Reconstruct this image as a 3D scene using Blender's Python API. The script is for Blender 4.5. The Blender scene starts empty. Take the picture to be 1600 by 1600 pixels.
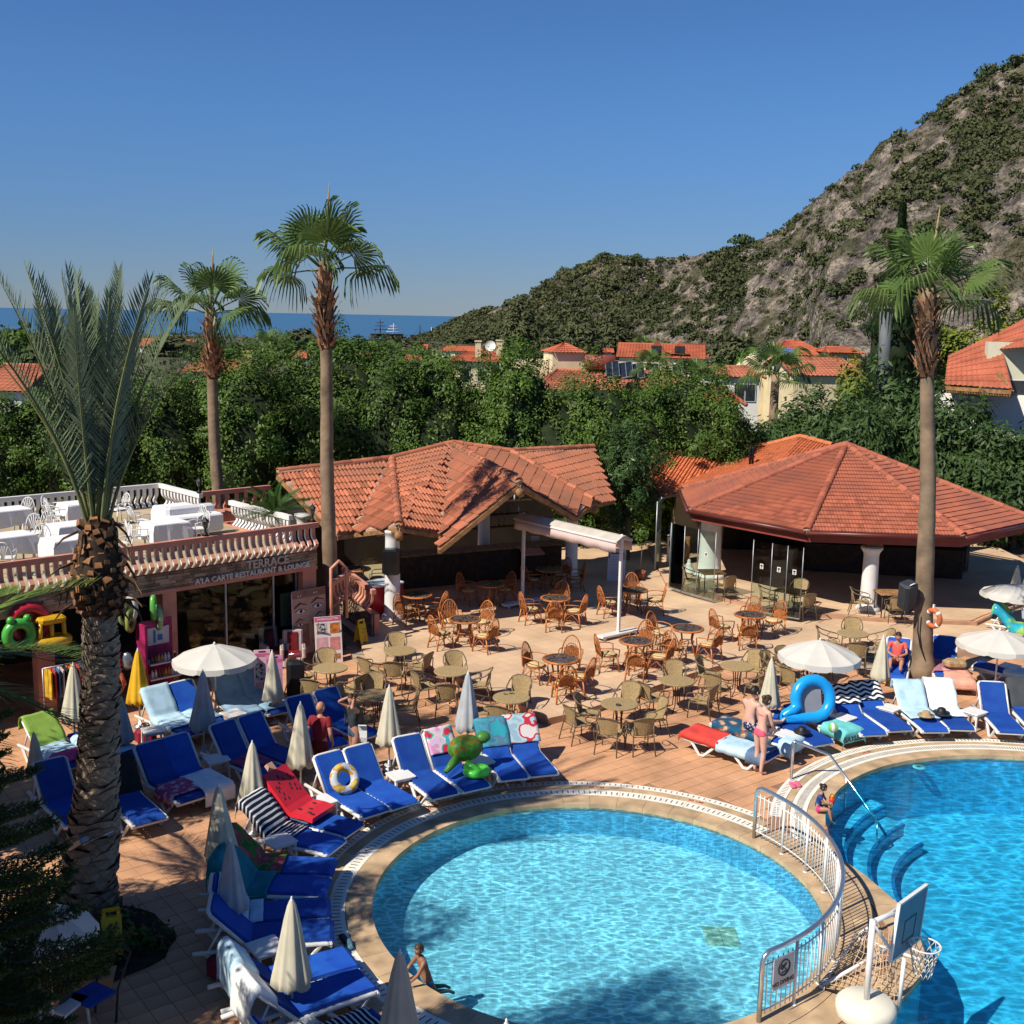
import bpy, bmesh, math, random
from math import sin, cos, pi, radians as R, sqrt, atan2
from mathutils import Vector as V, Matrix as M, noise as NZ
from mathutils.geometry import delaunay_2d_cdt
import numpy as np
random.seed(7)
SC = bpy.context.scene
COL = SC.collection

# ------------------------------------------------------------------ camera
F_PX, CAM_H, PITCH, ROLL = 1780.0, 9.2, R(9.7), R(1.1)
fw = V((0, cos(PITCH), -sin(PITCH))); up0 = V((0, sin(PITCH), cos(PITCH))); rt0 = V((1, 0, 0))
rt = rt0*cos(ROLL) + up0*sin(ROLL); up = up0*cos(ROLL) - rt0*sin(ROLL)
cd = bpy.data.cameras.new('camera'); cam = bpy.data.objects.new('camera', cd); COL.objects.link(cam)
cd.sensor_width = 36.0; cd.lens = 36.0*F_PX/1600; cd.clip_start = 0.1; cd.clip_end = 90000
mw = M((rt, up, -fw)).transposed().to_4x4(); mw.translation = (0, 0, CAM_H); cam.matrix_world = mw
SC.camera = cam
CP = V((0, 0, CAM_H))
def ray(x, y): return fw + rt*((x-800)/F_PX) - up*((y-800)/F_PX)
def g(x, y, z=0.0):                      # where a photo point lies on the level z
    d = ray(x, y); return CP + d*((z-CAM_H)/d.z)
def aty(x, y, Y):                        # where a photo point lies at distance Y
    d = ray(x, y); return CP + d*(Y/d.y)

# ------------------------------------------------------------------ sky, sun, exposure
SUN_EL, SUN_TH = R(47), R(38)
w = bpy.data.worlds.new("World"); SC.world = w; w.use_nodes = True
nt = w.node_tree; nt.nodes.clear()
out = nt.nodes.new('ShaderNodeOutputWorld'); bg = nt.nodes.new('ShaderNodeBackground'); sky = nt.nodes.new('ShaderNodeTexSky')
sky.sky_type = 'NISHITA'; sky.sun_disc = False; sky.sun_elevation = SUN_EL
sky.sun_rotation = atan2(-cos(SUN_TH), -sin(SUN_TH)); sky.altitude = 0; sky.air_density = 1.0; sky.dust_density = 0.0; sky.ozone_density = 4.0
bg.inputs[1].default_value = 0.05
tint = nt.nodes.new('ShaderNodeMix'); tint.data_type = 'RGBA'; tint.blend_type = 'MULTIPLY'; tint.inputs[0].default_value = 1; tint.inputs[7].default_value = (0.63, 0.97, 1.42, 1)
nt.links.new(sky.outputs[0], tint.inputs[6])
# dull sea haze low in the sky, the same all the way round
tcw = nt.nodes.new('ShaderNodeTexCoord'); sxy = nt.nodes.new('ShaderNodeSeparateXYZ'); rmp = nt.nodes.new('ShaderNodeMapRange'); hz = nt.nodes.new('ShaderNodeMix'); hz.data_type = 'RGBA'; hz.blend_type = 'MULTIPLY'
rmp.inputs[1].default_value = 0.0; rmp.inputs[2].default_value = 0.20; rmp.inputs[3].default_value = 1.0; rmp.inputs[4].default_value = 0.0; rmp.interpolation_type = 'SMOOTHSTEP'; hz.inputs[7].default_value = (0.82, 0.70, 0.76, 1)
nt.links.new(tcw.outputs['Generated'], sxy.inputs[0]); nt.links.new(sxy.outputs['Z'], rmp.inputs[0]); nt.links.new(rmp.outputs[0], hz.inputs[0]); nt.links.new(tint.outputs[2], hz.inputs[6]); nt.links.new(hz.outputs[2], bg.inputs[0]); nt.links.new(bg.outputs[0], out.inputs[0])
sl = bpy.data.lights.new('sun', 'SUN'); sun = bpy.data.objects.new('sun', sl); COL.objects.link(sun)
sl.energy = 5.0; sl.angle = R(0.53); sl.color = (1.0, 0.93, 0.82)
sd = V((cos(SUN_EL)*cos(SUN_TH), cos(SUN_EL)*sin(SUN_TH), -sin(SUN_EL)))
sun.rotation_euler = sd.to_track_quat('-Z', 'Y').to_euler()
SC.view_settings.view_transform = 'Standard'; SC.view_settings.look = 'None'
SC.view_settings.exposure = 0.42; SC.view_settings.gamma = 1.0; SC.view_settings.use_curve_mapping = False
SC.render.engine = 'CYCLES'
try:
    SC.cycles.transparent_max_bounces = 12; SC.cycles.max_bounces = 6; SC.cycles.diffuse_bounces = 3
except Exception: pass
# ------------------------------------------------------------------ materials
MATS = {}
def mat(name, col, rough=0.7, var=0.12, scale=3.0, bump=0.0, bscale=None, spec=0.3, metal=0.0, rnd=0.0, col2=None, trans=0.0, coat=0.0, detail=5.0):
    """base colour broken up by noise, an optional fine bump and a per-object tint"""
    if name in MATS: return MATS[name]
    m = bpy.data.materials.new(name); m.use_nodes = True; t = m.node_tree; b = t.nodes['Principled BSDF']; L = t.links.new
    b.inputs['Roughness'].default_value = rough; b.inputs['Specular IOR Level'].default_value = spec; b.inputs['Metallic'].default_value = metal
    if coat: b.inputs['Coat Weight'].default_value = coat
    tc = t.nodes.new('ShaderNodeTexCoord'); n = t.nodes.new('ShaderNodeTexNoise'); n.inputs['Scale'].default_value = scale; n.inputs['Detail'].default_value = detail
    L(tc.outputs['Object'], n.inputs['Vector'])
    mx = t.nodes.new('ShaderNodeMix'); mx.data_type = 'RGBA'
    c2 = col2 if col2 else tuple(c*(1-var*2.2) for c in col); c1 = col if col2 else tuple(min(1, c*(1+var)) for c in col)
    mx.inputs[6].default_value = (*c1, 1); mx.inputs[7].default_value = (*c2, 1)
    rp = t.nodes.new('ShaderNodeMapRange'); rp.inputs[1].default_value = 0.3; rp.inputs[2].default_value = 0.72
    L(n.outputs['Fac'], rp.inputs[0]); L(rp.outputs[0], mx.inputs[0])
    src = mx.outputs[2]
    if rnd:
        oi = t.nodes.new('ShaderNodeObjectInfo'); hs = t.nodes.new('ShaderNodeHueSaturation')
        r1 = t.nodes.new('ShaderNodeMapRange'); r1.inputs[3].default_value = 1-rnd; r1.inputs[4].default_value = 1+rnd
        L(oi.outputs['Random'], r1.inputs[0]); L(r1.outputs[0], hs.inputs['Value']); L(src, hs.inputs['Color']); src = hs.outputs[0]
    L(src, b.inputs['Base Color'])
    if bump:
        n2 = t.nodes.new('ShaderNodeTexNoise'); n2.inputs['Scale'].default_value = bscale or scale*6; n2.inputs['Detail'].default_value = 6
        L(tc.outputs['Object'], n2.inputs['Vector']); bp = t.nodes.new('ShaderNodeBump'); bp.inputs['Strength'].default_value = bump; bp.inputs['Distance'].default_value = 0.02
        L(n2.outputs['Fac'], bp.inputs['Height']); L(bp.outputs[0], b.inputs['Normal'])
    if trans:
        tr = t.nodes.new('ShaderNodeBsdfTranslucent'); ms = t.nodes.new('ShaderNodeMixShader'); ms.inputs[0].default_value = trans
        L(src, tr.inputs['Color']); o = t.nodes['Material Output']
        L(b.outputs[0], ms.inputs[1]); L(tr.outputs[0], ms.inputs[2]); L(ms.outputs[0], o.inputs['Surface'])
    MATS[name] = m; return m

def stripes(name, c1, c2, axis='Y', freq=10.0, duty=0.5, rough=0.9, wave=0.0, coord='Object'):
    if name in MATS: return MATS[name]
    m = bpy.data.materials.new(name); m.use_nodes = True; t = m.node_tree; b = t.nodes['Principled BSDF']; L = t.links.new
    b.inputs['Roughness'].default_value = rough; b.inputs['Specular IOR Level'].default_value = 0.15
    tc = t.nodes.new('ShaderNodeTexCoord'); sp = t.nodes.new('ShaderNodeSeparateXYZ'); L(tc.outputs[coord], sp.inputs[0])
    def mth(op, a, bb=None):
        k = t.nodes.new('ShaderNodeMath'); k.operation = op
        for i, s in enumerate((a, bb)):
            if s is None: continue
            if isinstance(s, (int, float)): k.inputs[i].default_value = s
            else: L(s, k.inputs[i])
        return k.outputs[0]
    u = mth('MULTIPLY', sp.outputs[axis], freq)
    if wave:
        o = 'X' if axis != 'X' else 'Y'
        u = mth('ADD', u, mth('MULTIPLY', mth('SINE', mth('MULTIPLY', sp.outputs[o], 22.0)), wave))
    f = mth('GREATER_THAN', mth('FRACT', u), duty)
    mx = t.nodes.new('ShaderNodeMix'); mx.data_type = 'RGBA'; mx.inputs[6].default_value = (*c1, 1); mx.inputs[7].default_value = (*c2, 1)
    L(f, mx.inputs[0]); L(mx.outputs[2], b.inputs['Base Color']); MATS[name] = m; return m

def blotch(name, cols, scale=6.0, rough=0.9, ramp_pos=None, stretch=(1, 1, 1)):
    """printed cloth: patches of several flat colours"""
    if name in MATS: return MATS[name]
    m = bpy.data.materials.new(name); m.use_nodes = True; t = m.node_tree; b = t.nodes['Principled BSDF']; L = t.links.new
    b.inputs['Roughness'].default_value = rough; b.inputs['Specular IOR Level'].default_value = 0.15
    tc = t.nodes.new('ShaderNodeTexCoord'); mp = t.nodes.new('ShaderNodeMapping'); mp.inputs['Scale'].default_value = stretch
    n = t.nodes.new('ShaderNodeTexNoise'); n.inputs['Scale'].default_value = scale; n.inputs['Detail'].default_value = 1.5
    r = t.nodes.new('ShaderNodeValToRGB'); r.color_ramp.interpolation = 'CONSTANT'
    L(tc.outputs['Object'], mp.inputs[0]); L(mp.outputs[0], n.inputs['Vector']); L(n.outputs['Fac'], r.inputs[0]); L(r.outputs[0], b.inputs['Base Color'])
    k = len(cols); e = r.color_ramp.elements
    while len(e) < k: e.new(0.5)
    for i, c in enumerate(cols):
        e[i].position = ramp_pos[i] if ramp_pos else (0 if i == 0 else 0.34+0.32*i/k); e[i].color = (*c, 1)
    MATS[name] = m; return m

# ------------------------------------------------------------------ mesh building
class MB:
    def __init__(s): s.v = []; s.f = []; s.mi = []; s.sm = []
    def add(s, vs, fs, mi=0, T=None, smooth=False):
        o = len(s.v)
        s.v += [tuple(T @ V(p)) for p in vs] if T is not None else [tuple(p) for p in vs]
        for i, f in enumerate(fs):
            s.f.append(tuple(k+o for k in f)); s.mi.append(mi[i] if isinstance(mi, (list, tuple)) else mi); s.sm.append(smooth)
    def box(s, c, d, T=None, mi=0, rz=0.0, taper=1.0):
        x, y, z = d[0]/2, d[1]/2, d[2]/2; k = taper
        vs = [(-x, -y, -z), (x, -y, -z), (x, y, -z), (-x, y, -z), (-x*k, -y*k, z), (x*k, -y*k, z), (x*k, y*k, z), (-x*k, y*k, z)]
        A = M.Translation(V(c)) @ M.Rotation(rz, 4, 'Z')
        s.add(vs, [(3, 2, 1, 0), (4, 5, 6, 7), (0, 1, 5, 4), (1, 2, 6, 5), (2, 3, 7, 6), (3, 0, 4, 7)], mi, (T @ A) if T is not None else A)
    def rbox(s, c, d, r=0.02, T=None, mi=0, rz=0.0):
        """box with chamfered upright and horizontal edges"""
        x, y, z = d[0]/2, d[1]/2, d[2]/2; r = min(r, x*0.9, y*0.9, z*0.9)
        def ring(k, zz): return [(x-k, y-k-r, zz), (x-k-r, y-k, zz), (-x+k+r, y-k, zz), (-x+k, y-k-r, zz), (-x+k, -y+k+r, zz), (-x+k+r, -y+k, zz), (x-k-r, -y+k, zz), (x-k, -y+k+r, zz)]
        vs = ring(r*0.7, -z) + ring(0, -z+r*0.7) + ring(0, z-r*0.7) + ring(r*0.7, z)
        fs = [tuple(range(7, -1, -1)), tuple(range(24, 32))]
        for q in range(3):
            for i in range(8): fs.append((q*8+i, q*8+(i+1) % 8, q*8+8+(i+1) % 8, q*8+8+i))
        A = M.Translation(V(c)) @ M.Rotation(rz, 4, 'Z'); s.add(vs, fs, mi, (T @ A) if T is not None else A)
    def tube(s, pts, r, n=6, T=None, mi=0, closed=False, smooth=True, flat=1.0):
        pts = [V(p) for p in pts]; k = len(pts)
        rr = r if isinstance(r, (list, tuple)) else [r]*k
        vs = []; fs = []; prev = None
        for i, p in enumerate(pts):
            if closed: d = pts[(i+1) % k] - pts[i-1]
            else: d = pts[min(i+1, k-1)] - pts[max(i-1, 0)]
            d = d.normalized() if d.length > 1e-9 else V((0, 0, 1))
            if prev is None:
                a = V((0, 0, 1)) if abs(d.z) < 0.9 else V((1, 0, 0)); u = d.cross(a).normalized()
            else:
                u = prev - d*prev.dot(d); u = u.normalized() if u.length > 1e-6 else d.orthogonal().normalized()
            prev = u; q = d.cross(u)
            for j in range(n): a = 2*pi*(j+0.5)/n; vs.append(p + (u*cos(a) + q*sin(a)*flat)*rr[i])
        for i in range(k if closed else k-1):
            i2 = (i+1) % k
            for j in range(n): fs.append((i*n+j, i*n+(j+1) % n, i2*n+(j+1) % n, i2*n+j))
        if not closed: fs += [tuple(range(n-1, -1, -1)), tuple((k-1)*n+j for j in range(n))]
        s.add(vs, fs, mi, T, smooth)
    def lathe(s, prof, n=16, T=None, mi=0, smooth=True, cap=True, rad=None):
        vs = []; fs = []
        for i, (r, z) in enumerate(prof):
            for j in range(n):
                a = 2*pi*j/n; k = rad(i, j) if rad else 1.0; vs.append((r*k*cos(a), r*k*sin(a), z))
        for i in range(len(prof)-1):
            for j in range(n): fs.append((i*n+j, i*n+(j+1) % n, (i+1)*n+(j+1) % n, (i+1)*n+j))
        if cap: fs += [tuple(range(n-1, -1, -1)), tuple((len(prof)-1)*n+j for j in range(n))]
        s.add(vs, fs, mi, T, smooth)
    def prism(s, poly, z0, z1, T=None, mi=0, top=None):
        n = len(poly); vs = [(p[0], p[1], z0) for p in poly] + [(p[0], p[1], z1) for p in poly]
        fs = [tuple(range(n-1, -1, -1)), tuple(range(n, 2*n))] + [(i, (i+1) % n, n+(i+1) % n, n+i) for i in range(n)]
        s.add(vs, fs, mi if top is None else [mi, top]+[mi]*n, T)
    def ball(s, c, r, n=10, T=None, mi=0, sc=(1, 1, 1)):
        vs = []; fs = []; m = max(4, n//2+1)
        for i in range(1, m):
            a = pi*i/m
            for j in range(n): b = 2*pi*j/n; vs.append((c[0]+r*sc[0]*sin(a)*cos(b), c[1]+r*sc[1]*sin(a)*sin(b), c[2]+r*sc[2]*cos(a)))
        for i in range(m-2):
            for j in range(n): fs.append((i*n+j, (i+1)*n+j, (i+1)*n+(j+1) % n, i*n+(j+1) % n))
        k = len(vs); vs += [(c[0], c[1], c[2]+r*sc[2]), (c[0], c[1], c[2]-r*sc[2])]
        for j in range(n): fs += [(k, j, (j+1) % n), (k+1, (m-2)*n+(j+1) % n, (m-2)*n+j)]
        s.add(vs, fs, mi, T, True)
    def mesh(s, name, mats):
        me = bpy.data.meshes.new(name); me.from_pydata(s.v, [], s.f)
        for m in (mats if isinstance(mats, (list, tuple)) else [mats]): me.materials.append(m)
        me.polygons.foreach_set('material_index', s.mi); me.polygons.foreach_set('use_smooth', s.sm); me.update(); return me
    def build(s, name, mats, parent=None):
        return obj(name, s.mesh(name, mats), parent)
def obj(name, me, parent=None, mtx=None):
    o = bpy.data.objects.new(name, me); COL.objects.link(o)
    if parent is not None: o.parent = parent
    if mtx is not None: o.matrix_basis = mtx
    return o
def tag(o, label, cat, group=None, kind=None):
    if label: o['label'] = label
    if cat: o['category'] = cat
    if group: o['group'] = group
    if kind: o['kind'] = kind
    return o
def thing(name, label, cat, loc=(0, 0, 0), rz=0.0, group=None):
    o = bpy.data.objects.new(name, None); COL.objects.link(o); o.empty_display_size = 0.2
    o.location = loc; o.rotation_euler = (0, 0, rz); return tag(o, label, cat, group)
def setting(name, mb, mats):
    o = mb.build(name, mats); o['kind'] = 'structure'; return o
KIDS = {}
def dup(root, loc, rz=0.0, label=None, group=None, sc=None):
    """a copy of a thing with copies of its parts and their sub-parts"""
    r = root.copy(); COL.objects.link(r); r.location = loc; r.rotation_euler = (0, 0, rz)
    if sc: r.scale = (sc, sc, sc)
    if label: r['label'] = label
    if group: r['group'] = group
    def rec(a, b):
        if a.name not in KIDS: KIDS[a.name] = list(a.children)
        for ch in KIDS[a.name]:
            c = ch.copy(); COL.objects.link(c); c.parent = b; rec(ch, c)
    rec(root, r); return r
class Proto:
    """the first call places the prototype itself, later ones copies of it"""
    def __init__(s, root): s.root = root; s.used = False
    def put(s, loc, rz=0.0, label=None, group=None):
        if s.used: return dup(s.root, loc, rz, label, group)
        s.used = True; r = s.root; r.location = loc; r.rotation_euler = (0, 0, rz)
        if label: r['label'] = label
        if group: r['group'] = group
        return r
def inpoly(x, y, poly):
    c = False; n = len(poly); j = n-1
    for i in range(n):
        xi, yi = poly[i][0], poly[i][1]; xj, yj = poly[j][0], poly[j][1]
        if (yi > y) != (yj > y) and x < (xj-xi)*(y-yi)/(yj-yi)+xi: c = not c
        j = i
    return c
def text_mesh(txt, size, m, ext=0.006, align='CENTER', bold=0.0, name='lettering'):
    c = bpy.data.curves.new(name, 'FONT'); c.body = txt; c.size = size; c.extrude = ext; c.align_x = align; c.align_y = 'CENTER'; c.offset = bold; c.resolution_u = 2
    o = bpy.data.objects.new('tmp', c); COL.objects.link(o); dg = bpy.context.evaluated_depsgraph_get(); dg.update()
    me = bpy.data.meshes.new_from_object(o.evaluated_get(dg)); me.name = name; bpy.data.objects.remove(o); bpy.data.curves.remove(c)
    me.materials.clear(); me.materials.append(m); return me
def lettering(txt, size, mtx, m, parent, name='lettering', ext=0.006, align='CENTER', bold=0.0):
    o = obj(name, text_mesh(txt, size, m, ext, align, bold, name), parent, mtx); return o
UPRIGHT = M.Rotation(pi/2, 4, 'X')

# colours of real surfaces
WHITE = mat('white_plastic', (0.66, 0.65, 0.62), 0.42, 0.05, 4, spec=0.4)
WPAINT = mat('white_paint', (0.68, 0.67, 0.64), 0.55, 0.05, 2, bump=0.1, bscale=60)
SALMON = mat('salmon_paint', (0.56, 0.24, 0.16), 0.6, 0.10, 2.5, bump=0.1, bscale=50)
STEEL = mat('steel_tube', (0.62, 0.63, 0.65), 0.22, 0.05, 5, metal=0.9)
CREAM = mat('cream_wall', (0.62, 0.52, 0.33), 0.85, 0.07, 0.8, bump=0.15)
WALLW = mat('white_wall', (0.72, 0.70, 0.62), 0.85, 0.06, 0.7, bump=0.15)
TERRA = mat('terracotta', (0.42, 0.135, 0.066), 0.85, 0.2, 1.6, rnd=0.32, col2=(0.25, 0.10, 0.06), bump=0.25, bscale=40)
TERRA2 = mat('terracotta_red', (0.36, 0.105, 0.055), 0.8, 0.14, 1.1, rnd=0.24, col2=(0.23, 0.075, 0.05), bump=0.25, bscale=40)
TERRA3 = mat('terracotta_bright', (0.52, 0.155, 0.06), 0.85, 0.13, 2.0, rnd=0.1, bump=0.2)
MORTAR = mat('mortar', (0.40, 0.25, 0.17), 0.95, 0.2, 6, bump=0.4)
WOOD = mat('wood', (0.30, 0.155, 0.065), 0.6, 0.25, 6, bump=0.2)
DARKWOOD = mat('dark_wood', (0.045, 0.022, 0.012), 0.6, 0.3, 5)
BLACK = mat('black_plastic', (0.012, 0.012, 0.014), 0.5, 0.2, 5)
DGREY = mat('dark_grey', (0.05, 0.052, 0.058), 0.6, 0.2, 5)
GREYM = mat('grey_metal', (0.33, 0.34, 0.36), 0.4, 0.12, 5, metal=0.6)
def glassm(name, tint, gloss=0.12):
    m = bpy.data.materials.new(name); m.use_nodes = True; t = m.node_tree; t.nodes.clear(); L = t.links.new
    o = t.nodes.new('ShaderNodeOutputMaterial'); a = t.nodes.new('ShaderNodeBsdfTransparent'); a.inputs[0].default_value = (*tint, 1)
    b = t.nodes.new('ShaderNodeBsdfGlossy'); b.inputs['Roughness'].default_value = 0.03; ly = t.nodes.new('ShaderNodeFresnel'); ly.inputs[0].default_value = 1.35
    x = t.nodes.new('ShaderNodeMixShader'); L(ly.outputs[0], x.inputs[0]); L(a.outputs[0], x.inputs[1]); L(b.outputs[0], x.inputs[2]); L(x.outputs[0], o.inputs[0]); return m
GLASS = glassm('clear_glass', (0.80, 0.88, 0.84)); DGLASS = mat('window_glass', (0.03, 0.035, 0.04), 0.12, 0.2, 3, spec=0.6)
# ------------------------------------------------------------------ ground, sea, deck, pools
P1C, P1R = V((1.48, 17.05)), 3.62
P2C, P2R = V((10.45, 18.95)), 4.64
def arc(c, r, a0, a1, n): return [(c.x+r*cos(R(a0+(a1-a0)*i/n)), c.y+r*sin(R(a0+(a1-a0)*i/n))) for i in range(n+1)]
pool1 = arc(P1C, P1R, 0, 360, 96)[:-1]
edge2 = [(5.84, 19.12), (5.85, 18.51), (6.07, 17.97), (6.32, 17.04), (6.36, 16.32), (6.23, 15.6), (6.03, 15.08), (5.13, 13.98), (4.7, 13.2), (4.6, 12.2), (4.9, 11.0), (6, 9.6)]
pool2 = [(24, 9.6), (24, 23.4), (13, 23.45)] + arc(P2C, P2R, 78, 162, 40) + edge2
TERR = [g(x, y, .16).to_2d()[:] for x, y in ((574, 1035), (660, 1036), (764, 1078), (857, 1122), (905, 1112), (1000, 1080), (1080, 1052), (1130, 1038), (1190, 1030), (1240, 1018), (1300, 1006), (1440, 1000))] + [(16.5, 31.2), (20, 34), (20, 47), (-6, 47), (-7.3, 37.5), (-4.2, 31.2), (-4.05, 30.2)]
PAV = [(5.35, 38.3), (7.7, 35.4), (9.0, 34.6), (11.3, 34.05), (14.3, 33.85), (14.9, 34.5), (18.5, 38.0), (20, 40), (20, 47), (5.5, 47)]

TILE = mat('deck_tile', (0.54, 0.29, 0.155), 0.6, 0.14, 1.3, rnd=0.09, bump=0.08, bscale=30, spec=0.35)
GROUT = mat('deck_grout', (0.30, 0.17, 0.10), 0.9, 0.15, 2)
COPE = mat('travertine', (0.48, 0.335, 0.195), 0.6, 0.17, 2.6, rnd=0.10, bump=0.1)
GRATE = mat('overflow_grate', (0.74, 0.70, 0.60), 0.5, 0.05, 6, rnd=0.04)
SLOT = mat('slot', (0.16, 0.13, 0.10), 0.9)
BEIGE = mat('terrace_tile', (0.60, 0.415, 0.262), 0.6, 0.10, 0.8, bump=0.06)
# beige paving: joints of a small tile, shallow and fine
t = BEIGE.node_tree; bk = t.nodes.new('ShaderNodeTexBrick'); tcn = t.nodes.new('ShaderNodeTexCoord'); mpn = t.nodes.new('ShaderNodeMapping'); mpn.inputs['Rotation'].default_value = (0, 0, R(-38))
bk.inputs['Scale'].default_value = 1.0; bk.inputs['Brick Width'].default_value = 0.33; bk.inputs['Row Height'].default_value = 0.33; bk.inputs['Mortar Size'].default_value = 0.006; bk.offset = 0.0
bk.inputs['Color1'].default_value = (1, 1, 1, 1); bk.inputs['Color2'].default_value = (0.93, 0.93, 0.93, 1); bk.inputs['Mortar'].default_value = (0.72, 0.70, 0.66, 1)
mm = t.nodes.new('ShaderNodeMix'); mm.data_type = 'RGBA'; mm.blend_type = 'MULTIPLY'; mm.inputs[0].default_value = 1
bs = t.nodes['Principled BSDF']; src = bs.inputs['Base Color'].links[0].from_socket
t.links.new(tcn.outputs['Object'], mpn.inputs[0]); t.links.new(mpn.outputs[0], bk.inputs['Vector']); t.links.new(src, mm.inputs[6]); t.links.new(bk.outputs['Color'], mm.inputs[7]); t.links.new(mm.outputs[2], bs.inputs['Base Color'])

# land and sea
LAND = mat('scrub_soil', (0.085, 0.085, 0.045), 0.95, 0.35, 0.05, bump=0.3)
mb = MB(); ny = 60
lv = []; lf = []
xs = [-420+14*i for i in range(75)]; ys = [49, 60, 80, 110, 150, 200, 260, 330, 400, 460, 505, 530, 545]
for j, y in enumerate(ys):
    for x in xs:
        yy = y + (18*NZ.noise(V((x*0.012, 0, 3))) if j >= 10 else 0); zz = -0.25 - (0 if j < 9 else (j-8)*0.55)
        lv.append((x, yy, zz))
n = len(xs)
for j in range(len(ys)-1):
    for i in range(n-1): lf.append((j*n+i, j*n+i+1, (j+1)*n+i+1, (j+1)*n+i))
mb.add(lv, lf, 0, None, True); setting('terrain', mb, LAND)
SEA = bpy.data.materials.new('sea_water'); SEA.use_nodes = True; b = SEA.node_tree.nodes['Principled BSDF']
b.inputs['Base Color'].default_value = (0.03, 0.10, 0.185, 1); b.inputs['Roughness'].default_value = 0.32; b.inputs['Specular IOR Level'].default_value = 0.35
tx = SEA.node_tree.nodes.new('ShaderNodeTexCoord'); nn = SEA.node_tree.nodes.new('ShaderNodeTexNoise'); mp = SEA.node_tree.nodes.new('ShaderNodeMapping'); mp.inputs['Scale'].default_value = (0.004, 0.03, 1)
nn.inputs['Scale'].default_value = 1.0; nn.inputs['Detail'].default_value = 8; bp = SEA.node_tree.nodes.new('ShaderNodeBump'); bp.inputs['Strength'].default_value = 0.35; bp.inputs['Distance'].default_value = 6
SEA.node_tree.links.new(tx.outputs['Object'], mp.inputs[0]); SEA.node_tree.links.new(mp.outputs[0], nn.inputs['Vector']); SEA.node_tree.links.new(nn.outputs['Fac'], bp.inputs['Height']); SEA.node_tree.links.new(bp.outputs[0], b.inputs['Normal'])
mb = MB(); mb.add([(-40000, 420, -2.0), (40000, 420, -2.0), (40000, 60000, -2.0), (-40000, 60000, -2.0)], [(0, 1, 2, 3)]); setting('sea', mb, SEA)

# deck sheet with the pool openings cut out
def cut_sheet(outer, holes, z):
    vs = []; es = []
    for lp in [outer]+holes:
        o = len(vs); vs += [V((p[0], p[1])) for p in lp]; es += [(o+i, o+(i+1) % len(lp)) for i in range(len(lp))]
    rv, re, rf, *_ = delaunay_2d_cdt(vs, es, [], 0, 1e-5)
    fs = []
    for f in rf:
        c = sum((rv[i] for i in f), V((0, 0)))/len(f)
        if inpoly(c.x, c.y, outer) and not any(inpoly(c.x, c.y, h) for h in holes): fs.append(tuple(f))
    return [(p.x, p.y, z) for p in rv], fs
DECK = [(-26, 2), (24.5, 2), (24.5, 9.5), (24.5, 49), (-26, 49)]
vs, fs = cut_sheet([(-26, 2), (26, 2), (26, 49), (-26, 49)], [pool1, pool2], -0.012)
mb = MB(); mb.add(vs, fs, 0)
deck = setting('pool_deck', mb, GROUT)
TA = R(38); ts = 0.31; ca, sa = cos(TA), sin(TA)
cells = []
def in_coping(x, y):
    d1 = (V((x, y))-P1C).length
    if d1 < 4.70: return True
    v2 = V((x, y))-P2C; d2 = v2.length; a2 = math.degrees(atan2(v2.y, v2.x)) % 360
    if d2 < 5.64 and 30 < a2 < 168 and y > 19: return True
    if inpoly(x, y, pool2) or inpoly(x, y, pool1): return True
    for a, b2 in zip(edge2, edge2[1:]):
        A, B = V(a), V(b2); q = max(0, min(1, (V((x, y))-A).dot(B-A)/(B-A).length_squared))
        if (A+(B-A)*q-V((x, y))).length < 0.42: return True
    return inpoly(x, y, TERR)
for i in range(-80, 130):
    for j in range(-60, 160):
        x, y = (i*ca-j*sa)*ts, (i*sa+j*ca)*ts
        if y < 11.5 or y > 31 or abs(x) > 0.50*y+1.2 or (x < -4.5 and y > 30) or in_coping(x, y): continue
        cells.append(((x*x+y*y), x, y))
cells.sort()
tm = MB(); h = ts/2-0.004; q = h-0.006
tm.add([(-h, -h, -.012), (h, -h, -.012), (h, h, -.012), (-h, h, -.012), (-h, -h, -.003), (h, -h, -.003), (h, h, -.003), (-h, h, -.003), (-q, -q, 0), (q, -q, 0), (q, q, 0), (-q, q, 0)],
       [(0, 1, 5, 4), (1, 2, 6, 5), (2, 3, 7, 6), (3, 0, 4, 7), (4, 5, 9, 8), (5, 6, 10, 9), (6, 7, 11, 10), (7, 4, 8, 11), (8, 9, 10, 11)])
tme = tm.mesh('deck_tile', TILE); rest = MB()
RZ = M.Rotation(TA, 4, 'Z')
for k, (d, x, y) in enumerate(cells):
    if k < 300: obj('deck_tile', tme, deck, M.Translation((x, y, random.uniform(-.0015, .0015))) @ RZ)
    else: rest.add(tm.v, tm.f, 0, M.Translation((x, y, random.uniform(-.0015, .0015))) @ RZ)
TILE_S = mat('deck_tile_far', (0.54, 0.29, 0.155), 0.6, 0.16, 1.1, bump=0.08, bscale=30, spec=0.35)
o = rest.build('tiling', TILE_S, deck); o['kind'] = 'stuff'

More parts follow.
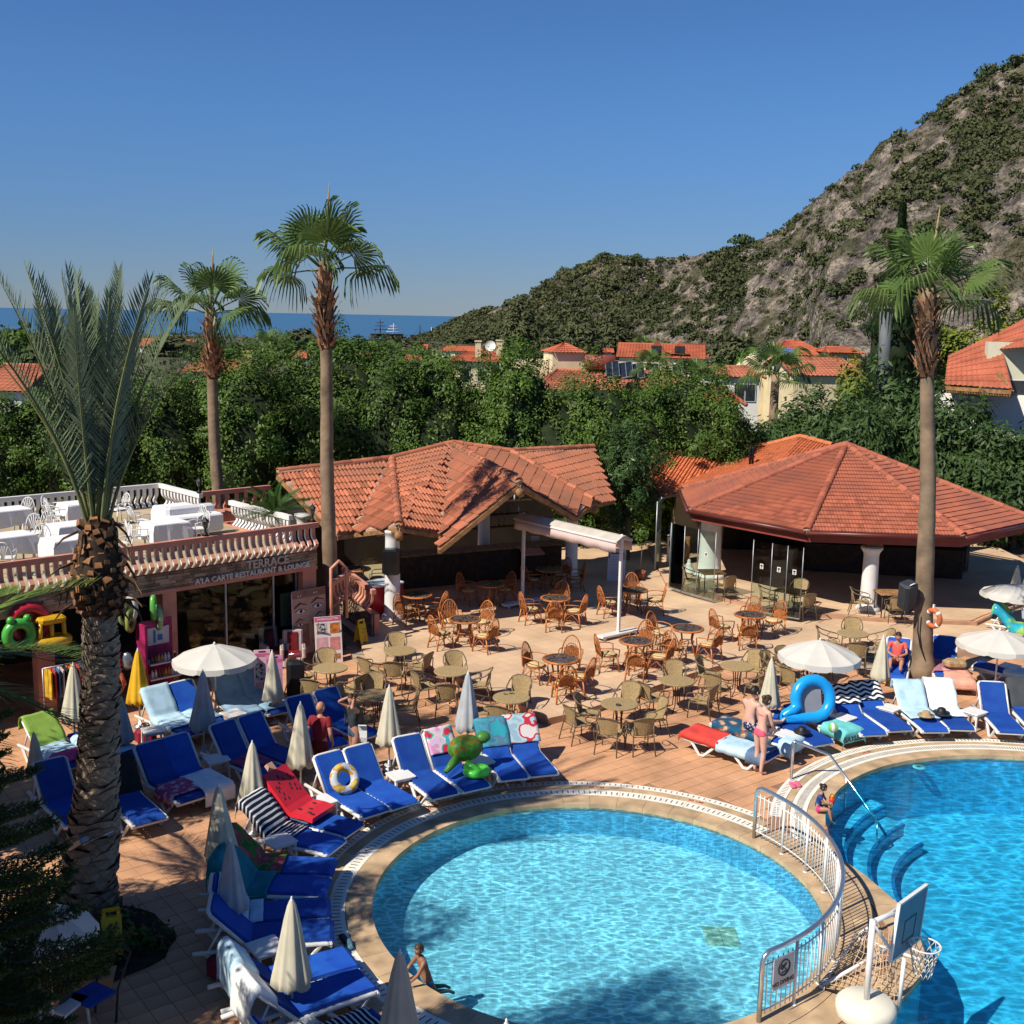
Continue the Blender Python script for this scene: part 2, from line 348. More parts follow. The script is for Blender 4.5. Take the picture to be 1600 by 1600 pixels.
# coping slabs, overflow grates
def ring_piece(c, r0, r1, a0, a1, z0, z1, mb, mi=0, n=3, slots=0):
    vs = []
    for i in range(n+1):
        a = R(a0+(a1-a0)*i/n)
        for r in (r0, r1):
            for z in (z0, z1): vs.append((c.x+r*cos(a), c.y+r*sin(a), z))
    fs = []
    for i in range(n):
        b, d = i*4, i*4+4
        fs += [(b+1, b+3, d+3, d+1), (b, b+1, d+1, d), (b+3, b+2, d+2, d+3)]
    fs += [(0, 2, 3, 1), (n*4+1, n*4+3, n*4+2, n*4)]
    mb.add(vs, fs, mi)
    if slots:
        for i in range(slots):
            a = R(a0+(a1-a0)*(i+0.5)/slots); rm = (r0+r1)/2; w2 = (r1-r0)*0.24; tk = 0.012
            er = V((cos(a), sin(a), 0)); et = V((-sin(a), cos(a), 0)); cc = V((c.x, c.y, z1+0.002))+er*rm
            mb.add([cc-er*w2-et*tk, cc+er*w2-et*tk, cc+er*w2+et*tk, cc-er*w2+et*tk], [(0, 1, 2, 3)], 1)
def ring(name, c, r0, r1, a0, a1, step, z1, m, slots=0, gap=0.006):
    k = max(1, round((a1-a0)/step)); st = (a1-a0)/k; gp = math.degrees(gap/r1)
    for i in range(k):
        mb = MB(); ring_piece(c, r0, r1, a0+i*st, a0+(i+1)*st-gp, -0.1, z1+random.uniform(-.001, .001), mb, 0, 3, slots); mb.build(name, [m, SLOT], deck)
def ringnames():
    ring('coping_slab', P1C, P1R-0.03, 4.0, 0, 360, 8, 0.012, COPE)
    ring('grate_section', P1C, 4.01, 4.28, 38, 300, 6, 0.010, GRATE, 4)
    ring('coping_slab', P1C, 4.29, 4.48, 40, 296, 12, 0.010, COPE)
    ring('grate_section', P1C, 4.49, 4.67, 44, 290, 7, 0.009, GRATE, 5)
    ring('coping_slab', P1C, 4.01, 4.40, -60, 37, 9, 0.010, COPE)
    ring('coping_slab', P2C, P2R-0.03, 4.95, 62, 168, 7, 0.012, COPE)
    ring('grate_section', P2C, 4.96, 5.26, 62, 178, 5, 0.010, GRATE, 8)
    ring('coping_slab', P2C, 5.27, 5.40, 64, 168, 10, 0.010, COPE)
    ring('grate_section', P2C, 5.41, 5.63, 66, 166, 6, 0.009, GRATE, 7)
ringnames()
ep = [V((*p, 0)) for p in [(5.78, 20.3)]+edge2]; en = []
for i, p in enumerate(ep):
    d = (ep[min(i+1, len(ep)-1)]-ep[max(i-1, 0)]).normalized(); en.append(V((-d.y, d.x, 0))*-1)
for i in range(len(ep)-1):
    A, B = ep[i], ep[i+1]; k = max(1, round((B-A).length/0.6))
    for q in range(k):
        f0, f1 = q/k+.005, (q+1)/k-.005; p0, p1 = A.lerp(B, f0), A.lerp(B, f1); n0, n1 = en[i].lerp(en[i+1], f0), en[i].lerp(en[i+1], f1)
        mb = MB(); mb.prism([(p0-n0*.03)[:2], (p1-n1*.03)[:2], (p1+n1*.42)[:2], (p0+n0*.42)[:2]][::-1], -0.1, 0.008); mb.build('coping_slab', COPE, deck)

REDM = mat('depth_mark_red', (0.42, 0.07, 0.05), 0.7)
for c, r, a, tx in ((P1C, 4.385, 131, '60 CM'), (P1C, 4.385, 86, '60 CM'), (P1C, 4.385, 60, '60 CM'), (P2C, 5.335, 70, '1.40 M'), (P2C, 5.335, 120, '1.40 M')):
    lettering(tx, 0.11, M.Translation((c.x+r*cos(R(a)), c.y+r*sin(R(a)), 0.0125)) @ M.Rotation(R(a-90), 4, 'Z'), REDM, deck, 'depth_mark', 0.0005, bold=.004)
# pool shells and water
def poolshell(name, loop, depth, floorm, wallm):
    mb = MB(); n = len(loop)
    mb.add([(x, y, -0.05) for x, y in loop]+[(x, y, -depth) for x, y in loop], [(i, (i+1) % n, n+(i+1) % n, n+i) for i in range(n)], 1)
    vs, fs = cut_sheet(loop, [], -depth); mb.add(vs, fs, 0)
    return setting(name, mb, [floorm, wallm])
def pooltile(name, c):
    m = bpy.data.materials.new(name); m.use_nodes = True; t = m.node_tree; b = t.nodes['Principled BSDF']; b.inputs['Roughness'].default_value = 0.5
    tc = t.nodes.new('ShaderNodeTexCoord'); k = t.nodes.new('ShaderNodeTexBrick'); k.offset = 0; k.inputs['Scale'].default_value = 1
    k.inputs['Brick Width'].default_value = 0.25; k.inputs['Row Height'].default_value = 0.25; k.inputs['Mortar Size'].default_value = 0.01
    k.inputs['Color1'].default_value = (*c, 1); k.inputs['Color2'].default_value = (*[x*0.93 for x in c], 1); k.inputs['Mortar'].default_value = (*[x*0.8 for x in c], 1)
    t.links.new(tc.outputs['Object'], k.inputs['Vector']); t.links.new(k.outputs['Color'], b.inputs['Base Color']); return m
PF1 = pooltile('pool_tile_pale', (0.50, 0.72, 0.78)); PF2 = pooltile('pool_tile_blue', (0.26, 0.56, 0.72)); PW = pooltile('pool_wall_tile', (0.16, 0.42, 0.60))
NAVY = mat('navy_tile', (0.05, 0.22, 0.42), 0.4)
poolshell('pool_shell', pool1, 0.62, PF1, PW); poolshell('pool_shell', pool2, 1.35, PF2, PW)
mb = MB()
for i, (r0, z) in enumerate(((4.2, -.62), (3.75, -.86), (3.3, -1.1))):
    ring_piece(P2C, r0, P2R-0.02 if i == 0 else (4.2, 3.75)[i-1]-0.002, 128, 197, -1.34, z, mb, 0, 16)
    ring_piece(P2C, r0-0.015, r0+0.05, 128, 197, z-0.06, z+0.004, mb, 1, 16)
setting('pool_steps', mb, [PF2, NAVY])
mb = MB()
for (x, y) in ((1128, 1462),):
    p = g(x, y, -0.6)
    for k, (dx, dy) in enumerate(((0, 0), (.3, 0), (0, .3), (.3, .3))): mb.box((p.x+dx*.9-.15, p.y+dy-.15, -0.612), (.26, .28, .02))
setting('pool_drain', mb, mat('drain_stone', (0.48, 0.50, 0.36), 0.7))
mb = MB()                                            # round skimmer inlets just below the rim
for c, (x, y) in ((P1C, (820, 1268)), (P2C, (1436, 1200))):
    p = g(x, y, -0.14); mb.lathe([(0.05, 0), (0.13, 0), (0.14, .02), (0.13, .04), (0.05, .03)], 14, M.Translation((p.x, p.y, -0.14)), cap=False)
setting('pool_inlet', mb, WHITE)

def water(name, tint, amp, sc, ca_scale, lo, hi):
    """clear tinted water: a fresnel mirror over a caustic light pattern painted into the see-through colour"""
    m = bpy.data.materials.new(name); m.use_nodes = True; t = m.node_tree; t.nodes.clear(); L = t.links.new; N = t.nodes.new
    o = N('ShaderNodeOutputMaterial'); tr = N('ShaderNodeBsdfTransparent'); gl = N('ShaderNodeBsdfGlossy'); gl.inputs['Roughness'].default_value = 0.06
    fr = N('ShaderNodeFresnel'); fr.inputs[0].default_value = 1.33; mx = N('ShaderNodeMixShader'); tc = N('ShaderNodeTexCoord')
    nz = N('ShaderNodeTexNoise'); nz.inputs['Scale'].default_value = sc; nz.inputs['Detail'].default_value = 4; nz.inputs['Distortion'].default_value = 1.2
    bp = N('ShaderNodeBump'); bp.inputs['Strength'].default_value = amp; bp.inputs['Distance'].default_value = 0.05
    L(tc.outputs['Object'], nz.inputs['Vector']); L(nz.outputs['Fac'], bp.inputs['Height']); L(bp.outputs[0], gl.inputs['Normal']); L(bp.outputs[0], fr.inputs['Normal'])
    # painted caustics: two warped cell networks brighten the transparent colour
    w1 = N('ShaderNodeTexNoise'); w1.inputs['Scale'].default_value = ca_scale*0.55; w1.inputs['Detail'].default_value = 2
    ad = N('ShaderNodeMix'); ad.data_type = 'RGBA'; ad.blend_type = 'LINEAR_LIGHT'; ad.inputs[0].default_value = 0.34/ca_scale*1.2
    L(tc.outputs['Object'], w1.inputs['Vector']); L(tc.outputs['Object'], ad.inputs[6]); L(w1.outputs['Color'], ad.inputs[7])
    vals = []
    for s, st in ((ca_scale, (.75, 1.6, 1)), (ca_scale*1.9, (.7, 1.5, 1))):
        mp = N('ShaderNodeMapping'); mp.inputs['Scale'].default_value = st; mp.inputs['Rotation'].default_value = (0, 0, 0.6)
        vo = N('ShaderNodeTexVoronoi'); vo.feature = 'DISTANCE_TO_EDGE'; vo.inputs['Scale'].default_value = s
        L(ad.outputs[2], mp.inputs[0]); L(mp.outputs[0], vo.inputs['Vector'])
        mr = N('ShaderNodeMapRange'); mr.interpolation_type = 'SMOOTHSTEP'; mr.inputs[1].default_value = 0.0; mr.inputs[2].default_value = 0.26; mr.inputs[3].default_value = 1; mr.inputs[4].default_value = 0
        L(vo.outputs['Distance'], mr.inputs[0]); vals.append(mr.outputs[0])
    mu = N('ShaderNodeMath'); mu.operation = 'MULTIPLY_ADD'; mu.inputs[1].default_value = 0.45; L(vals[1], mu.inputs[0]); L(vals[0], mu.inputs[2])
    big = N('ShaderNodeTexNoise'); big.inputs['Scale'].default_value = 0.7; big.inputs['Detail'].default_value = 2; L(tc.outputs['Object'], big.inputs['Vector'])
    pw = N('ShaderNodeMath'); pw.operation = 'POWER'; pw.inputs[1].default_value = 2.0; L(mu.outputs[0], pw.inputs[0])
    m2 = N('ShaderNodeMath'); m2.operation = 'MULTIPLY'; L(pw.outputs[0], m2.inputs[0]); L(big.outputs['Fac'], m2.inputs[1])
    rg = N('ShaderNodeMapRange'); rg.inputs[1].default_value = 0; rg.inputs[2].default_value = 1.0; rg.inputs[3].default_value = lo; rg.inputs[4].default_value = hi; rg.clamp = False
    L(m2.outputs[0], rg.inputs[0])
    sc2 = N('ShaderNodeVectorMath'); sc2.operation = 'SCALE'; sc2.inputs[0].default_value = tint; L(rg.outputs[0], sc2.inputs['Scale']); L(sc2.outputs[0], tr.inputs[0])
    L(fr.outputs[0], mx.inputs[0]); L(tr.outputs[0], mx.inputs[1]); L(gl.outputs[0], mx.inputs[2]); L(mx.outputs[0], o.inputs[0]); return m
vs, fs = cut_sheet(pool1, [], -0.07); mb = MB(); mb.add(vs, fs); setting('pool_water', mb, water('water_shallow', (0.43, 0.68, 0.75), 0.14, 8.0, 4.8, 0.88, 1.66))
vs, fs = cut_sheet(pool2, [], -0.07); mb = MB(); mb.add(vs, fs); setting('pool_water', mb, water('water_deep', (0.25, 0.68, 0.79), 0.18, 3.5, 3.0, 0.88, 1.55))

# beige cafe terrace, its riser and the pavilion step
mb = MB(); mb.prism(TERR, -0.01, 0.16, None, 1, 0); setting('cafe_terrace', mb, [BEIGE, mat('riser_tile', (0.40, 0.23, 0.14), 0.7)])
mb = MB(); mb.prism(PAV, 0.15, 0.26, None, 1, 0)
RED = mat('red_tile', (0.33, 0.10, 0.06), 0.6)
for a, b2 in zip(PAV[:8], PAV[1:8]):
    A, B = V((*a, 0)), V((*b2, 0)); d = (B-A).normalized(); nr = V((-d.y, d.x, 0))
    for o1, w1 in ((0.02, 0.05), (0.17, 0.05)):
        mb.prism([(A+nr*o1)[:2], (B+nr*o1)[:2], (B+nr*(o1+w1))[:2], (A+nr*(o1+w1))[:2]], 0.255, 0.264, None, 2)
setting('pavilion_floor', mb, [BEIGE, mat('riser_tile', (0.3, 0.2, 0.1)), RED])
mb = MB()                                            # broad anti-slip steps by the right palm and the narrow ones by the stone wall
pa, pb = g(1345, 1008), g(1432, 1002)
for i in range(5):
    f = i*0.32
    mb.box((9.6, 31.6, 0), (0, 0, 0)) if False else None
    mb.box((10.1, 30.9-f+0.3, 0.075-i*0.02), (2.6, 0.30, 0.15-i*0.03), None, 0, R(14)); mb.box((10.1, 30.78-f+0.3, 0.153-i*0.035), (2.6, 0.05, 0.006), None, 1, R(14))
for i in range(3):
    mb.box((-3.72+0.1*i, 29.75-0.27*i, 0.07-0.02*i), (1.1, 0.26, 0.14-0.04*i), None, 0, R(-8)); mb.box((-3.72+0.1*i, 29.66-0.27*i, 0.143-0.04*i), (1.1, 0.04, 0.006), None, 1, R(-8))
setting('steps', mb, [mat('step_stone', (0.42, 0.34, 0.24), 0.7), mat('anti_slip_strip', (0.05, 0.045, 0.04), 0.9)])
# ------------------------------------------------------------------ tiled roofs
def pantile_mesh(tw, tl, m, flat=False):
    """one clay tile: two rolls and a pan, thick lower edge; lies along +Y, lower edge at y=0"""
    mb = MB(); prof = [(-.5, -.008), (-.37, .046), (-.2, .050), (-.05, -.006), (.06, -.006), (.22, .050), (.39, .046), (.5, -.008)] if not flat else [(-.5, -.004), (-.36, .020), (-.12, .020), (.0, -.002), (.2, .020), (.46, .016), (.5, -.004)]
    n = len(prof); vs = []
    for y, lift in ((0, 0.040), (tl*1.12, 0.006)):
        for x, z in prof: vs.append((x*tw*0.985, y, z+lift))
    for x, z in prof: vs.append((x*tw*0.985, 0.0, z*0.3+0.004))
    fs = [(i, i+1, n+i+1, n+i) for i in range(n-1)] + [(2*n+i, 2*n+i+1, i+1, i) for i in range(n-1)]
    mb.add(vs, fs); return mb, mb.mesh('roof_tile', m)
def ridge_mesh(m, ln=0.36):
    mb = MB(); n = 7; vs = []
    for y, k in ((0, 1.0), (ln*1.1, 0.86)):
        for i in range(n): a = pi*i/(n-1); vs.append((0.13*k*cos(a), y, 0.115*k*sin(a)))
    for i in range(n): a = pi*i/(n-1); vs.append((0.10*cos(a), 0, 0.085*sin(a)))
    fs = [(i, i+1, n+i+1, n+i) for i in range(n-1)] + [(2*n+i, 2*n+i+1, i+1, i) for i in range(n-1)]
    mb.add(vs, fs, 0, None, False); return mb, mb.mesh('ridge_tile', m)
def tile_roof(root, facets, tw, tl, m, mstuff, limit, flat=False, under=None, thick=0.10):
    """roof sheet (a part) carrying its tiles (sub-parts); facets are lists of points, first edge = eave"""
    mb = MB()
    for f in facets:
        n = len(f); vs = list(f) + [(p[0], p[1], p[2]-thick) for p in f]
        mb.add(vs, [(0, i, i+1) for i in range(1, n-1)] + [(n, n+i+1, n+i) for i in range(1, n-1)] + [(i, n+i, n+(i+1) % n, (i+1) % n) for i in range(n)])
    roof = mb.build('roof', under or MORTAR, root)
    tmb, tme = pantile_mesh(tw, tl, m, flat); lst = []
    W = root.matrix_basis
    for f in facets:
        P = [V(p) for p in f]; c = sum(P, V((0, 0, 0)))/len(P); N = V((0, 0, 0))
        for i in range(len(P)): N += (P[i]-c).cross(P[(i+1) % len(P)]-c)
        N.normalize()
        if N.z < 0: N = -N
        e = V((0, 0, 1)).cross(N).normalized(); s = N.cross(e)
        q = [((p-c).dot(e), (p-c).dot(s)) for p in P]; x0 = min(a for a, b in q); x1 = max(a for a, b in q); y0 = min(b for a, b in q); y1 = max(b for a, b in q)
        nr = int((y1-y0)/tl)+1; nc = int((x1-x0)/tw)+1
        for r in range(nr):
            for k in range(nc):
                x = x0+(k+0.5)*tw; y = y0+r*tl
                if not inpoly(x, y+tl*0.5, q): continue
                off = 0.0
                hit = None
                for i in range(1, len(P)-1):
                    if inpoly(x, y+tl*0.5, [q[0], q[i], q[i+1]]) or hit is None:
                        tn = (P[i]-P[0]).cross(P[i+1]-P[0]).normalized(); tn = -tn if tn.z < 0 else tn
                        inside = inpoly(x, y+tl*0.5, [q[0], q[i], q[i+1]])
                        if inside or hit is None: hit = (P[0], tn)
                p0, tn = hit; pt = c+e*x+s*y; pt = pt+N*((p0-pt).dot(tn)/N.dot(tn)+0.012+random.uniform(-.004, .004))
                j = random.uniform(-.02, .02); ee = (e+s*j); ee = (ee-tn*ee.dot(tn)).normalized(); ss = tn.cross(ee)
                T = M((ee, ss, tn)).transposed().to_4x4(); T.translation = pt
                lst.append(((W @ pt-CP).length, T))
    lst.sort(key=lambda a: a[0]); rest = MB()
    for k, (d, T) in enumerate(lst):
        if k < limit: obj('roof_tile', tme, roof, T)
        else: rest.add(tmb.v, tmb.f, 0, T)
    if rest.v: o = rest.build('tiling', mstuff, roof); o['kind'] = 'stuff'
    return roof
def ridge_line(roof, a, b, me, ln=0.36, lift=0.05, bed=None):
    A, B = V(a), V(b)
    if A.z > B.z: A, B = B, A
    d = (B-A); L_ = d.length; d.normalize(); s = d.cross(V((0, 0, 1))).normalized(); n = s.cross(d); k = max(1, round(L_/ln))
    for i in range(k):
        T = M((s, d, n)).transposed().to_4x4(); T.translation = A+d*(L_*i/k)+n*(lift+random.uniform(0, .006))
        obj('ridge_tile', me, roof, T)
    if bed is not None:
        bed.tube([A+n*0.02, B+n*0.02], 0.13, 6, flat=0.55)

TERRA_S = mat('terracotta_field', (0.41, 0.14, 0.07), 0.85, 0.22, 0.9, col2=(0.24, 0.10, 0.06), bump=0.25, bscale=40)
TERRA2_S = mat('terracotta_red_field', (0.36, 0.107, 0.055), 0.8, 0.18, 0.8, col2=(0.22, 0.075, 0.05), bump=0.25, bscale=40)

# ------------------------------------------------------------------ open bar with the star-shaped tile roof
bar = thing('bar_pavilion', 'open poolside bar under a folded orange tile roof with a wide front gable', 'bar', (0, 0, 0))
def gp(x, y, z): return tuple(g(x, y, z))
A_, B_, C_, D_ = gp(434, 739, 4.2), gp(612, 718, 4.4), gp(707, 694, 4.8), gp(811, 754, 4.4)
K_, E_ = gp(797, 707, 4.5), gp(927, 700, 4.4)
G_, H_, I_ = gp(526, 834, 2.7), gp(623, 821, 3.1), gp(689, 832, 2.75); T_ = gp(687, 855, 2.6)
L_ = gp(553, 830, 2.72); J_ = gp(898, 806, 2.95); K2_ = gp(925, 782, 3.1); F_ = gp(959, 778, 2.95); M_ = gp(934, 784, 2.95)
barfac = [[G_, L_, B_, A_], [L_, H_, B_], [H_, I_, C_, B_], [I_, T_, D_, C_], [J_, K2_, K_, C_, D_], [M_, F_, E_, K_, K2_]]
roof = tile_roof(bar, barfac, 0.27, 0.36, TERRA, TERRA_S, 300)
rmb, rme = ridge_mesh(TERRA); bed = MB()
for a, b in ((A_, B_), (B_, C_), (H_, B_), (C_, D_), (C_, K_), (K_, E_), (K2_, K_)): ridge_line(roof, a, b, rme, bed=bed)
for a, b in ((L_, B_), (I_, C_)): bed.tube([V(a)+V((0, 0, .03)), V(b)+V((0, 0, .03))], 0.10, 6, flat=0.4)
bed.build('mortar_bed', MORTAR, roof)
def board(a, b, hgt=0.2, th=0.05, drop=0.03):
    mb = MB(); A, B = V(a), V(b); mb.tube([A-V((0, 0, drop+hgt/2)), B-V((0, 0, drop+hgt/2))], 0.09, 4, smooth=False); mb.build('fascia_board', WOOD, bar)
for a, b in ((A_, G_), (G_, L_), (L_, H_), (H_, I_), (T_, D_), (D_, J_), (J_, K2_), (K2_, M_), (M_, F_), (E_, F_), (I_, T_)): board(a, b)
for p, q in ((H_, B_), (D_, C_), (K2_, K_)):
    mb = MB(); P, Q = V(p), V(q); d = (P-Q).normalized(); mb.tube([P+d*0.18-V((0, 0, .28)), Q-V((0, 0, .3))], 0.13, 10); mb.build('ridge_beam', WOOD, bar)
def column(x, y, z0, h, r, root, m=WPAINT, name='column'):
    mb = MB(); mb.lathe([(r*1.45, z0), (r*1.45, z0+.08), (r*1.2, z0+.14), (r*1.05, z0+.2), (r, z0+.5), (r*0.9, z0+h-.3), (r*0.95, z0+h-.2), (r*1.15, z0+h-.12), (r*1.3, z0+h-.06), (r*1.3, z0+h)], 20, M.Translation((x, y, 0)), smooth=True); return mb.build(name, m, root)
column(-3.55, 33.35, .16, 2.75, 0.24, bar); column(2.1, 38.9, .16, 2.75, 0.22, bar); column(-6.8, 36.5, .16, 2.6, .22, bar); column(-1.0, 40.2, .16, 3.6, .22, bar)
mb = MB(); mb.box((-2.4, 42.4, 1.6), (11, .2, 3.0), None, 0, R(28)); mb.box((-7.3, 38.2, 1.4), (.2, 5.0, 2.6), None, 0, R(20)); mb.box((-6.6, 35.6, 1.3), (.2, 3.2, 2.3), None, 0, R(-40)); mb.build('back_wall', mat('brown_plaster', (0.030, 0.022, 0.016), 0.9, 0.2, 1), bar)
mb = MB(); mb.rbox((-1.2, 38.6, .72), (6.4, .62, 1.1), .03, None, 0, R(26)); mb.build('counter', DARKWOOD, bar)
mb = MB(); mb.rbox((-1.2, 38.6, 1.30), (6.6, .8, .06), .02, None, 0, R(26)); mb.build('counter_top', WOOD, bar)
for k in range(3):
    mb = MB(); mb.box((-2.2+.14*k, 41.9-.03*k, 1.3+.5*k), (6, .3, .04), None, 0, R(28)); mb.build('shelf', DARKWOOD, bar)
random.seed(5)
BOT = [mat('bottle_green', (0.03, 0.12, 0.03), 0.15), mat('bottle_amber', (0.25, 0.09, 0.01), 0.15), mat('bottle_clear', (0.5, 0.52, 0.52), 0.12), mat('bottle_red', (0.3, 0.02, 0.02), 0.2)]
bme = []
for m in BOT:
    mb = MB(); mb.lathe([(.035, 0), (.037, .17), (.014, .23), (.013, .29)], 8); bme.append(mb.mesh('bottle', m))
for k in range(3):
    for i in range(16):
        u = (i-7.5)*.34+random.uniform(-.08, .08); o = obj('bottle', random.choice(bme)); o.location = (-2.2+.14*k+u*cos(R(28)), 41.85-.03*k+u*sin(R(28)), 1.322+.5*k)
        tag(o, '%s bottle on the %s dark shelf behind the bar counter' % (o.data.materials[0].name[7:]+' glass', ['lowest', 'middle', 'highest'][k]), 'bottle', 'bottles behind the bar')
for px, py in ((862, 818), (873, 815), (836, 842), (884, 820)):
    p = aty(px, py, 40.6); mb = MB(); mb.box((0, 0, 0), (.3, .04, .22)); o = mb.build('menu_card', WHITE); o.location = p
    tag(o, 'small white menu card hanging in the dark bar opening', 'menu card', 'menu cards in the bar')

# ------------------------------------------------------------------ octagonal pavilion on the right
OC = V((11.9, 40.07)); OR = 6.15; OZ = 2.85
octv = [(OC.x+OR*cos(R(-72+45*i)), OC.y+OR*sin(R(-72+45*i)), OZ) for i in range(8)]      # 0 is the front right corner
# 0: (13.8,34.2) 1:(17.4,37.3) 2 3 4 5 6: (6.0?,...) 7: front left
apx = (11.72, 40.0, 4.97)
pav = thing('octagonal_pavilion', 'octagonal open pavilion with a low red tile roof and dark red gutter', 'pavilion', (0, 0, 0))
fac = [[octv[i], octv[(i+1) % 8], apx] for i in range(8)]
roof2 = tile_roof(pav, fac[:2]+fac[4:], 0.2, 0.25, TERRA2, TERRA2_S, 300, True)
_, rme2 = ridge_mesh(TERRA2, 0.36); bed = MB()
for i in (0, 1, 5, 6, 7): ridge_line(roof2, octv[i], apx, rme2, bed=bed)
bed.build('mortar_bed', MORTAR, roof2)
GUT = mat('gutter_red', (0.11, 0.022, 0.018), 0.4, 0.1, 3, spec=0.5); FAS = mat('fascia_red', (0.22, 0.045, 0.03), 0.6, 0.1, 2)
for i in range(8):
    A, B = V(octv[i]), V(octv[(i+1) % 8]); o = (A+B)/2-V((OC.x, OC.y, OZ)); o.z = 0; o.normalize()
    mb = MB(); mb.tube([A+o*.09-V((0, 0, .03)), B+o*.09-V((0, 0, .03))], .06, 8); mb.build('gutter', GUT, pav)
    mb = MB(); d = (B-A).normalized(); c = (A+B)/2-o*0.10
    mb.box((c.x, c.y, OZ-.21), ((B-A).length-.06, .06, .26), None, 0, atan2(d.y, d.x)); mb.build('fascia_board', FAS, pav)
mb = MB(); mb.prism([(OC.x+(OR-.25)*cos(R(-72+45*i)), OC.y+(OR-.25)*sin(R(-72+45*i))) for i in range(8)], 2.52, 2.58); mb.build('ceiling', mat('ceiling_board', (0.20, 0.13, 0.08), 0.8), pav)
column(11.34, 35.15, .26, 2.05, 0.26, pav); 
mb = MB(); mb.box((11.4, 35.2, 2.43), (.5, .3, .28)); mb.build('bracket', WOOD, pav)
column(7.05, 39.6, .26, 2.25, 0.40, pav)
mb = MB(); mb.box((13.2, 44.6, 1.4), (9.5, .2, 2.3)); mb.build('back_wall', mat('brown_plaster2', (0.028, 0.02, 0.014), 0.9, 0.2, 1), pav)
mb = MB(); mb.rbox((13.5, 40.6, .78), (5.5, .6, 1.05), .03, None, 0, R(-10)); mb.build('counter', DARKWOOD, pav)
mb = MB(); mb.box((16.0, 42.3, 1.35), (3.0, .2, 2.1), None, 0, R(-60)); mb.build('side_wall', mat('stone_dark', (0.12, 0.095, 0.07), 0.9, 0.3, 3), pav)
# glass screens: each a thing standing on the floor
gl = [((1045, 918), 768), ((1066, 923), None), ((1087, 930), None), ((1112, 937), None)]
def screen(a, b, h, lab, sticker=True):
    A, B = V((*g(*a, .26)[:2], .26)), V((*g(*b, .26)[:2], .26)); d = B-A
    t = thing('glass_screen', lab, 'glass screen', A, atan2(d.y, d.x), 'glass screens of the octagonal pavilion'); L0 = d.length
    mb = MB(); mb.box((L0/2, 0, h/2+.03), (L0-.03, .012, h)); mb.build('pane', GLASS, t)
    mb = MB(); mb.tube([(0, 0, 0), (0, 0, h+.04)], .014, 6); mb.tube([(L0, 0, 0), (L0, 0, h+.04)], .014, 6); mb.box((L0/2, 0, .02), (L0, .05, .04)); mb.build('frame', GREYM, t)
    if sticker:
        mb = MB(); mb.box((L0/2, -.012, 1.45), (.12, .004, .16)); s = mb.build('sticker', WHITE, t)
        mb = MB(); mb.box((L0/2, -.016, 1.47), (.07, .002, .06)); mb.box((L0/2, -.016, 1.405), (.05, .002, .03)); mb.build('print', BLACK, s)
screen((1045, 918), (1066, 925), 2.2, 'narrow glass screen at the left end of the pavilion front, near the water cooler', False)
screen((1066, 925), (1087, 931), 2.2, 'glass screen second from the left end of the pavilion front', False)
screen((1087, 931), (1114, 938), 2.2, 'glass screen with a sticker, nearest the gap in the pavilion front')
screen((1172, 952), (1201, 959), 2.2, 'glass screen with a sticker just right of the pavilion gap')
screen((1201, 959), (1225, 964), 2.2, 'glass screen with a sticker in the middle of the right hand run')
screen((1225, 964), (1249, 968), 2.2, 'glass screen with a sticker nearest the white column')
A, B = g(1018, 885, .2), g(1041, 872, .2)
t = thing('frosted_screen', 'green frosted glass screen at the back left corner of the octagonal pavilion', 'glass screen', (5.25, 40.6, .26), R(75))
mb = MB(); mb.box((0.5, 0, .65), (1.1, .02, 1.2)); mb.box((.5, 0, 1.86), (1.1, .02, 1.15)); mb.build('pane', mat('frosted_green', (0.16, 0.26, 0.20), 0.25, 0.3, 2, trans=0.2), t)
mb = MB(); [mb.tube([(x, 0, 0), (x, 0, 2.5)], .025, 6) for x in (-.06, 1.06)]; mb.build('frame', GREYM, t)

# tiled building behind it
back = thing('tiled_building', 'low building with a bright orange tile roof behind the octagonal pavilion', 'building', (0, 0, 0))
a, b2 = aty(1023, 713, 45.5), aty(1200, 697, 46.5); pk = aty(1250, 684, 46); rr = aty(1300, 697, 45); el, er = aty(1010, 782, 43.2), aty(1335, 740, 42.3)
em = aty(1215, 735, 42.6)
roof3 = tile_roof(back, [[el, em, b2, a], [em, er, rr, pk, b2]], 0.24, 0.33, TERRA3, TERRA3, 160)
_, rme3 = ridge_mesh(TERRA3); 
for p, q in ((a, b2), (b2, pk), (pk, rr), (el, a)): ridge_line(roof3, p, q, rme3)
mb = MB(); mb.box((10.5, 46.6, 1.4), (8.0, 2.5, 2.8), None, 0, R(3)); mb.build('wall', CREAM, back)
# little finials on that roof
for px in (1172, 1176):
    p = aty(px, 716, 44.2); mb = MB(); mb.lathe([(.04, -.25), (.05, 0), (.10, .05), (.04, .15), (.09, .2), (.03, .3), (.07, .36), (.0, .5)], 8, M.Translation(p)); mb.build('finial', BLACK, back)

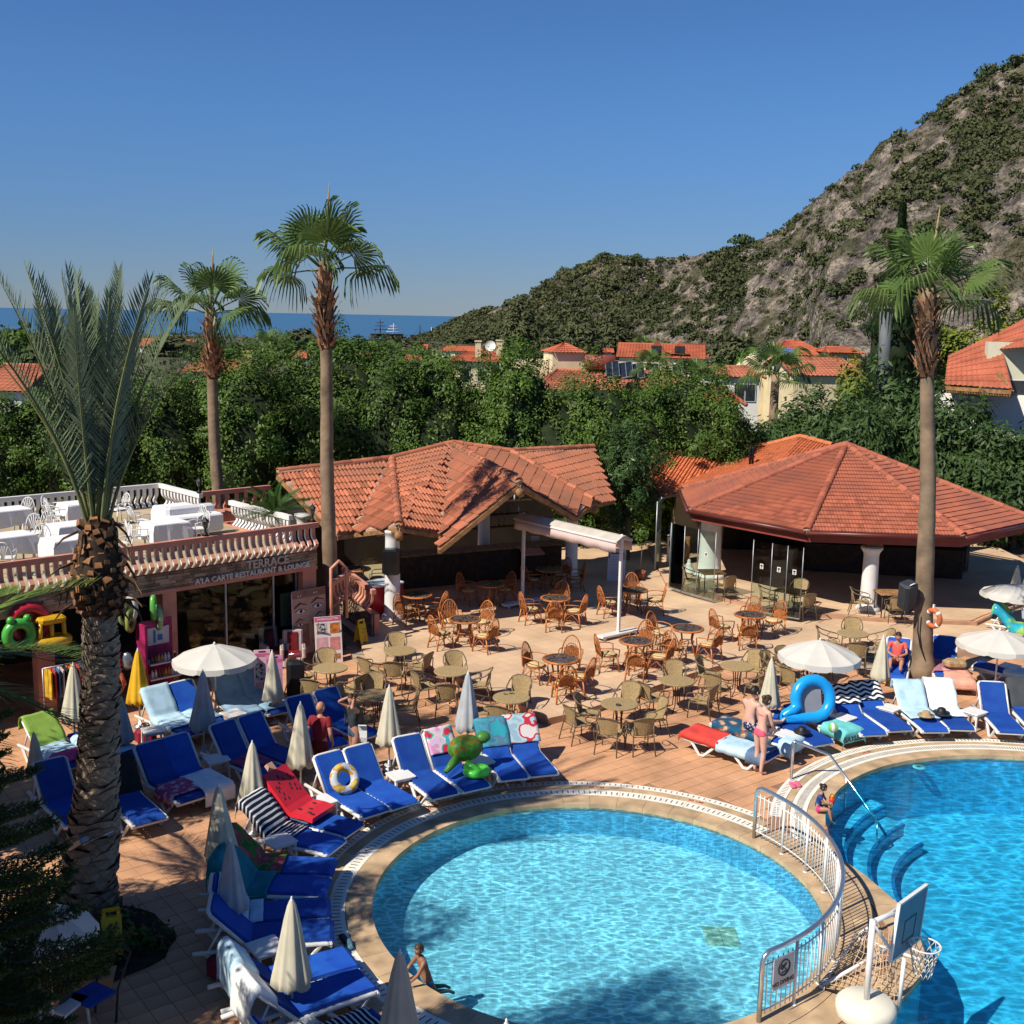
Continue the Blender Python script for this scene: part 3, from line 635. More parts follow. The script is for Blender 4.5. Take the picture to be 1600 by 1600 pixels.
# ------------------------------------------------------------------ terrace restaurant building
P0 = V((-5.26, 30.0)); TU = V((-0.726, -0.688)); TN = V((-0.688, 0.726))     # right front corner, along the front to the left, towards the back
TRZ = atan2(-TU.y, -TU.x)          # local +X runs along the front from left to right, +Y to the back
terr = thing('terrace_building', 'shop building with a white railed restaurant terrace on its roof', 'building', (P0.x, P0.y, 0), TRZ)
STONE = None
def stonemat():
    m = bpy.data.materials.new('stacked_stone'); m.use_nodes = True; t = m.node_tree; b = t.nodes['Principled BSDF']; b.inputs['Roughness'].default_value = 0.95; L = t.links.new
    tc = t.nodes.new('ShaderNodeTexCoord'); n = t.nodes.new('ShaderNodeTexNoise'); n.inputs['Scale'].default_value = 3.0; n.inputs['Detail'].default_value = 6
    r = t.nodes.new('ShaderNodeValToRGB'); e = r.color_ramp.elements; e[0].position = 0.3; e[0].color = (0.17, 0.105, 0.065, 1); e[1].position = 0.72; e[1].color = (0.44, 0.30, 0.19, 1)
    oi = t.nodes.new('ShaderNodeObjectInfo'); ad = t.nodes.new('ShaderNodeMath'); ad.operation = 'MULTIPLY_ADD'; ad.inputs[1].default_value = 0.5
    L(tc.outputs['Object'], n.inputs['Vector']); L(n.outputs['Fac'], ad.inputs[2]); L(oi.outputs['Random'], ad.inputs[0])
    sb = t.nodes.new('ShaderNodeMath'); sb.operation = 'SUBTRACT'; sb.inputs[1].default_value = 0.25; L(ad.outputs[0], sb.inputs[0]); L(sb.outputs[0], r.inputs[0]); L(r.outputs[0], b.inputs['Base Color']); return m
STONE = stonemat()
def stone_face(root, x0, x1, z0, z1, y, lim, name='stone', side=1, T=None):
    """a face of thin stacked stones: strips of uneven length standing out by different amounts"""
    mb0 = MB(); mb0.box(((x0+x1)/2, y+side*.03, (z0+z1)/2), (x1-x0, .04, z1-z0), T); mb0.build('stone_backing', mat('dark_joint', (0.05, 0.035, 0.025), 0.95), root)
    rest = MB(); k = 0; z = z0; lst = []
    while z < z1-0.02:
        h = min(random.uniform(.05, .085), z1-z); x = x0+random.uniform(-.2, 0)
        while x < x1:
            L0 = random.uniform(.18, .5); a, b = max(x, x0), min(x+L0, x1)
            if b-a > .03: lst.append((a, b, z, h))
            x += L0
        z += h
    lst.sort(key=lambda q: -q[0])
    for (a, b, z, h) in lst:
        pr = random.uniform(.01, .035)
        mb = MB() if k < lim else rest
        mb.box(((a+b)/2, y-side*(pr/2-.012), z+h/2), (b-a-.008, pr+.02, h-.007), T)
        if k < lim: mb.build(name, STONE, root)
        k += 1
    if rest.v: o = rest.build('stonework', STONE, root); o['kind'] = 'stuff'
TL = 21.0
mb = MB(); mb.box((-TL/2, 4.6, 2.78), (TL, 9.1, .26)); mb.build('terrace_floor', mat('terrace_slab', (0.40, 0.31, 0.19), 0.8, 0.1, 1), terr)
mb = MB(); mb.box((-TL/2, 0.02, 2.47), (TL, .2, .09)); mb.build('lintel', SALMON, terr)
stone_face(terr, -TL, 0, 2.515, 2.95, -.06, 150)
mb = MB(); mb.box((.03, 4.6, 2.7), (.06, 9.1, .5)); mb.build('side_fascia', SALMON, terr)
for x, w0 in ((-.22, .42), (-4.25, .36), (-7.3, .4), (-11.5, .4), (-15.5, .4)):
    mb = MB(); mb.box((x, .12, 1.21), (w0, .3, 2.42)); mb.build('pier', SALMON, terr)
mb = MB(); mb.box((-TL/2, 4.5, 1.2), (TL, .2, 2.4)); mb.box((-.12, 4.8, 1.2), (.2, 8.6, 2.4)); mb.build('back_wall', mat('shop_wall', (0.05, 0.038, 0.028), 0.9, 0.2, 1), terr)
for x0, x1 in ((-4.0, -2.6), (-2.55, -1.2), (-1.15, -.5)):
    mb = MB(); mb.box(((x0+x1)/2, .22, 1.2), (x1-x0-.04, .02, 2.36)); mb.build('pane', GLASS, terr)
    mb = MB(); mb.box((x1, .22, 1.2), (.05, .06, 2.4)); mb.build('mullion', GREYM, terr)
mb = MB(); mb.box((-.75, .30, 1.35), (.36, .05, .9)); mb.build('window', mat('lit_blind', (0.36, 0.32, 0.20), 0.6), terr)  # blind in one even beige tone
LET = mat('sign_letter', (0.55, 0.47, 0.37), 0.5, 0.05, 4)
LET2 = mat('sign_letter_white', (0.66, 0.62, 0.55), 0.5, 0.05, 4)
sg = thing('terrace_sign', 'raised letters reading TERRACE on the stone band of the terrace', 'sign', (P0.x, P0.y, 0), TRZ)
lettering("TERRACE", 0.30, M.Translation((-1.55, -.125, 2.82)) @ UPRIGHT, LET, sg, bold=0.006, ext=.02)
lettering("A'LA CARTE RESTAURANT & LOUNGE", 0.195, M.Translation((-1.95, -.125, 2.60)) @ UPRIGHT, LET2, sg, bold=0.004, ext=.02)
# balustrade: flat boards cut to an S, painted salmon outside and white inside
def baluster_mesh(h, outer, inner, w0=0.105, bel=0.17, dz=0.0):
    mb = MB(); pr = []; n = 9
    for i in range(n+1):
        f = i/n; y = -bel*math.exp(-((f-.30)/.20)**2) + (0.02 if f < .05 else 0); pr.append((y, f*h))
    vs = []; fs = []; mi = []
    for y, z in pr:
        vs += [(-w0/2, y-.035, z), (w0/2, y-.035, z), (w0/2, y+.035, z), (-w0/2, y+.035, z)]
    for i in range(n):
        for j in range(4): a = i*4+j; b = i*4+(j+1) % 4; fs.append((a, b, b+4, a+4)); mi.append(0 if j == 0 else 1)
    fs += [(3, 2, 1, 0), (n*4, n*4+1, n*4+2, n*4+3)]; mi += [1, 1]
    mb.add(vs, fs, mi); return mb.mesh('baluster', [outer, inner])
bal_f = baluster_mesh(.64, SALMON, WPAINT); bal_w = baluster_mesh(.64, WPAINT, WPAINT); bal_s = baluster_mesh(.64, SALMON, SALMON)
def balustrade(lab, a, b, z, me, railm, inward, step=.2, n=None, zb=None, root_loc=None):
    """a..b in terrace coordinates; balusters face away from 'inward'"""
    A, B = V((*a, z)), V((*b, zb if zb is not None else z)); d = B-A; L0 = d.length
    T0 = M.Translation((P0.x, P0.y, 0)) @ M.Rotation(TRZ, 4, 'Z'); W = T0 @ A
    t = thing('balustrade', lab, 'balustrade', W, TRZ)
    ang = atan2(d.y, d.x); k = int(d.to_2d().length/step)
    nrm = V((-sin(ang), cos(ang))); flip = nrm.dot(V(inward)) < 0
    for i in range(k):
        f = (i+.5)/k; p = d*f; obj('baluster', me, t, M.Translation(p) @ M.Rotation(ang+(pi if flip else 0), 4, 'Z'))
    up_ = V((0, 0, .64)); mb = MB(); mb.tube([V((0, 0, .69))-d.normalized()*.05, d+V((0, 0, .69))+d.normalized()*.05], .095, 4, smooth=False, flat=1.0); mb.build('rail', railm, t)
    return t
balustrade('long terrace balustrade of salmon S-shaped balusters above the stone band and sign', (-9.5, 0), (.02, 0), 2.93, bal_f, SALMON, (0, 1))
balustrade('white S-shaped balustrade along the back of the terrace by the trees', (-9.5, 9.0), (0, 9.0), 2.92, bal_w, WPAINT, (0, -1), .21)
balustrade('white S-shaped balustrade at the back right corner of the terrace', (0, 8.9), (0, 6.3), 2.92, bal_w, WPAINT, (-1, 0))
balustrade('white S-shaped balustrade beside the cycad and the terrace stairs', (0.1, 4.6), (.1, 1.4), 2.92, bal_w, WPAINT, (-1, 0), .17)
balustrade('short salmon balustrade at the top of the terrace stairs', (0.25, 6.6), (2.6, 6.6), 2.92, bal_s, SALMON, (0, -1), .3)
balustrade('salmon balustrade going down the outer side of the stairs', (2.6, 2.4), (1.95, .05), .92, bal_s, SALMON, (1, 0), .21, zb=.78)
balustrade('salmon balustrade of the stair landing below the terrace corner', (.35, -.2), (1.45, .55), 1.3, bal_s, SALMON, (0, 1), .24)
st = thing('stone_stair_wall', 'low stacked stone wall under the stair balustrade by the ice cream freezer', 'wall', (P0.x, P0.y, 0), TRZ)
T1 = M.Translation((2.6, 2.4, 0)) @ M.Rotation(atan2(-2.35, -.65), 4, 'Z')
mb = MB(); mb.box((1.2, .1, .42), (2.4, .2, .74), T1); mb.build('wall_core', SALMON, st)
stone_face(st, .0, 2.45, .16, .80, -.03, 110, T=T1)
mb = MB(); 
for i in range(9): mb.box((1.2, 7.2-i*.55, 2.75-i*.31), (2.0, .55, .3))
mb.build('stair_tread', SALMON, st)
mb = MB(); mb.tube([(.25, -.35, .1), (.25, -.35, 2.45), (.5, -.35, 2.62), (.75, -.35, 2.4), (.75, -.35, 1.0)], .05, 6); o = mb.build('handrail', SALMON, st)
# lanterns on the terrace corners
def lantern(x, y, z, lab):
    T0 = M.Translation((P0.x, P0.y, 0)) @ M.Rotation(TRZ, 4, 'Z'); t = thing('lantern', lab, 'lantern', T0 @ V((x, y, z)))
    mb = MB(); mb.lathe([(.09, 0), (.05, .05), (.03, .1), (.03, .18), (.06, .2)], 8); mb.build('post', BLACK, t)
    mb = MB(); mb.lathe([(.05, .2), (.085, .36)], 6, smooth=False); mb.build('glass', DGLASS, t)
    mb = MB(); mb.lathe([(.11, .36), (.06, .42), (.015, .46), (.0, .52)], 6, smooth=False); mb.build('cap', BLACK, t)
lantern(-3.2, .05, 3.70, 'black lantern on the front rail of the terrace'); lantern(.0, 6.35, 3.70, 'black lantern at the back corner of the terrace by the palm'); lantern(-.02, .1, 3.70, 'black lantern at the right end of the terrace rail')
# ------------------------------------------------------------------ trees and palms
def leafm(name, c1, c2, rough=0.5, trans=0.22, scale=1.2, spec=0.22): return mat(name, c1, rough, 0.1, scale, spec=spec, col2=c2, trans=trans, rnd=0.08)
FICUS = leafm('ficus_leaf', (0.088, 0.150, 0.018), (0.034, 0.078, 0.012), trans=.12); FICUS2 = leafm('young_leaf', (0.105, 0.165, 0.025), (0.045, 0.095, 0.015), trans=.12)
MANGO = leafm('mango_leaf', (0.065, 0.115, 0.030), (0.030, 0.062, 0.016), 0.5)
BARK = mat('bark', (0.17, 0.125, 0.085), 0.95, 0.3, 6, bump=0.5); CORE = mat('twig_mass', (0.016, 0.028, 0.007), 0.95, 0.2, 3)  # near-black core: the shade inside the crowns is put into its colour
def quads(name, P, U, W, m, extra=None, mats2=None):
    """many leaves at once: centre P, half length U, half width W (n x 3 arrays); a leaf is a pointed fold of four corners"""
    n = len(P); v = np.empty((n, 4, 3)); v[:, 0] = P-U; v[:, 1] = P+W; v[:, 2] = P+U; v[:, 3] = P-W
    vs = v.reshape(-1, 3); ev, ef, emi = extra if extra else ([], [], [])
    me = bpy.data.meshes.new(name); nv = len(vs)+len(ev); allv = np.concatenate([vs, np.array(ev).reshape(-1, 3)]) if len(ev) else vs
    me.vertices.add(nv); me.vertices.foreach_set('co', allv.ravel()); fl = [len(f) for f in ef]
    idx = np.concatenate([np.arange(n*4), np.array([k+n*4 for f in ef for k in f], dtype=int)]) if ef else np.arange(n*4)
    tot = np.concatenate([np.full(n, 4), np.array(fl, dtype=int)]) if ef else np.full(n, 4)
    me.loops.add(len(idx)); me.loops.foreach_set('vertex_index', idx.astype(np.int32)); me.polygons.add(len(tot))
    st = np.concatenate([[0], np.cumsum(tot)[:-1]]); me.polygons.foreach_set('loop_start', st.astype(np.int32)); me.polygons.foreach_set('loop_total', tot.astype(np.int32))
    for q in ([m]+(mats2 or [])): me.materials.append(q)
    mi = np.zeros(len(tot), dtype=np.int32)
    if ef: mi[n:] = np.array(emi)+1
    me.polygons.foreach_set('material_index', mi); me.update(calc_edges=True); me.validate(); return me
def crown(name, rng, rad, nclump, per, ls, m, clump=0.42, droop=0.0, aspect=0.42, core=0.62, cz=0.0, flat=1.0, bottom=-1.0):
    rad = np.array(rad); d = rng.normal(size=(nclump, 3)); d /= np.linalg.norm(d, axis=1)[:, None]
    d = d[d[:, 2] > bottom]; k = len(d); rr = 0.62+0.38*rng.random(k)**0.5
    lump = 1+0.16*np.sin(d[:, 0]*5+rng.random()*6)+0.13*np.sin(d[:, 2]*7+d[:, 1]*4+rng.random()*6)
    c = d*rr[:, None]*rad*lump[:, None]
    cs = clump*(0.6+0.8*rng.random(k)); off = rng.normal(size=(k, per, 3)); off /= np.linalg.norm(off, axis=2)[..., None]; off *= (rng.random((k, per, 1))**0.4)
    off[..., 2] *= flat
    P = (c[:, None, :]+off*cs[:, None, None]).reshape(-1, 3)
    out = (off*0.7+d[:, None, :]*0.6).reshape(-1, 3); out[:, 2] += 0.45; out += rng.normal(size=out.shape)*0.38
    out /= np.linalg.norm(out, axis=1)[:, None]+1e-9
    t = rng.normal(size=out.shape); t[:, 2] -= droop; t -= out*(t*out).sum(1)[:, None]; t /= np.linalg.norm(t, axis=1)[:, None]+1e-9
    b = np.cross(out, t); s = ls*(0.65+0.7*rng.random(len(P)))
    mb = MB()
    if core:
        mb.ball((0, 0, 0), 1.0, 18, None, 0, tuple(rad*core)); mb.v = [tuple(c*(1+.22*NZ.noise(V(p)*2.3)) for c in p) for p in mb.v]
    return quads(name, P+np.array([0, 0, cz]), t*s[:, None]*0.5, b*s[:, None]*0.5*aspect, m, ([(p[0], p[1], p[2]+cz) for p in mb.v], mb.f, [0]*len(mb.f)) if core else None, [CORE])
rng = np.random.default_rng(11)
hed = []
for i in range(6):
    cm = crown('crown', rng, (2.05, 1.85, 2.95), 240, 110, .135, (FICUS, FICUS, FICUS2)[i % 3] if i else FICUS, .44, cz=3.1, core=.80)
    hed.append(cm)
trk = MB(); trk.tube([(0, 0, 0), (.05, .02, 1.2), (-.03, .05, 2.6), (.02, 0, 4.2)], [.17, .14, .11, .04], 8)
for a in range(5): trk.tube([(0, 0, 1.5+.3*a), (.7*cos(a*1.9), .7*sin(a*1.9), 2.6+.4*a)], [.07, .03], 6)
trkm = trk.mesh('trunk', BARK)
def tree(name, lab, grp, x, y, top, cm, h0, rz, wide=1.0, tm=None, cat='tree'):
    t = thing(name, lab, cat, (x, y, -.1), rz, grp); k = (top+.1)/h0; t.scale = (wide, wide, k)
    obj('crown', cm, t); obj('trunk', tm or trkm, t); return t
ORD = ['first', 'second', 'third', 'fourth', 'fifth', 'sixth', 'seventh', 'eighth', 'ninth', 'tenth', 'eleventh', 'twelfth', 'thirteenth', 'fourteenth', 'fifteenth', 'sixteenth', 'seventeenth', 'eighteenth', 'nineteenth', 'twentieth']
hedge = [(-70, 640, 42, 1.0), (-10, 628, 42, .95), (50, 612, 42.5, 1), (118, 600, 43, .95), (185, 596, 43, 1), (252, 590, 43.5, .95), (322, 574, 44, 1), (395, 560, 44.5, 1.05), (468, 552, 45, 1.05), (540, 548, 45.5, 1.05), (612, 546, 46, 1.1), (682, 556, 46, .95), (752, 592, 46, .9), (806, 553, 46.5, 1.05), (868, 612, 46, .95), (936, 588, 46.5, 1.0), (1000, 606, 46.5, .95), (1062, 580, 47, 1.05), (1118, 606, 47, .9)]
for i, (px, py, Y, wd) in enumerate(hedge):
    p = aty(px, py, Y)
    tree('ficus_tree', '%s dense green ficus from the left in the tall hedge row behind the roofs' % ORD[i], 'ficus trees in the tall hedge row', p.x, Y+random.uniform(-.5, .5), p.z, hed[i % 6], 5.85, random.uniform(0, 6.28), wd)
    # a lower bush in front, so the hedge is leafy to the ground
mng = [crown('crown', rng, (2.3, 2.1, 2.2), 190, 50, .30, MANGO, .55, droop=.9, aspect=.3, cz=2.6) for _ in range(3)]
MLAB = ['dark mango tree with drooping leaves above the pavilion roof peak', 'dark mango tree beside the silver flue pipe', 'bushy mango tree left of the right palm trunk', 'dark mango tree just right of the right palm trunk', 'mango tree below the cream house at the right', 'low mango tree at the right edge over the pavilion roof', 'rounded mango tree left of the pavilion roof peak', 'loose leafy tree behind the gap between the two tile roofs']
for i, (px, py, Y, wd) in enumerate(((1290, 590, 49, 1.0), (1345, 610, 48, .9), (1405, 560, 50, 1.1), (1485, 585, 49, 1.1), (1540, 640, 47.5, 1.0), (1600, 655, 47, 1.0), (1235, 628, 49, 1.0), (1178, 640, 48.5, .95))):
    p = aty(px, py, Y); tree('mango_tree', MLAB[i], 'mango trees behind the pavilion', p.x, Y, p.z, mng[i % 3], 5.35, i*1.3, wd)
p = aty(985, 690, 43.5)
ol = crown('crown', rng, (1.5, 1.2, 1.75), 120, 60, .24, leafm('oleander_leaf', (0.07, 0.13, 0.035), (0.03, 0.06, 0.02), .35), .42, droop=.5, aspect=.22, cz=3.6, core=.5)
tree('oleander_tree', 'narrow leaved tree between the orange bar roof and the red pavilion', None, p.x-.1, 42.6, 5.3, ol, 5.4, .4, .85)
pt = thing('potted_tree', 'thin young potted tree beside the menu board at the pavilion', 'plant', g(1000, 905, .16))
mb = MB(); mb.tube([(0, 0, .3), (.03, 0, 1.0), (-.02, 0, 1.6)], .018, 6); mb.build('stem', BARK, pt)
mb = MB(); mb.lathe([(.14, 0), (.2, .3), (.18, .3), (.16, .24)], 12); mb.build('pot', TERRA, pt)
obj('crown', crown('crown', rng, (.26, .26, .3), 18, 14, .14, FICUS2, .14, cz=1.65, core=0), pt)

# fan palms -----------------------------------------------------------
FAN = leafm('fan_leaf', (0.125, 0.19, 0.045), (0.062, 0.115, 0.030), 0.38, 0.25, 2.0); FAND = mat('dry_boot', (0.33, 0.17, 0.085), 0.9, 0.35, 5, rnd=.3); DRYSP = mat('dry_spear', (0.34, 0.25, 0.13), 0.9, 0.2, 6)
PTRUNK = mat('palm_trunk', (0.235, 0.165, 0.105), 0.95, 0.22, 2.2, bump=0.6, bscale=9)
def fan_leaf(rg, r=1.0, spread=150, nseg=32, droop=0.55):
    """petiole along +Y then a pleated fan whose free tips hang"""
    mb = MB(); pet = 1.08; mb.tube([(0, 0, 0), (0, pet*.5, .05), (0, pet, .02)], [.03, .022, .018], 5, mi=1)
    for i in range(nseg):
        a = R(-spread+2*spread*i/(nseg-1)); L0 = r*(0.80+0.22*cos(a*.6))*(1+rg.uniform(-.05, .05)); da = R(spread)/nseg*1.02
        zf = 0.03 if i % 2 else -0.03
        def pnt(f, aa, hang): return (sin(aa)*f*L0, pet+cos(aa)*f*L0*0.95, .02+.10*f-0.16*abs(sin(aa))*f-hang)
        j = rg.uniform(.75, 1.3); h1, h2 = 0.10*droop*j, 0.60*droop*j
        vs = [pnt(0.03, a, 0), pnt(.55, a-da, .02), pnt(.55, a+da, .02), pnt(.80, a-da*.5, h1), pnt(.80, a+da*.5, h1)]
        tip = pnt(1.0, a, h2); tip2 = (tip[0]*.985, pet+(tip[1]-pet)*.985, tip[2]-.22*droop*j); vs.append(tip); vs.append(tip2)
        vs = [(x, y, z+(zf*.5 if k in (1, 3) else 0)) for k, (x, y, z) in enumerate(vs)]
        mb.add(vs, [(0, 1, 2), (1, 3, 4, 2), (3, 5, 4), (3, 6, 5)], 0)
    return mb.mesh('fan_leaf', [FAN, FAN])
rg = random.Random(3)
fans = [fan_leaf(rg, .88, 122, 30, dr) for dr in (.22, .4, .6, .85)]
def boot_mesh():
    mb = MB(); mb.add([(-.07, 0, 0), (.07, 0, 0), (-.05, .10, .22), (.05, .10, .22), (-.02, .19, .42), (.03, .20, .40), (0, .03, .2)], [(0, 1, 3, 2), (2, 3, 5, 4), (0, 2, 6), (1, 6, 3)]); return mb.mesh('leaf_base', FAND)
bootm = boot_mesh()
def fan_palm(lab, base, crown_pt, r0, r1, boots, leaf_r, nleaf, seed, spear=True, zoff=0):
    rg = random.Random(seed); B = V(base); C0 = V(crown_pt); t = thing('fan_palm', lab, 'palm tree', B)
    D = C0-B; n = 26; pts = []; rr = []
    for i in range(n+1):
        f = i/n; p = D*f+V((sin(f*3.1+seed)*.08*(1-abs(2*f-1)), 0, 0)); pts.append(p); rr.append((r0+(r1-r0)*f**.8)*(1+0.035*sin(i*2.4+seed))*(1+0.55*max(0, .07-f)/.07))
    mb = MB(); mb.tube(pts, rr, 14); mb.build('trunk', PTRUNK, t)
    z0, z1 = boots; k = 0
    nb = 110
    for i in range(nb):
        f = i/nb; z = (z0+(z1-z0)*f)-B.z; a = i*2.4; ff = z/D.z; q = D*ff; bul = 0.75+.9*sin(pi*min(1, f*1.15+.08))
        T = M.Translation(q) @ M.Rotation(a, 4, 'Z') @ M.Translation((0, r1*(.6+.55*bul), 0)) @ M.Rotation(rg.uniform(-.3, .55), 4, 'X') @ M.Scale(rg.uniform(.7, 1.15), 4)
        obj('leaf_base', bootm, t, T)
    mb = MB(); q = [D*((z0+(z1-z0)*i/8-B.z)/D.z) for i in range(9)]; mb.tube(q, [r1*(.9+.75*sin(pi*min(1, i/8*1.15+.08))) for i in range(9)], 12); mb.build('boot_fibre', mat('boot_fibre', (0.13, 0.06, 0.03), 0.95, 0.4, 8, bump=.6), t)
    for i in range(nleaf):
        f = i/nleaf; el = R(80-92*f**1.05+rg.uniform(-9, 9)); a = i*2.399+seed; idx = min(3, int(f*4))
        T = M.Translation(D-V((0, 0, .25))) @ M.Rotation(a, 4, 'Z') @ M.Rotation(el, 4, 'X') @ M.Rotation(rg.uniform(-.6, .6), 4, 'Y') @ M.Scale(leaf_r*rg.uniform(.88, 1.08), 4)
        obj('fan_leaf', fans[idx], t, T)
    if spear:
        mb = MB(); mb.tube([D-V((0, 0, .2)), D+V((.1, 0, 1.1)), D+V((.16, 0, 2.0))], [.03, .045, .008], 6); mb.build('spear_leaf', DRYSP, t)
    return t
def top(px, py, Y): return aty(px, py, Y)
bm = g(521, 1010, 0)
fan_palm('tall fan palm standing in front of the orange bar roof', bm, top(506, 408, bm.y), .235, .145, (top(505, 548, bm.y).z, top(505, 432, bm.y).z), .98, 13, 4)
fan_palm('fan palm behind the terrace, shorter than the one by the bar', (aty(345, 770, 39.5).x, 39.5, -.1), top(328, 480, 39.5), .24, .17, (top(326, 592, 39.5).z, top(326, 508, 39.5).z), 1.04, 12, 9)
br = g(1441, 1062, 0)
fan_palm('fan palm with a lifebuoy and loudspeaker on its trunk, in front of the pavilion', br, top(1449, 450, br.y), .27, .15, (top(1445, 590, br.y).z, top(1447, 478, br.y).z), 1.02, 12, 6.2)

# small palms and the cycad ------------------------------------------------
FEATH = leafm('feather_leaf', (0.175, 0.225, 0.125), (0.085, 0.13, 0.072), 0.38, 0.12, 1.5, .4)
def feather(n, L0, ll, w, m, name='frond', arch=0.4, vee=0.55, bare=0.12, rg=random.Random(1), stiff=1.0, sm=None):
    mb = MB(); pts = []
    def ax(f): return V((0, L0*f*(1-.06*f), L0*(0.02*f-arch*0.5*f*f)))
    ks = 12; mb.tube([ax(i/ks) for i in range(ks+1)], [max(.004, .03*L0/3.5*(1-f/ks)**.8) for f in range(ks+1)], 5, mi=1)
    for i in range(n):
        f = bare+(1-bare)*i/(n-1); p = ax(f); l = ll*(0.35+.65*sin(pi*min(1, .18+f*.86))**.7)*rg.uniform(.92, 1.06); th = R(52-34*f+rg.uniform(-4, 4))
        for s in (-1, 1):
            d = V((s*sin(th), cos(th), vee*sin(th)+rg.uniform(-.08, .08))).normalized(); q = d.cross(V((0, 0, 1))).normalized()*w; u = V((0, 0, 1))
            e = p+d*l+V((0, 0, -.10*l*(1.2-stiff))); m1 = p+d*l*.45
            mb.add([p-q*.5, m1-q, m1+q, p+q*.5, e], [(0, 1, 2, 3), (1, 4, 2)], 0)
    return mb.mesh(name, [m, sm or m])
cyc = thing('cycad', 'dark green cycad with arching fronds behind the terrace rail beside the stairs', 'plant', aty(430, 812, 31.9))
CYM = leafm('cycad_leaf', (0.055, 0.115, 0.022), (0.025, 0.06, 0.012), .35, .1); cm_ = feather(34, 1.25, .22, .012, CYM, 'frond', .9, .5, .1)
mb = MB(); mb.lathe([(.16, -.9), (.17, -.2), (.12, .1), (.05, .15)], 10); mb.build('stem', BARK, cyc)
for i in range(26): obj('frond', cm_, cyc, M.Translation((0, 0, .05)) @ M.Rotation(i*2.4, 4, 'Z') @ M.Rotation(R(68-55*i/26), 4, 'X'))

# the great date palm on the left ---------------------------------------------
PBARK = mat('date_bark', (0.29, 0.225, 0.16), 0.95, 0.3, 4, rnd=.25, bump=.6, bscale=25); PBARK2 = mat('date_bark_gap', (0.05, 0.035, 0.022), 0.95, 0.3, 6)
dpb = V((-6.42, 16.15, 0)); dpt = V((aty(153, 860, 16.15).x, 16.15, 5.75))
dp = thing('date_palm', 'large date palm with tied upright fronds in front of the terrace restaurant', 'palm tree', dpb)
D = dpt-dpb; n = 20; pts = [D*(i/n)+V((.12*sin(i/n*3.1), 0, 0)) for i in range(n+1)]
def drad(f): return .345-.16*f**.7+.10*max(0, 1-f*9)+(.04 if f < .3 else 0)
mb = MB(); mb.tube(pts, [drad(i/n)-.03 for i in range(n+1)], 16); mb.build('trunk', PBARK2, dp)
mb = MB(); mb.add([(-.125, .0, -.055), (.125, .0, -.055), (-.15, .03, .02), (.15, .03, .02), (-.07, .075, .075), (.07, .075, .075), (0, .085, .0), (0, .01, -.095)], [(0, 7, 1, 6), (0, 6, 4, 2), (1, 3, 5, 6), (4, 6, 5)]); scm = mb.mesh('leaf_scar', PBARK)
for i in range(460):                                        # spiral of old leaf scars up the trunk
    f = .015+.93*(i/460)**1.05; a = i*2.39996; rad = drad(f)
    if sin(a) > .5: continue                                # far side of the trunk
    q = D*f+V((.12*sin(f*3.1), 0, 0)); s = (1.5-.42*f)*random.uniform(.85, 1.1)
    T = M.Translation(q) @ M.Rotation(a-pi/2, 4, 'Z') @ M.Translation((0, rad-.05, random.uniform(-.02, .02))) @ M.Rotation(random.uniform(-.25, .25), 4, 'Y') @ M.Rotation(random.uniform(-.3, .2), 4, 'X') @ M.Scale(s, 4)
    obj('leaf_scar', scm, dp, T)
BOOT2 = mat('cut_boot', (0.17, 0.09, 0.045), 0.9, 0.4, 6, rnd=.35); CUTF = mat('cut_face', (0.30, 0.135, 0.055), 0.85, .2, 6)
mb = MB(); mb.add([(-.1, 0, -.12), (.1, 0, -.12), (-.075, .16, .10), (.075, .16, .10), (-.06, .11, .2), (.06, .11, .2), (-.09, 0, .12), (.09, 0, .12)], [(0, 1, 3, 2), (2, 3, 5, 4), (4, 5, 7, 6), (0, 2, 4, 6), (1, 7, 5, 3)], [0, 1, 0, 0, 0]); b2 = mb.mesh('cut_boot', [BOOT2, CUTF])
mb = MB(); mb.tube([(0, 0, 0), (.02, .12, .1), (-.02, .3, -.02), (.03, .42, -.2)], [.035, .03, .02, .006], 4, smooth=False); fib = mb.mesh('dry_fibre', BOOT2)
for i in range(150):
    f = i/150; z = -.95+1.35*f; a = i*2.4; q = D+V((0, 0, z)); rad = .18+.13*sin(pi*min(1, f*.85+.22))
    T = M.Translation(q) @ M.Rotation(a, 4, 'Z') @ M.Translation((0, rad-.05, 0)) @ M.Rotation(random.uniform(-.5, .6)-.1, 4, 'X') @ M.Rotation(random.uniform(-.5, .5), 4, 'Y') @ M.Scale(random.uniform(.5, .85), 4)
    obj('cut_boot', b2, dp, T)
    if i % 5 == 0: obj('dry_fibre', fib, dp, M.Translation(q) @ M.Rotation(random.uniform(0, 6.28), 4, 'Z') @ M.Translation((0, rad-.05, 0)) @ M.Rotation(random.uniform(-.6, .6), 4, 'X'))
mb = MB(); mb.lathe([(.2, -1.0), (.32, -.6), (.34, -.2), (.26, .2), (.16, .5)], 14, M.Translation(D)); mb.build('boot_fibre', PBARK2, dp)
RACH = mat('frond_stalk', (0.20, 0.22, 0.085), .5, .15, 4)
fr = [feather(62, 4.15, .60, .012, FEATH, 'frond', ar, .45, .20, random.Random(s), sm=RACH) for s, ar in ((1, .10), (2, .32), (3, .60))]
nf = 25
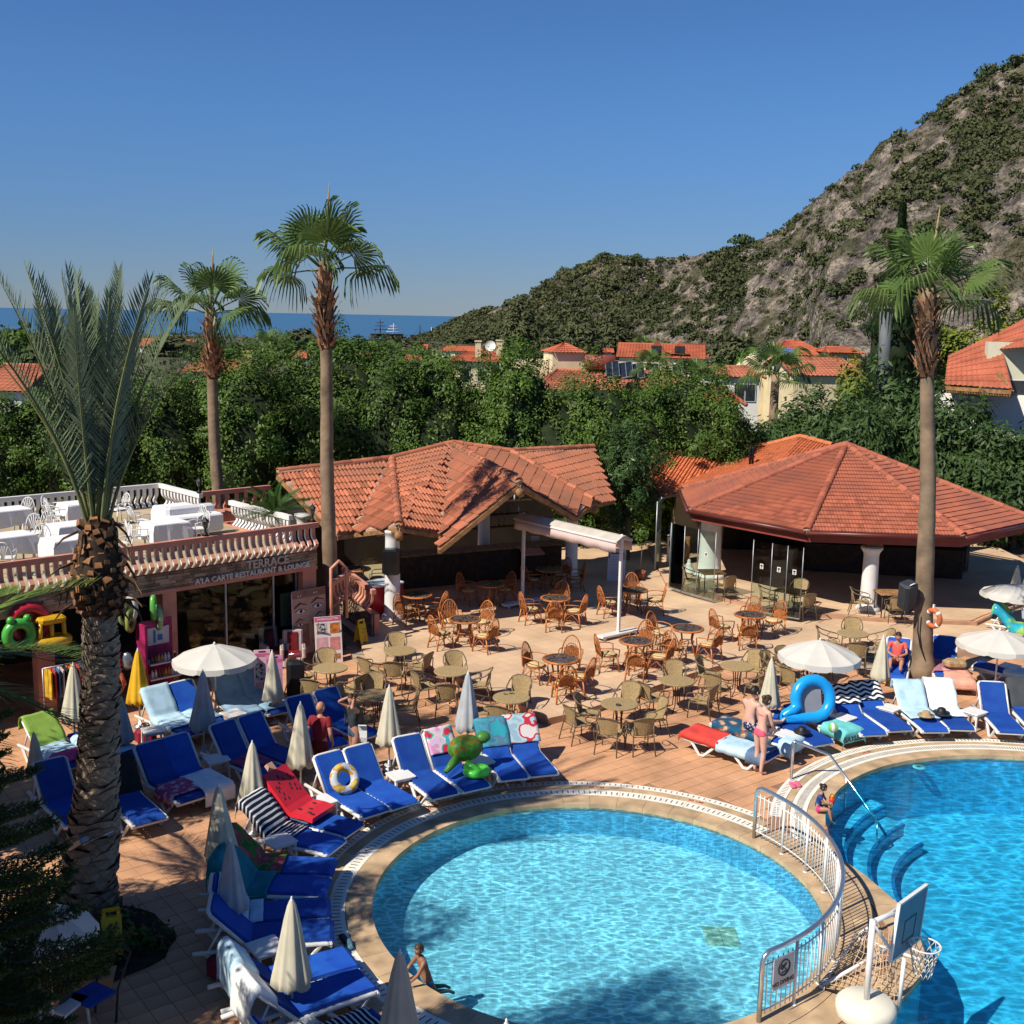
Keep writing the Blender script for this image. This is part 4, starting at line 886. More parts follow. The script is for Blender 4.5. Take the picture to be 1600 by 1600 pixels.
for i in range(nf):
    f = i/nf; a = i*2.399; tilt = 3+10*f**1.1
    T = M.Translation(D+V((.10*cos(a+pi/2)*f, .10*sin(a+pi/2)*f, .1))) @ M.Rotation(a, 4, 'Z') @ M.Rotation(R(90-tilt), 4, 'X') @ M.Rotation(random.uniform(-.7, .7), 4, 'Y') @ M.Scale(random.uniform(.86, 1.03), 4)
    obj('frond', fr[min(2, int(f*3))], dp, T)
SOIL = mat('dark_soil', (0.035, 0.026, 0.017), 0.98, .4, 5, bump=.6)
c = g(120, 1478, 0); mb = MB(); mb.prism([(c.x+1.35*cos(a*pi/14)*(1+.05*sin(a*1.7)), c.y+1.15*sin(a*pi/14)) for a in range(28)], -.005, .03); setting('planting_bed', mb, SOIL)
gc = crown('ground_cover', rng, (1.2, 1.0, .18), 120, 30, .12, FICUS, .22, core=0); o = obj('ground_cover', gc); o.location = (c.x-.15, c.y-.05, .1); tag(o, 'low green ground cover in the bed at the foot of the date palm', 'ground cover', kind='stuff')

# norfolk pine bottom left and drooping palm at the left edge -------------------------
PINE = leafm('norfolk_needle', (0.075, 0.125, 0.028), (0.024, 0.05, 0.014), .5, .05, 3)
def norfolk_branch(L0, rg):
    mb = MB(); P = []; U = []; W = []
    def ax(f): return V((0, L0*f, -.22*L0*f+.30*L0*f*f))
    mb.tube([ax(i/8) for i in range(9)], [.03*(1-i/9)+.005 for i in range(9)], 5)
    for i in range(15):
        f = .16+.84*i/14; p = ax(f)
        for s in (-1, 1, 0) if i == 14 else (-1, 1):
            l = L0*(.42-.26*f)*rg.uniform(.85, 1.15); d = V((s*.85, .65 if s else 1.0, -.1)).normalized(); m_ = 26
            for k in range(m_):
                u = (k+.5)/m_; c = p+d*l*u+V((0, 0, .30*l*u*u))
                for q in range(3):
                    e = V((rg.gauss(0, 1), rg.gauss(0, 1), rg.gauss(0, 1)+.3)); e -= d*e.dot(d)*.8; e = (e.normalized()*.8+d*.6).normalized(); s2 = e.cross(V((rg.gauss(0, 1), rg.gauss(0, 1), .3))).normalized()
                    P.append(c+e*.03); U.append(e*.036); W.append(s2*.010)
    return quads('branch', np.array(P), np.array(U), np.array(W), PINE, (mb.v, mb.f, [0]*len(mb.f)), [BARK])
rg = random.Random(8); nbm = [norfolk_branch(L, rg) for L in (1.75, 1.6, 1.3)]
np_ = thing('norfolk_pine', 'dark norfolk pine with tiers of upcurved branches at the lower left', 'tree', (-5.35, 10.2, 0))
mb = MB(); mb.tube([(0, 0, 0), (0, 0, 6.6)], [.16, .02], 8); mb.build('trunk', BARK, np_)
for lv in range(12):
    z = 2.3+lv*.34; k = max(.25, 1-(z/7.0)**1.6)
    for j in range(7):
        a = 2*pi*j/7+lv*.7+rg.uniform(-.15, .15)
        T = M.Translation((0, 0, z+rg.uniform(-.08, .08))) @ M.Rotation(a, 4, 'Z') @ M.Rotation(rg.uniform(-.1, .12), 4, 'Y') @ M.Scale(k*rg.uniform(.85, 1.08), 4)
        obj('branch', nbm[(lv+j) % 3], np_, T)
DRP = leafm('drooping_leaf', (0.13, 0.19, 0.04), (0.05, 0.09, 0.02), .4, .15, 2)
dr = [feather(44, 2.5, .75, .014, DRP, 'frond', 1.15, -.5, .22, random.Random(s), stiff=.2) for s in (5, 6)]
lp = thing('feather_palm', 'feather palm reaching in from the left edge over the sun loungers', 'palm tree', (aty(-150, 1040, 14.6).x, 14.6, 0))
ztop = aty(-150, 1060, 14.6).z
mb = MB(); mb.tube([(0, 0, 0), (.05, 0, ztop)], [.2, .14], 12); mb.build('trunk', PTRUNK, lp)
for i in range(16): obj('frond', dr[i % 2], lp, M.Translation((0, 0, ztop)) @ M.Rotation(i*2.4+.4, 4, 'Z') @ M.Rotation(R(62-62*i/16), 4, 'X') @ M.Scale(.95, 4))
# garden trees left of the view, whose shade lies over the loungers
for i, (x, y, tp, wd) in enumerate(((-11.8, 17.4, 12.8, 1.1), (-8.9, 12.0, 8.8, 1.05), (-7.5, 7.1, 14.0, .95))):
    tree('ficus_tree', ['broad garden tree beyond the left edge beside the shop', 'garden tree at the near left of the pool deck', 'tall garden tree at the near left corner of the deck'][i], None, x, y, tp, hed[i], 6.15, i*2.0, wd)
# ------------------------------------------------------------------ poolside furniture
BLUE = mat('blue_cushion', (0.006, 0.045, 0.29), 0.75, 0.16, 3, spec=0.25, rnd=.28, bump=.3, bscale=9, col2=(0.010, 0.075, 0.34))
def path_box(mb, pts, wx, th, mi=0):
    """strip of width wx (along X) following pts in the YZ plane, with thickness th"""
    n = len(pts); vs = []
    for i, (y, z) in enumerate(pts):
        a, b = pts[max(i-1, 0)], pts[min(i+1, n-1)]; d = V((0, b[0]-a[0], b[1]-a[1])).normalized(); nr = V((0, -d.z, d.y))
        c = V((0, y, z)); vs += [c+V((-wx/2, 0, 0)), c+V((wx/2, 0, 0)), c+V((wx/2*.97, 0, 0))+nr*th, c+V((-wx/2*.97, 0, 0))+nr*th]
    fs = []
    for i in range(n-1):
        for j in range(4): a = i*4+j; b = i*4+(j+1) % 4; fs.append((a, b, b+4, a+4))
    fs += [(3, 2, 1, 0), ((n-1)*4, (n-1)*4+1, (n-1)*4+2, (n-1)*4+3)]; mb.add(vs, fs, mi)
HY = 1.15
def make_lounger(ang, cushion=True, name='sun_lounger'):
    """foot at y=0, head at +Y; hinge at HY; local origin on the ground under the foot end"""
    t = thing(name, 'lounger', 'sun lounger')
    for s in (-1, 1):
        mb = MB(); mb.tube([(s*.31, 0.0, .27), (s*.31, .06, .30), (s*.31, 1.0, .29), (s*.31, 1.92, .28)], .035, 6, flat=1.0); mb.build('side_rail', WHITE, t)
        mb = MB(); mb.tube([(s*.31, .14, .28), (s*.33, .36, .03), (s*.33, .46, .025), (s*.31, .74, .27)], [.032, .03, .03, .032], 6, smooth=False); mb.build('leg', WHITE, t)
        mb = MB(); mb.tube([(s*.31, 1.18, .27), (s*.33, 1.42, .03), (s*.33, 1.52, .025), (s*.31, 1.74, .27)], [.032, .03, .03, .032], 6, smooth=False); mb.build('leg', WHITE, t)
    mb = MB(); mb.rbox((0, .0, .275), (.68, .06, .07), .02); mb.build('foot_bar', WHITE, t)
    mb = MB(); [mb.box((0, y, .305), (.58, .075, .018)) for y in [.1+.115*i for i in range(10)]]; mb.build('seat_slats', WHITE, t)['kind'] = 'stuff'
    ca_, sa_ = cos(ang), sin(ang); bl = .75
    Tb = M.Translation((0, HY, .31)) @ M.Rotation(ang, 4, 'X')
    mb = MB()
    for s in (-1, 1): mb.tube([(s*.31, 0, 0), (s*.31, bl, 0)], .03, 6, Tb)
    mb.tube([(-.31, bl, 0), (-.2, bl+.04, 0), (.2, bl+.04, 0), (.31, bl, 0)], .03, 6, Tb)
    [mb.box((0, .08+.115*i, -.005), (.58, .075, .018), Tb) for i in range(7)]
    if ang > .2: [mb.tube([Tb @ V((s*.29, .5, -.02)), (s*.29, HY+.5*ca_+.22, .27)], .02, 5) for s in (-1, 1)]
    mb.build('backrest_frame', WHITE, t)
    if cushion:
        mb = MB(); path_box(mb, [(-.02, .275), (.02, .318), (.3, .322), (.7, .320), (HY-.03, .322)], .55, .05); mb.build('seat_cushion', BLUE, t)
        mb = MB(); path_box(mb, [(HY-.01, .325), (HY+.05*ca_, .325+.06*sa_), (HY+.4*ca_, .322+.4*sa_), (HY+.76*ca_, .322+.76*sa_)], .55, .05); mb.build('back_cushion', BLUE, t)
    return t
ANG = {52: 46, 62: 52, 3: 3, 0: 46, 40: 38}
LP = {k: Proto(make_lounger(R(a), k != 0)) for k, a in ANG.items()}
LOUNGE = {}
def lounger(key, foot, hinge, kind, lab, width_shift=0):
    f, h = g(*foot, .36), g(*hinge, .36); d = (h-f); d.z = 0; d.normalize(); rz = atan2(-d.x, d.y)
    mid = (f+h)/2; o = mid-d*(HY/2); o.z = 0
    r = LP[kind].put(o, rz, lab, 'sun loungers round the pools'); LOUNGE[key] = (o, rz, kind); return r
def towel(key, s0, s1, m, lab, w=.66, side=0.0, hang0=0.0, hang1=0.0, dx=0, lift=0.0, seed=0, name='towel', over=0):
    """cloth lying along the lounger's surface from arc length s0 to s1 (0 = foot, HY = hinge), hanging past its ends or sides"""
    o, rz, kind = LOUNGE[key]; ang = R(ANG[kind]); NS, NW = 22, 10; vs = []; fs = []
    th = .062 if kind else .03
    def surf(s):
        if s < 0: return (-.06, .36+s)
        if s <= HY: return (s, .322+th+(0.02*(s/HY > .98)))
        b = s-HY
        if b > .80: return (HY+.80*cos(ang)-th*sin(ang)+min(.07, (b-.80)*.5)+.05, .322+.80*sin(ang)+th*cos(ang)-(b-.80))
        return (HY+b*cos(ang)-th*sin(ang)*min(1, b*6), .322+b*sin(ang)+th*cos(ang)+(0))
    a, b = s0-hang0, s1+hang1
    for i in range(NS+1):
        s = a+(b-a)*i/NS; y, z = surf(s)
        for j in range(NW+1):
            q = j/NW-.5; x = q*(w+2*side); dz = 0; dyn = 0
            if abs(x) > .32 and side > 0: dz = -(abs(x)-.32)*1.6; x = math.copysign(.335+.12*(abs(x)-.32), x)
            nz = NZ.noise(V((x*4.2+seed*7.3, s*3.4, seed*1.7))); n2 = NZ.noise(V((x*11+seed, s*9, 4.2)))
            vs.append((x+dx+nz*.018, y+n2*.006-(.02*abs(nz) if s < 0 or s > HY+.80 else 0), z+.010+lift+dz+abs(nz)*.026+n2*.008))
    for i in range(NS):
        for j in range(NW): k = i*(NW+1)+j; fs.append((k, k+1, k+NW+2, k+NW+1))
    mb = MB(); mb.add(vs, fs, 0, None, True); t = mb.build(name, m); t.location = o; t.rotation_euler = (0, 0, rz)
    md = t.modifiers.new('thickness', 'SOLIDIFY'); md.thickness = .012; md.offset = 1
    return tag(t, lab, 'towel')
LB = mat('pale_blue_towel', (0.42, 0.60, 0.70), 0.95, 0.12, 4, bump=.25, bscale=60); WT = mat('white_towel', (0.72, 0.74, 0.72), 0.95, 0.06, 4, bump=.25, bscale=60)
# -- right hand pool
lounger('r1', (1370, 1146), (1324, 1112), 40, 'left lounger of the pair sharing the black and white wavy towels')
lounger('r2', (1411, 1139), (1362, 1106), 40, 'right lounger of the pair sharing the black and white wavy towel')
lounger('r3', (1462, 1138), (1428, 1110), 52, 'left lounger of the pair under pale towels, near the right palm')
lounger('r4', (1503, 1135), (1474, 1107), 52, 'right lounger of the pair under pale towels, with a black hat on it')
lounger('r5', (1584, 1143), (1553, 1110), 62, 'bare blue lounger beside the small white table at the right edge')
lounger('r6', (1632, 1138), (1600, 1106), 62, 'lounger with a grey covered back at the right edge')
lounger('r7', (1212, 1180), (1124, 1155), 3, 'flat lounger with a red towel beside the woman in the pink bikini')
lounger('r8', (1249, 1160), (1163, 1137), 3, 'flat lounger with a dark teal towel where the man sits')
lounger('r9', (1285, 1158), (1232, 1130), 3, 'flat blue lounger leaning place of the bright blue ring')
lounger('r10', (1330, 1141), (1276, 1118), 3, 'flat lounger with a turquoise lettered towel by the pool')
lounger('r11', (1396, 1060), (1402, 1033), 62, 'lone lounger where the person in the coral top sits')
lounger('r12', (1480, 1058), (1474, 1030), 62, 'navy backed lounger with a mauve towel right of the palm trunk')
lounger('r13', (1503, 1064), (1490, 1046), 3, 'low lounger draped with a peach towel right of the palm trunk')
lounger('r14', (1648, 985), (1588, 975), 52, 'lounger with a turquoise towel under the far open parasol')
lounger('r15', (1640, 1060), (1578, 1048), 3, 'white lounger under the near open parasol at the right')
WAVY = stripes('zebra_towel', (0.012, 0.014, 0.022), (0.72, 0.72, 0.70), 'Z', 13.0, .5, wave=.25)
towel('r1', HY+.25, HY+.80, WAVY, 'black and white wavy striped towel over the left of two lounger backs', .70, hang1=.35, seed=1)
towel('r2', HY+.25, HY+.80, WAVY, 'black and white wavy striped towel over the right of two lounger backs', .70, hang1=.35, seed=2)
towel('r3', .52, HY+.80, LB, 'pale blue towel covering the lounger with a straw hat', .70, hang1=.25, seed=3)
towel('r4', .52, HY+.80, WT, 'whitish towel covering the lounger with a black hat', .70, hang1=.25, seed=4)
towel('r7', HY-.05, HY+.8, mat('red_towel', (0.62, 0.055, 0.04), .95, .1, 4, bump=.2, bscale=60), 'plain red towel on the head of the flat lounger', .74, side=.03, hang1=.1, seed=5)
towel('r7', .42, HY-.02, LB, 'pale blue towel in the middle of the flat lounger with the red towel', .74, side=.06, seed=6)
towel('r7', .0, .42, mat('slate_towel', (0.10, 0.16, 0.26), .95, .15, 4, bump=.2), 'slate blue towel at the foot of the flat lounger with the red towel', .74, side=.10, hang0=.0, seed=7, lift=.006)
towel('r8', 0, .25, LB, 'crumpled pale towel hanging off the foot of the lounger where the man sits', .74, side=.14, hang0=.22, seed=8, lift=.01)
towel('r8', .4, HY+.7, blotch('teal_print', ((0.015, 0.07, 0.13), (0.015, 0.08, 0.15), (0.20, 0.09, 0.05), (0.42, 0.32, 0.22)), 5), 'dark teal printed towel under the seated man', .76, side=.04, seed=9)
TURQ = mat('turquoise_towel', (0.14, 0.50, 0.48), .95, .1, 5, bump=.2, bscale=50)
tw = towel('r10', 0, .62, TURQ, 'turquoise towel with dark letters hanging off the lounger foot', .72, side=.10, hang0=.24, seed=10)
o_, rz_, k_ = LOUNGE['r10']; lettering('GAYLEDU', .17, M.Translation((0, -.095, .22)) @ UPRIGHT, DGREY, tw, ext=.002, bold=.006)
towel('r12', .1, HY, mat('mauve_towel', (0.36, 0.15, 0.20), .95, .12, 4, bump=.2), 'mauve towel on the seat of the navy backed lounger', .70, side=.12, seed=11)
towel('r13', 0, 1.0, mat('peach_towel', (0.66, 0.32, 0.23), .95, .1, 4, bump=.25, bscale=50), 'peach fringed towel over the low lounger', .78, side=.12, hang0=.2, seed=12)
towel('r14', .2, HY+.80, blotch('sea_towel', ((0.02, 0.24, 0.36), (0.02, 0.30, 0.40), (0.05, 0.35, 0.35), (0.25, 0.45, 0.12)), 3), 'turquoise and lime towel under the far open parasol', .76, side=.12, hang1=.2, seed=13)
towel('r6', HY+.02, HY+.80, mat('charcoal_towel', (0.05, 0.055, 0.06), .9, .1, 4), 'charcoal cover over the lounger back at the right edge', .74, side=.05, hang1=.4, seed=14)
towel('r15', .3, HY, LB, 'pale towel on the white lounger under the near open parasol', .7, side=.05, seed=15)
# -- round pool, far side
lounger('m1', (802, 1210), (777, 1179), 52, 'left lounger of the pair under the printed sea towels')
lounger('m2', (848, 1204), (822, 1173), 52, 'right lounger of the pair under the printed sea towels')
lounger('m3', (744, 1227), (699, 1195), 62, 'blue lounger carrying the green turtle float')
lounger('m4', (694, 1238), (651, 1205), 62, 'blue lounger between the small table and the turtle float')
lounger('m5', (630, 1252), (579, 1222), 62, 'blue lounger next to the one with the swim ring')
lounger('m6', (585, 1265), (533, 1234), 62, 'blue lounger with a see-through swim ring on it')
lounger('m7', (549, 1292), (470, 1272), 52, 'blue lounger under the watermelon float')
lounger('m8', (518, 1318), (440, 1300), 52, 'blue lounger with a black and white striped towel')
lounger('m9', (512, 1352), (416, 1350), 52, 'far lounger of the pair with tropical towels at the left of the pool')
lounger('m10', (500, 1383), (405, 1379), 52, 'near lounger of the pair with tropical towels at the left of the pool')
lounger('m11', (500, 1416), (402, 1424), 52, 'shaded lounger with a white towel, just below the tropical pair')
lounger('m12', (505, 1451), (402, 1458), 52, 'shaded lounger beside the low white table near the shoes')
lounger('m13', (534, 1497), (438, 1524), 52, 'bright blue lounger with a pale blue towel hung over its back')
lounger('m14', (563, 1530), (459, 1566), 52, 'bright blue lounger with a white towel hung over its back')
lounger('m15', (590, 1595), (480, 1640), 52, 'lounger with a dark striped towel at the bottom edge')
lounger('m16', (470, 1600), (400, 1640), 0, 'white lounger without cushions at the bottom edge')
def mermaid(name, base, accents): return blotch(name, (base,)+accents, 3.4)
TEALP = blotch('sea_print_dark', ((0.04, 0.20, 0.27), (0.06, 0.25, 0.32), (0.09, 0.17, 0.25), (0.03, 0.30, 0.36)), 3)
SEAP = blotch('sea_print_red', ((0.24, 0.36, 0.42), (0.33, 0.45, 0.50), (0.45, 0.03, 0.05), (0.55, 0.50, 0.48)), 3.2)
towel('m1', HY+.16, HY+.80, TEALP, 'teal printed beach towel over the left lounger back of the pair', .74, side=.05, hang1=.3, seed=16)
towel('m2', HY+.16, HY+.80, SEAP, 'pale sea towel with a red figure over the right lounger back of the pair', .72, hang1=.3, seed=17)
towel('m3', HY+.25, HY+.80, blotch('pink_print', ((0.60, 0.28, 0.42), (0.62, 0.45, 0.62), (0.66, 0.55, 0.45), (0.05, 0.38, 0.42), (0.5, 0.03, 0.06)), 3.5), 'pink and lilac printed towel over the back of the turtle lounger', .62, hang1=.2, seed=18)
STR = stripes('striped_towel', (0.012, 0.016, 0.03), (0.62, 0.63, 0.64), 'Y', 14.0, .62)
towel('m8', .75, HY+.80, STR, 'black towel with thin white stripes on the lounger by the watermelon float', .72, side=.05, hang1=.2, seed=19)
towel('m7', .72, 1.1, mat('slate_towel2', (0.06, 0.11, 0.20), .95, .15, 4), 'dark blue towel rolled below the watermelon float', .70, seed=20)
towel('m9', .78, HY+.80, blotch('tropic_print', ((0.02, 0.11, 0.03), (0.05, 0.16, 0.03), (0.25, 0.05, 0.06), (0.35, 0.10, 0.10)), 4), 'green and red tropical towel over the far lounger of the pair', .72, side=.06, hang1=.3, seed=21)
towel('m10', .85, HY+.80, mat('teal_towel', (0.01, 0.20, 0.24), .95, .2, 4, bump=.2), 'teal towel over the near lounger of the tropical pair', .72, side=.14, hang1=.3, seed=22)
towel('m11', .95, HY+.7, LB, 'pale folded towel on the shaded lounger below the tropical pair', .62, side=.03, seed=23)
towel('m13', HY+.45, HY+.80, LB, 'pale blue towel hung over a lounger back at the lower left', .72, hang1=.55, side=.03, seed=24)
towel('m14', HY+.45, HY+.80, WT, 'white towel hung over a lounger back at the lower left', .72, hang1=.6, side=.03, seed=25)
towel('m15', .1, HY, STR, 'dark striped towel on the lounger at the bottom edge', .72, side=.06, seed=26)
# -- left hand rows in front of the shop
lounger('n1', (305, 1144), (256, 1120), 62, 'left lounger of the pale towel pair near the yellow umbrella')
lounger('n2', (343, 1134), (296, 1110), 62, 'right lounger of the pale towel pair near the yellow umbrella')
lounger('n3', (394, 1117), (362, 1093), 52, 'left lounger of the grey-blue towel pair under the open parasol')
lounger('n4', (440, 1109), (404, 1086), 52, 'right lounger of the grey-blue towel pair under the open parasol')
lounger('n5', (425, 1204), (369, 1180), 62, 'left lounger of the navy pair behind two closed umbrellas')
lounger('n6', (468, 1188), (414, 1167), 62, 'right lounger of the navy pair behind two closed umbrellas')
lounger('n7', (300, 1243), (254, 1216), 62, 'left lounger of the shaded pair with a pink spotted towel')
lounger('n8', (342, 1231), (291, 1203), 62, 'right lounger of the shaded pair, with a white towel')
lounger('n9', (232, 1277), (198, 1246), 62, 'shaded lounger with a black cover right of the date palm')
lounger('n10', (130, 1280), (92, 1245), 62, 'shaded navy lounger left of the date palm')
lounger('n11', (130, 1190), (78, 1165), 52, 'lounger with a lime towel left of the date palm')
lounger('n12', (527, 1163), (480, 1135), 62, 'left lounger of the pair behind the bald man')
lounger('n13', (575, 1146), (527, 1124), 62, 'right lounger of the pair behind the bald man')
lounger('n14', (205, 1178), (160, 1160), 3, 'flat lounger right of the date palm beneath a grey umbrella')
towel('n1', .35, HY+.80, LB, 'pale blue towel on the left lounger near the yellow umbrella', .70, side=.04, hang1=.15, seed=27)
towel('n2', .35, HY+.05, LB, 'pale blue towel on the right lounger near the yellow umbrella', .70, side=.04, seed=28)
GB = mat('greyblue_towel', (0.20, 0.32, 0.43), .95, .1, 4, bump=.25, bscale=50)
towel('n3', .02, HY+.80, GB, 'grey-blue towel on the left lounger under the open parasol', .70, side=.03, hang1=.25, seed=29)
towel('n4', .02, HY+.80, GB, 'grey-blue towel on the right lounger under the open parasol', .70, side=.03, hang1=.25, seed=30)
towel('n7', .15, .8, blotch('spotted_pink', ((0.40, 0.06, 0.12), (0.42, 0.10, 0.18), (0.55, 0.35, 0.40)), 9), 'pink spotted towel on the shaded navy lounger', .64, side=.14, seed=31)
towel('n8', .0, .85, WT, 'white towel hanging off the foot of the shaded lounger', .60, side=.02, hang0=.3, seed=32)
towel('n5', .3, .95, blotch('purple_print', ((0.15, 0.04, 0.14), (0.20, 0.07, 0.18), (0.5, 0.05, 0.04)), 5), 'purple and orange cloth on the navy lounger behind a closed umbrella', .64, side=.02, seed=33)
towel('n9', HY+.0, HY+.80, mat('black_cover', (0.010, 0.014, 0.014), .8, .2, 4), 'black cover over the lounger back right of the date palm', .80, side=.10, hang1=.7, seed=34)
LIME = mat('lime_towel', (0.26, 0.42, 0.07), .95, .1, 4, bump=.2)
towel('n11', HY, HY+.80, LIME, 'lime green towel over the lounger back left of the date palm', .70, hang1=.3, seed=35)
towel('n11', .65, HY, LB, 'pale blue towel on the seat of the lime towel lounger', .74, side=.08, seed=36)
towel('n11', .05, .62, mat('pink_towel', (0.60, 0.05, 0.20), .95, .1, 4, bump=.2), 'hot pink towel at the foot of the lime towel lounger', .72, side=.08, seed=37)
towel('n12', .3, .8, mat('magenta_towel', (0.28, 0.03, 0.16), .95, .1, 4, bump=.2), 'magenta towel on the lounger behind the bald man', .7, side=.06, seed=38)
towel('n14', .2, 1.7, LB, 'pale towel on the flat lounger beneath the grey umbrella', .72, side=.08, seed=39)

# side tables -----------------------------------------------------------
def make_table():
    t = thing('side_table', 'table', 'side table'); mb = MB(); mb.rbox((0, 0, .41), (.46, .46, .035), .03); mb.rbox((0, 0, .375), (.42, .42, .04), .02); mb.build('tabletop', WHITE, t)
    for sx in (-1, 1):
        for sy in (-1, 1): mb = MB(); mb.tube([(sx*.185, sy*.185, .39), (sx*.205, sy*.205, 0)], [.034, .022], 5, smooth=False); mb.build('leg', WHITE, t)
    return t
TBL = Proto(make_table())
for (x, y, lab) in ((240, 1140, 'by the yellow umbrella'), (364, 1114, 'between the pale and grey-blue towel pairs'), (338, 1184, 'between the shaded pairs of loungers'), (626, 1210, 'between two blue loungers near the turtle float'), (502, 1250, 'by the lounger with the swim ring'), (751, 1187, 'between the turtle float and the printed towels'), (437, 1312, 'below the striped towel lounger'), (416, 1478, 'between two shaded loungers at the lower left'), (1318, 1120, 'left of the wavy striped towels'), (1390, 1105, 'between the wavy and the pale towels'), (1522, 1111, 'left of the bare blue lounger at the right edge'), (1231, 1147, 'beside the woman in the pink bikini'), (410, 1575, 'at the bottom edge among loungers'), (1578, 1040, 'under the near open parasol')):
    p = g(x, y, .42); TBL.put((p.x, p.y, 0), R(38+random.uniform(-8, 8)), 'square white plastic side table '+lab, 'white plastic side tables')

# umbrellas -----------------------------------------------------------------
CANV_K = 1.2
CANV = mat('canvas_cream', (0.58, 0.54, 0.41), 0.9, 0.06, 3, trans=.12); CANVG = mat('canvas_grey', (0.42, 0.44, 0.45), 0.9, 0.1, 3, trans=.1); CANVY = mat('canvas_yellow', (0.70, 0.40, 0.02), 0.85, 0.08, 3, trans=.12); CANVW = mat('canvas_white', (0.60, 0.58, 0.52), 0.9, 0.04, 2, trans=.14)
def make_closed(m, seed):
    rg = random.Random(seed); t = thing('closed_umbrella', 'u', 'umbrella'); mb = MB(); mb.tube([(0, 0, 0), (0, 0, 1.78)], .019, 8); mb.build('pole', WHITE, t)
    mb = MB(); mb.lathe([(.03, 1.74), (.028, 1.78), (.012, 1.80), (.016, 1.82), (0, 1.84)], 8); mb.build('finial', WHITE, t)
    n = 48; prof = [(.028, 1.77), (.05, 1.70), (.085, 1.52), (.125, 1.25), (.17, .95), (.205, .72), (.215, .60), (.195, .585)]; ph = [rg.uniform(-.5, .5) for _ in range(9)]
    def rad(i, j):
        a = 2*pi*j/n; f = i/7; k = 1.18+(.04+.20*f)*(.6*cos(8*a+ph[0]+f*ph[1])+.35*cos(5*a+ph[2]*6+f)+.25*cos(13*a+ph[3]*5))
        return k
    mb.v = []; mb.f = []; mb.mi = []; mb.sm = []
    mb.lathe(prof, n, None, 0, True, False, rad)
    for i, v in enumerate(mb.v):
        if i >= 6*n: a = 2*pi*(i % n)/n; mb.v[i] = (v[0], v[1], v[2]+.035*cos(8*a+ph[0])+.02*cos(3*a+ph[4]*6))
    mb.build('canopy', m, t)
    mb = MB(); mb.lathe([(.14, 0), (.14, .06), (.05, .09), (.03, .25)], 12); mb.build('base', GREYM, t)
    return t
CLU = [Proto(make_closed(CANV, 1)), Proto(make_closed(CANV, 2)), Proto(make_closed(CANV, 5)), Proto(make_closed(CANVG, 3)), Proto(make_closed(CANVY, 4))]
UG = 'closed umbrellas round the pools'
for (x, y, ty, kind, lab) in ((117, 1168, 1035, 0, 'cream closed umbrella left of the date palm trunk'), (219, 1137, 1012, 4, 'yellow closed umbrella in front of the shop'), (195, 1192, 1088, 3, 'grey closed umbrella just right of the date palm trunk'), (319, 1182, 1045, 3, 'grey closed umbrella in front of the pale blue towels'), (58, 1238, 1142, 1, 'closed umbrella behind the norfolk pine branches'),
    (428, 1130, 1015, 2, 'cream closed umbrella in front of the grey-blue towels'), (470, 1242, 1096, 0, 'cream closed umbrella left of the bald man'), (396, 1304, 1157, 1, 'cream closed umbrella left of the watermelon float'), (349, 1395, 1224, 2, 'tall cream closed umbrella left of the tropical towels'), (363, 1475, 1310, 3, 'grey shaded closed umbrella above the white lounger frames'), (456, 1600, 1399, 0, 'cream closed umbrella in front of the bright blue loungers'), (626, 1705, 1482, 1, 'closed umbrella at the bottom edge next to the boy in the pool'), (790, 1850, 1590, 2, 'umbrella tip just showing at the bottom edge of the round pool'),
    (608, 1205, 1070, 2, 'cream closed umbrella right of the woman with raised arms'), (730, 1182, 1047, 3, 'blue-grey closed umbrella behind the turtle float'), (1200, 1138, 1027, 0, 'cream closed umbrella behind the woman in the pink bikini'), (1372, 1094, 991, 1, 'cream closed umbrella in front of the person in coral'), (1583, 968, 883, 2, 'closed umbrella beyond the far open parasol'), (1602, 962, 880, 0, 'closed umbrella at the far right edge')):
    p = g(x, y, 0); q = aty(x, ty, p.y); u = CLU[kind].put(p, random.uniform(0, 6), lab, UG); s = q.z/1.84; u.scale = (s, s, s)
    u.rotation_euler[0] = random.uniform(-.015, .015); u.rotation_euler[1] = random.uniform(-.015, .03)
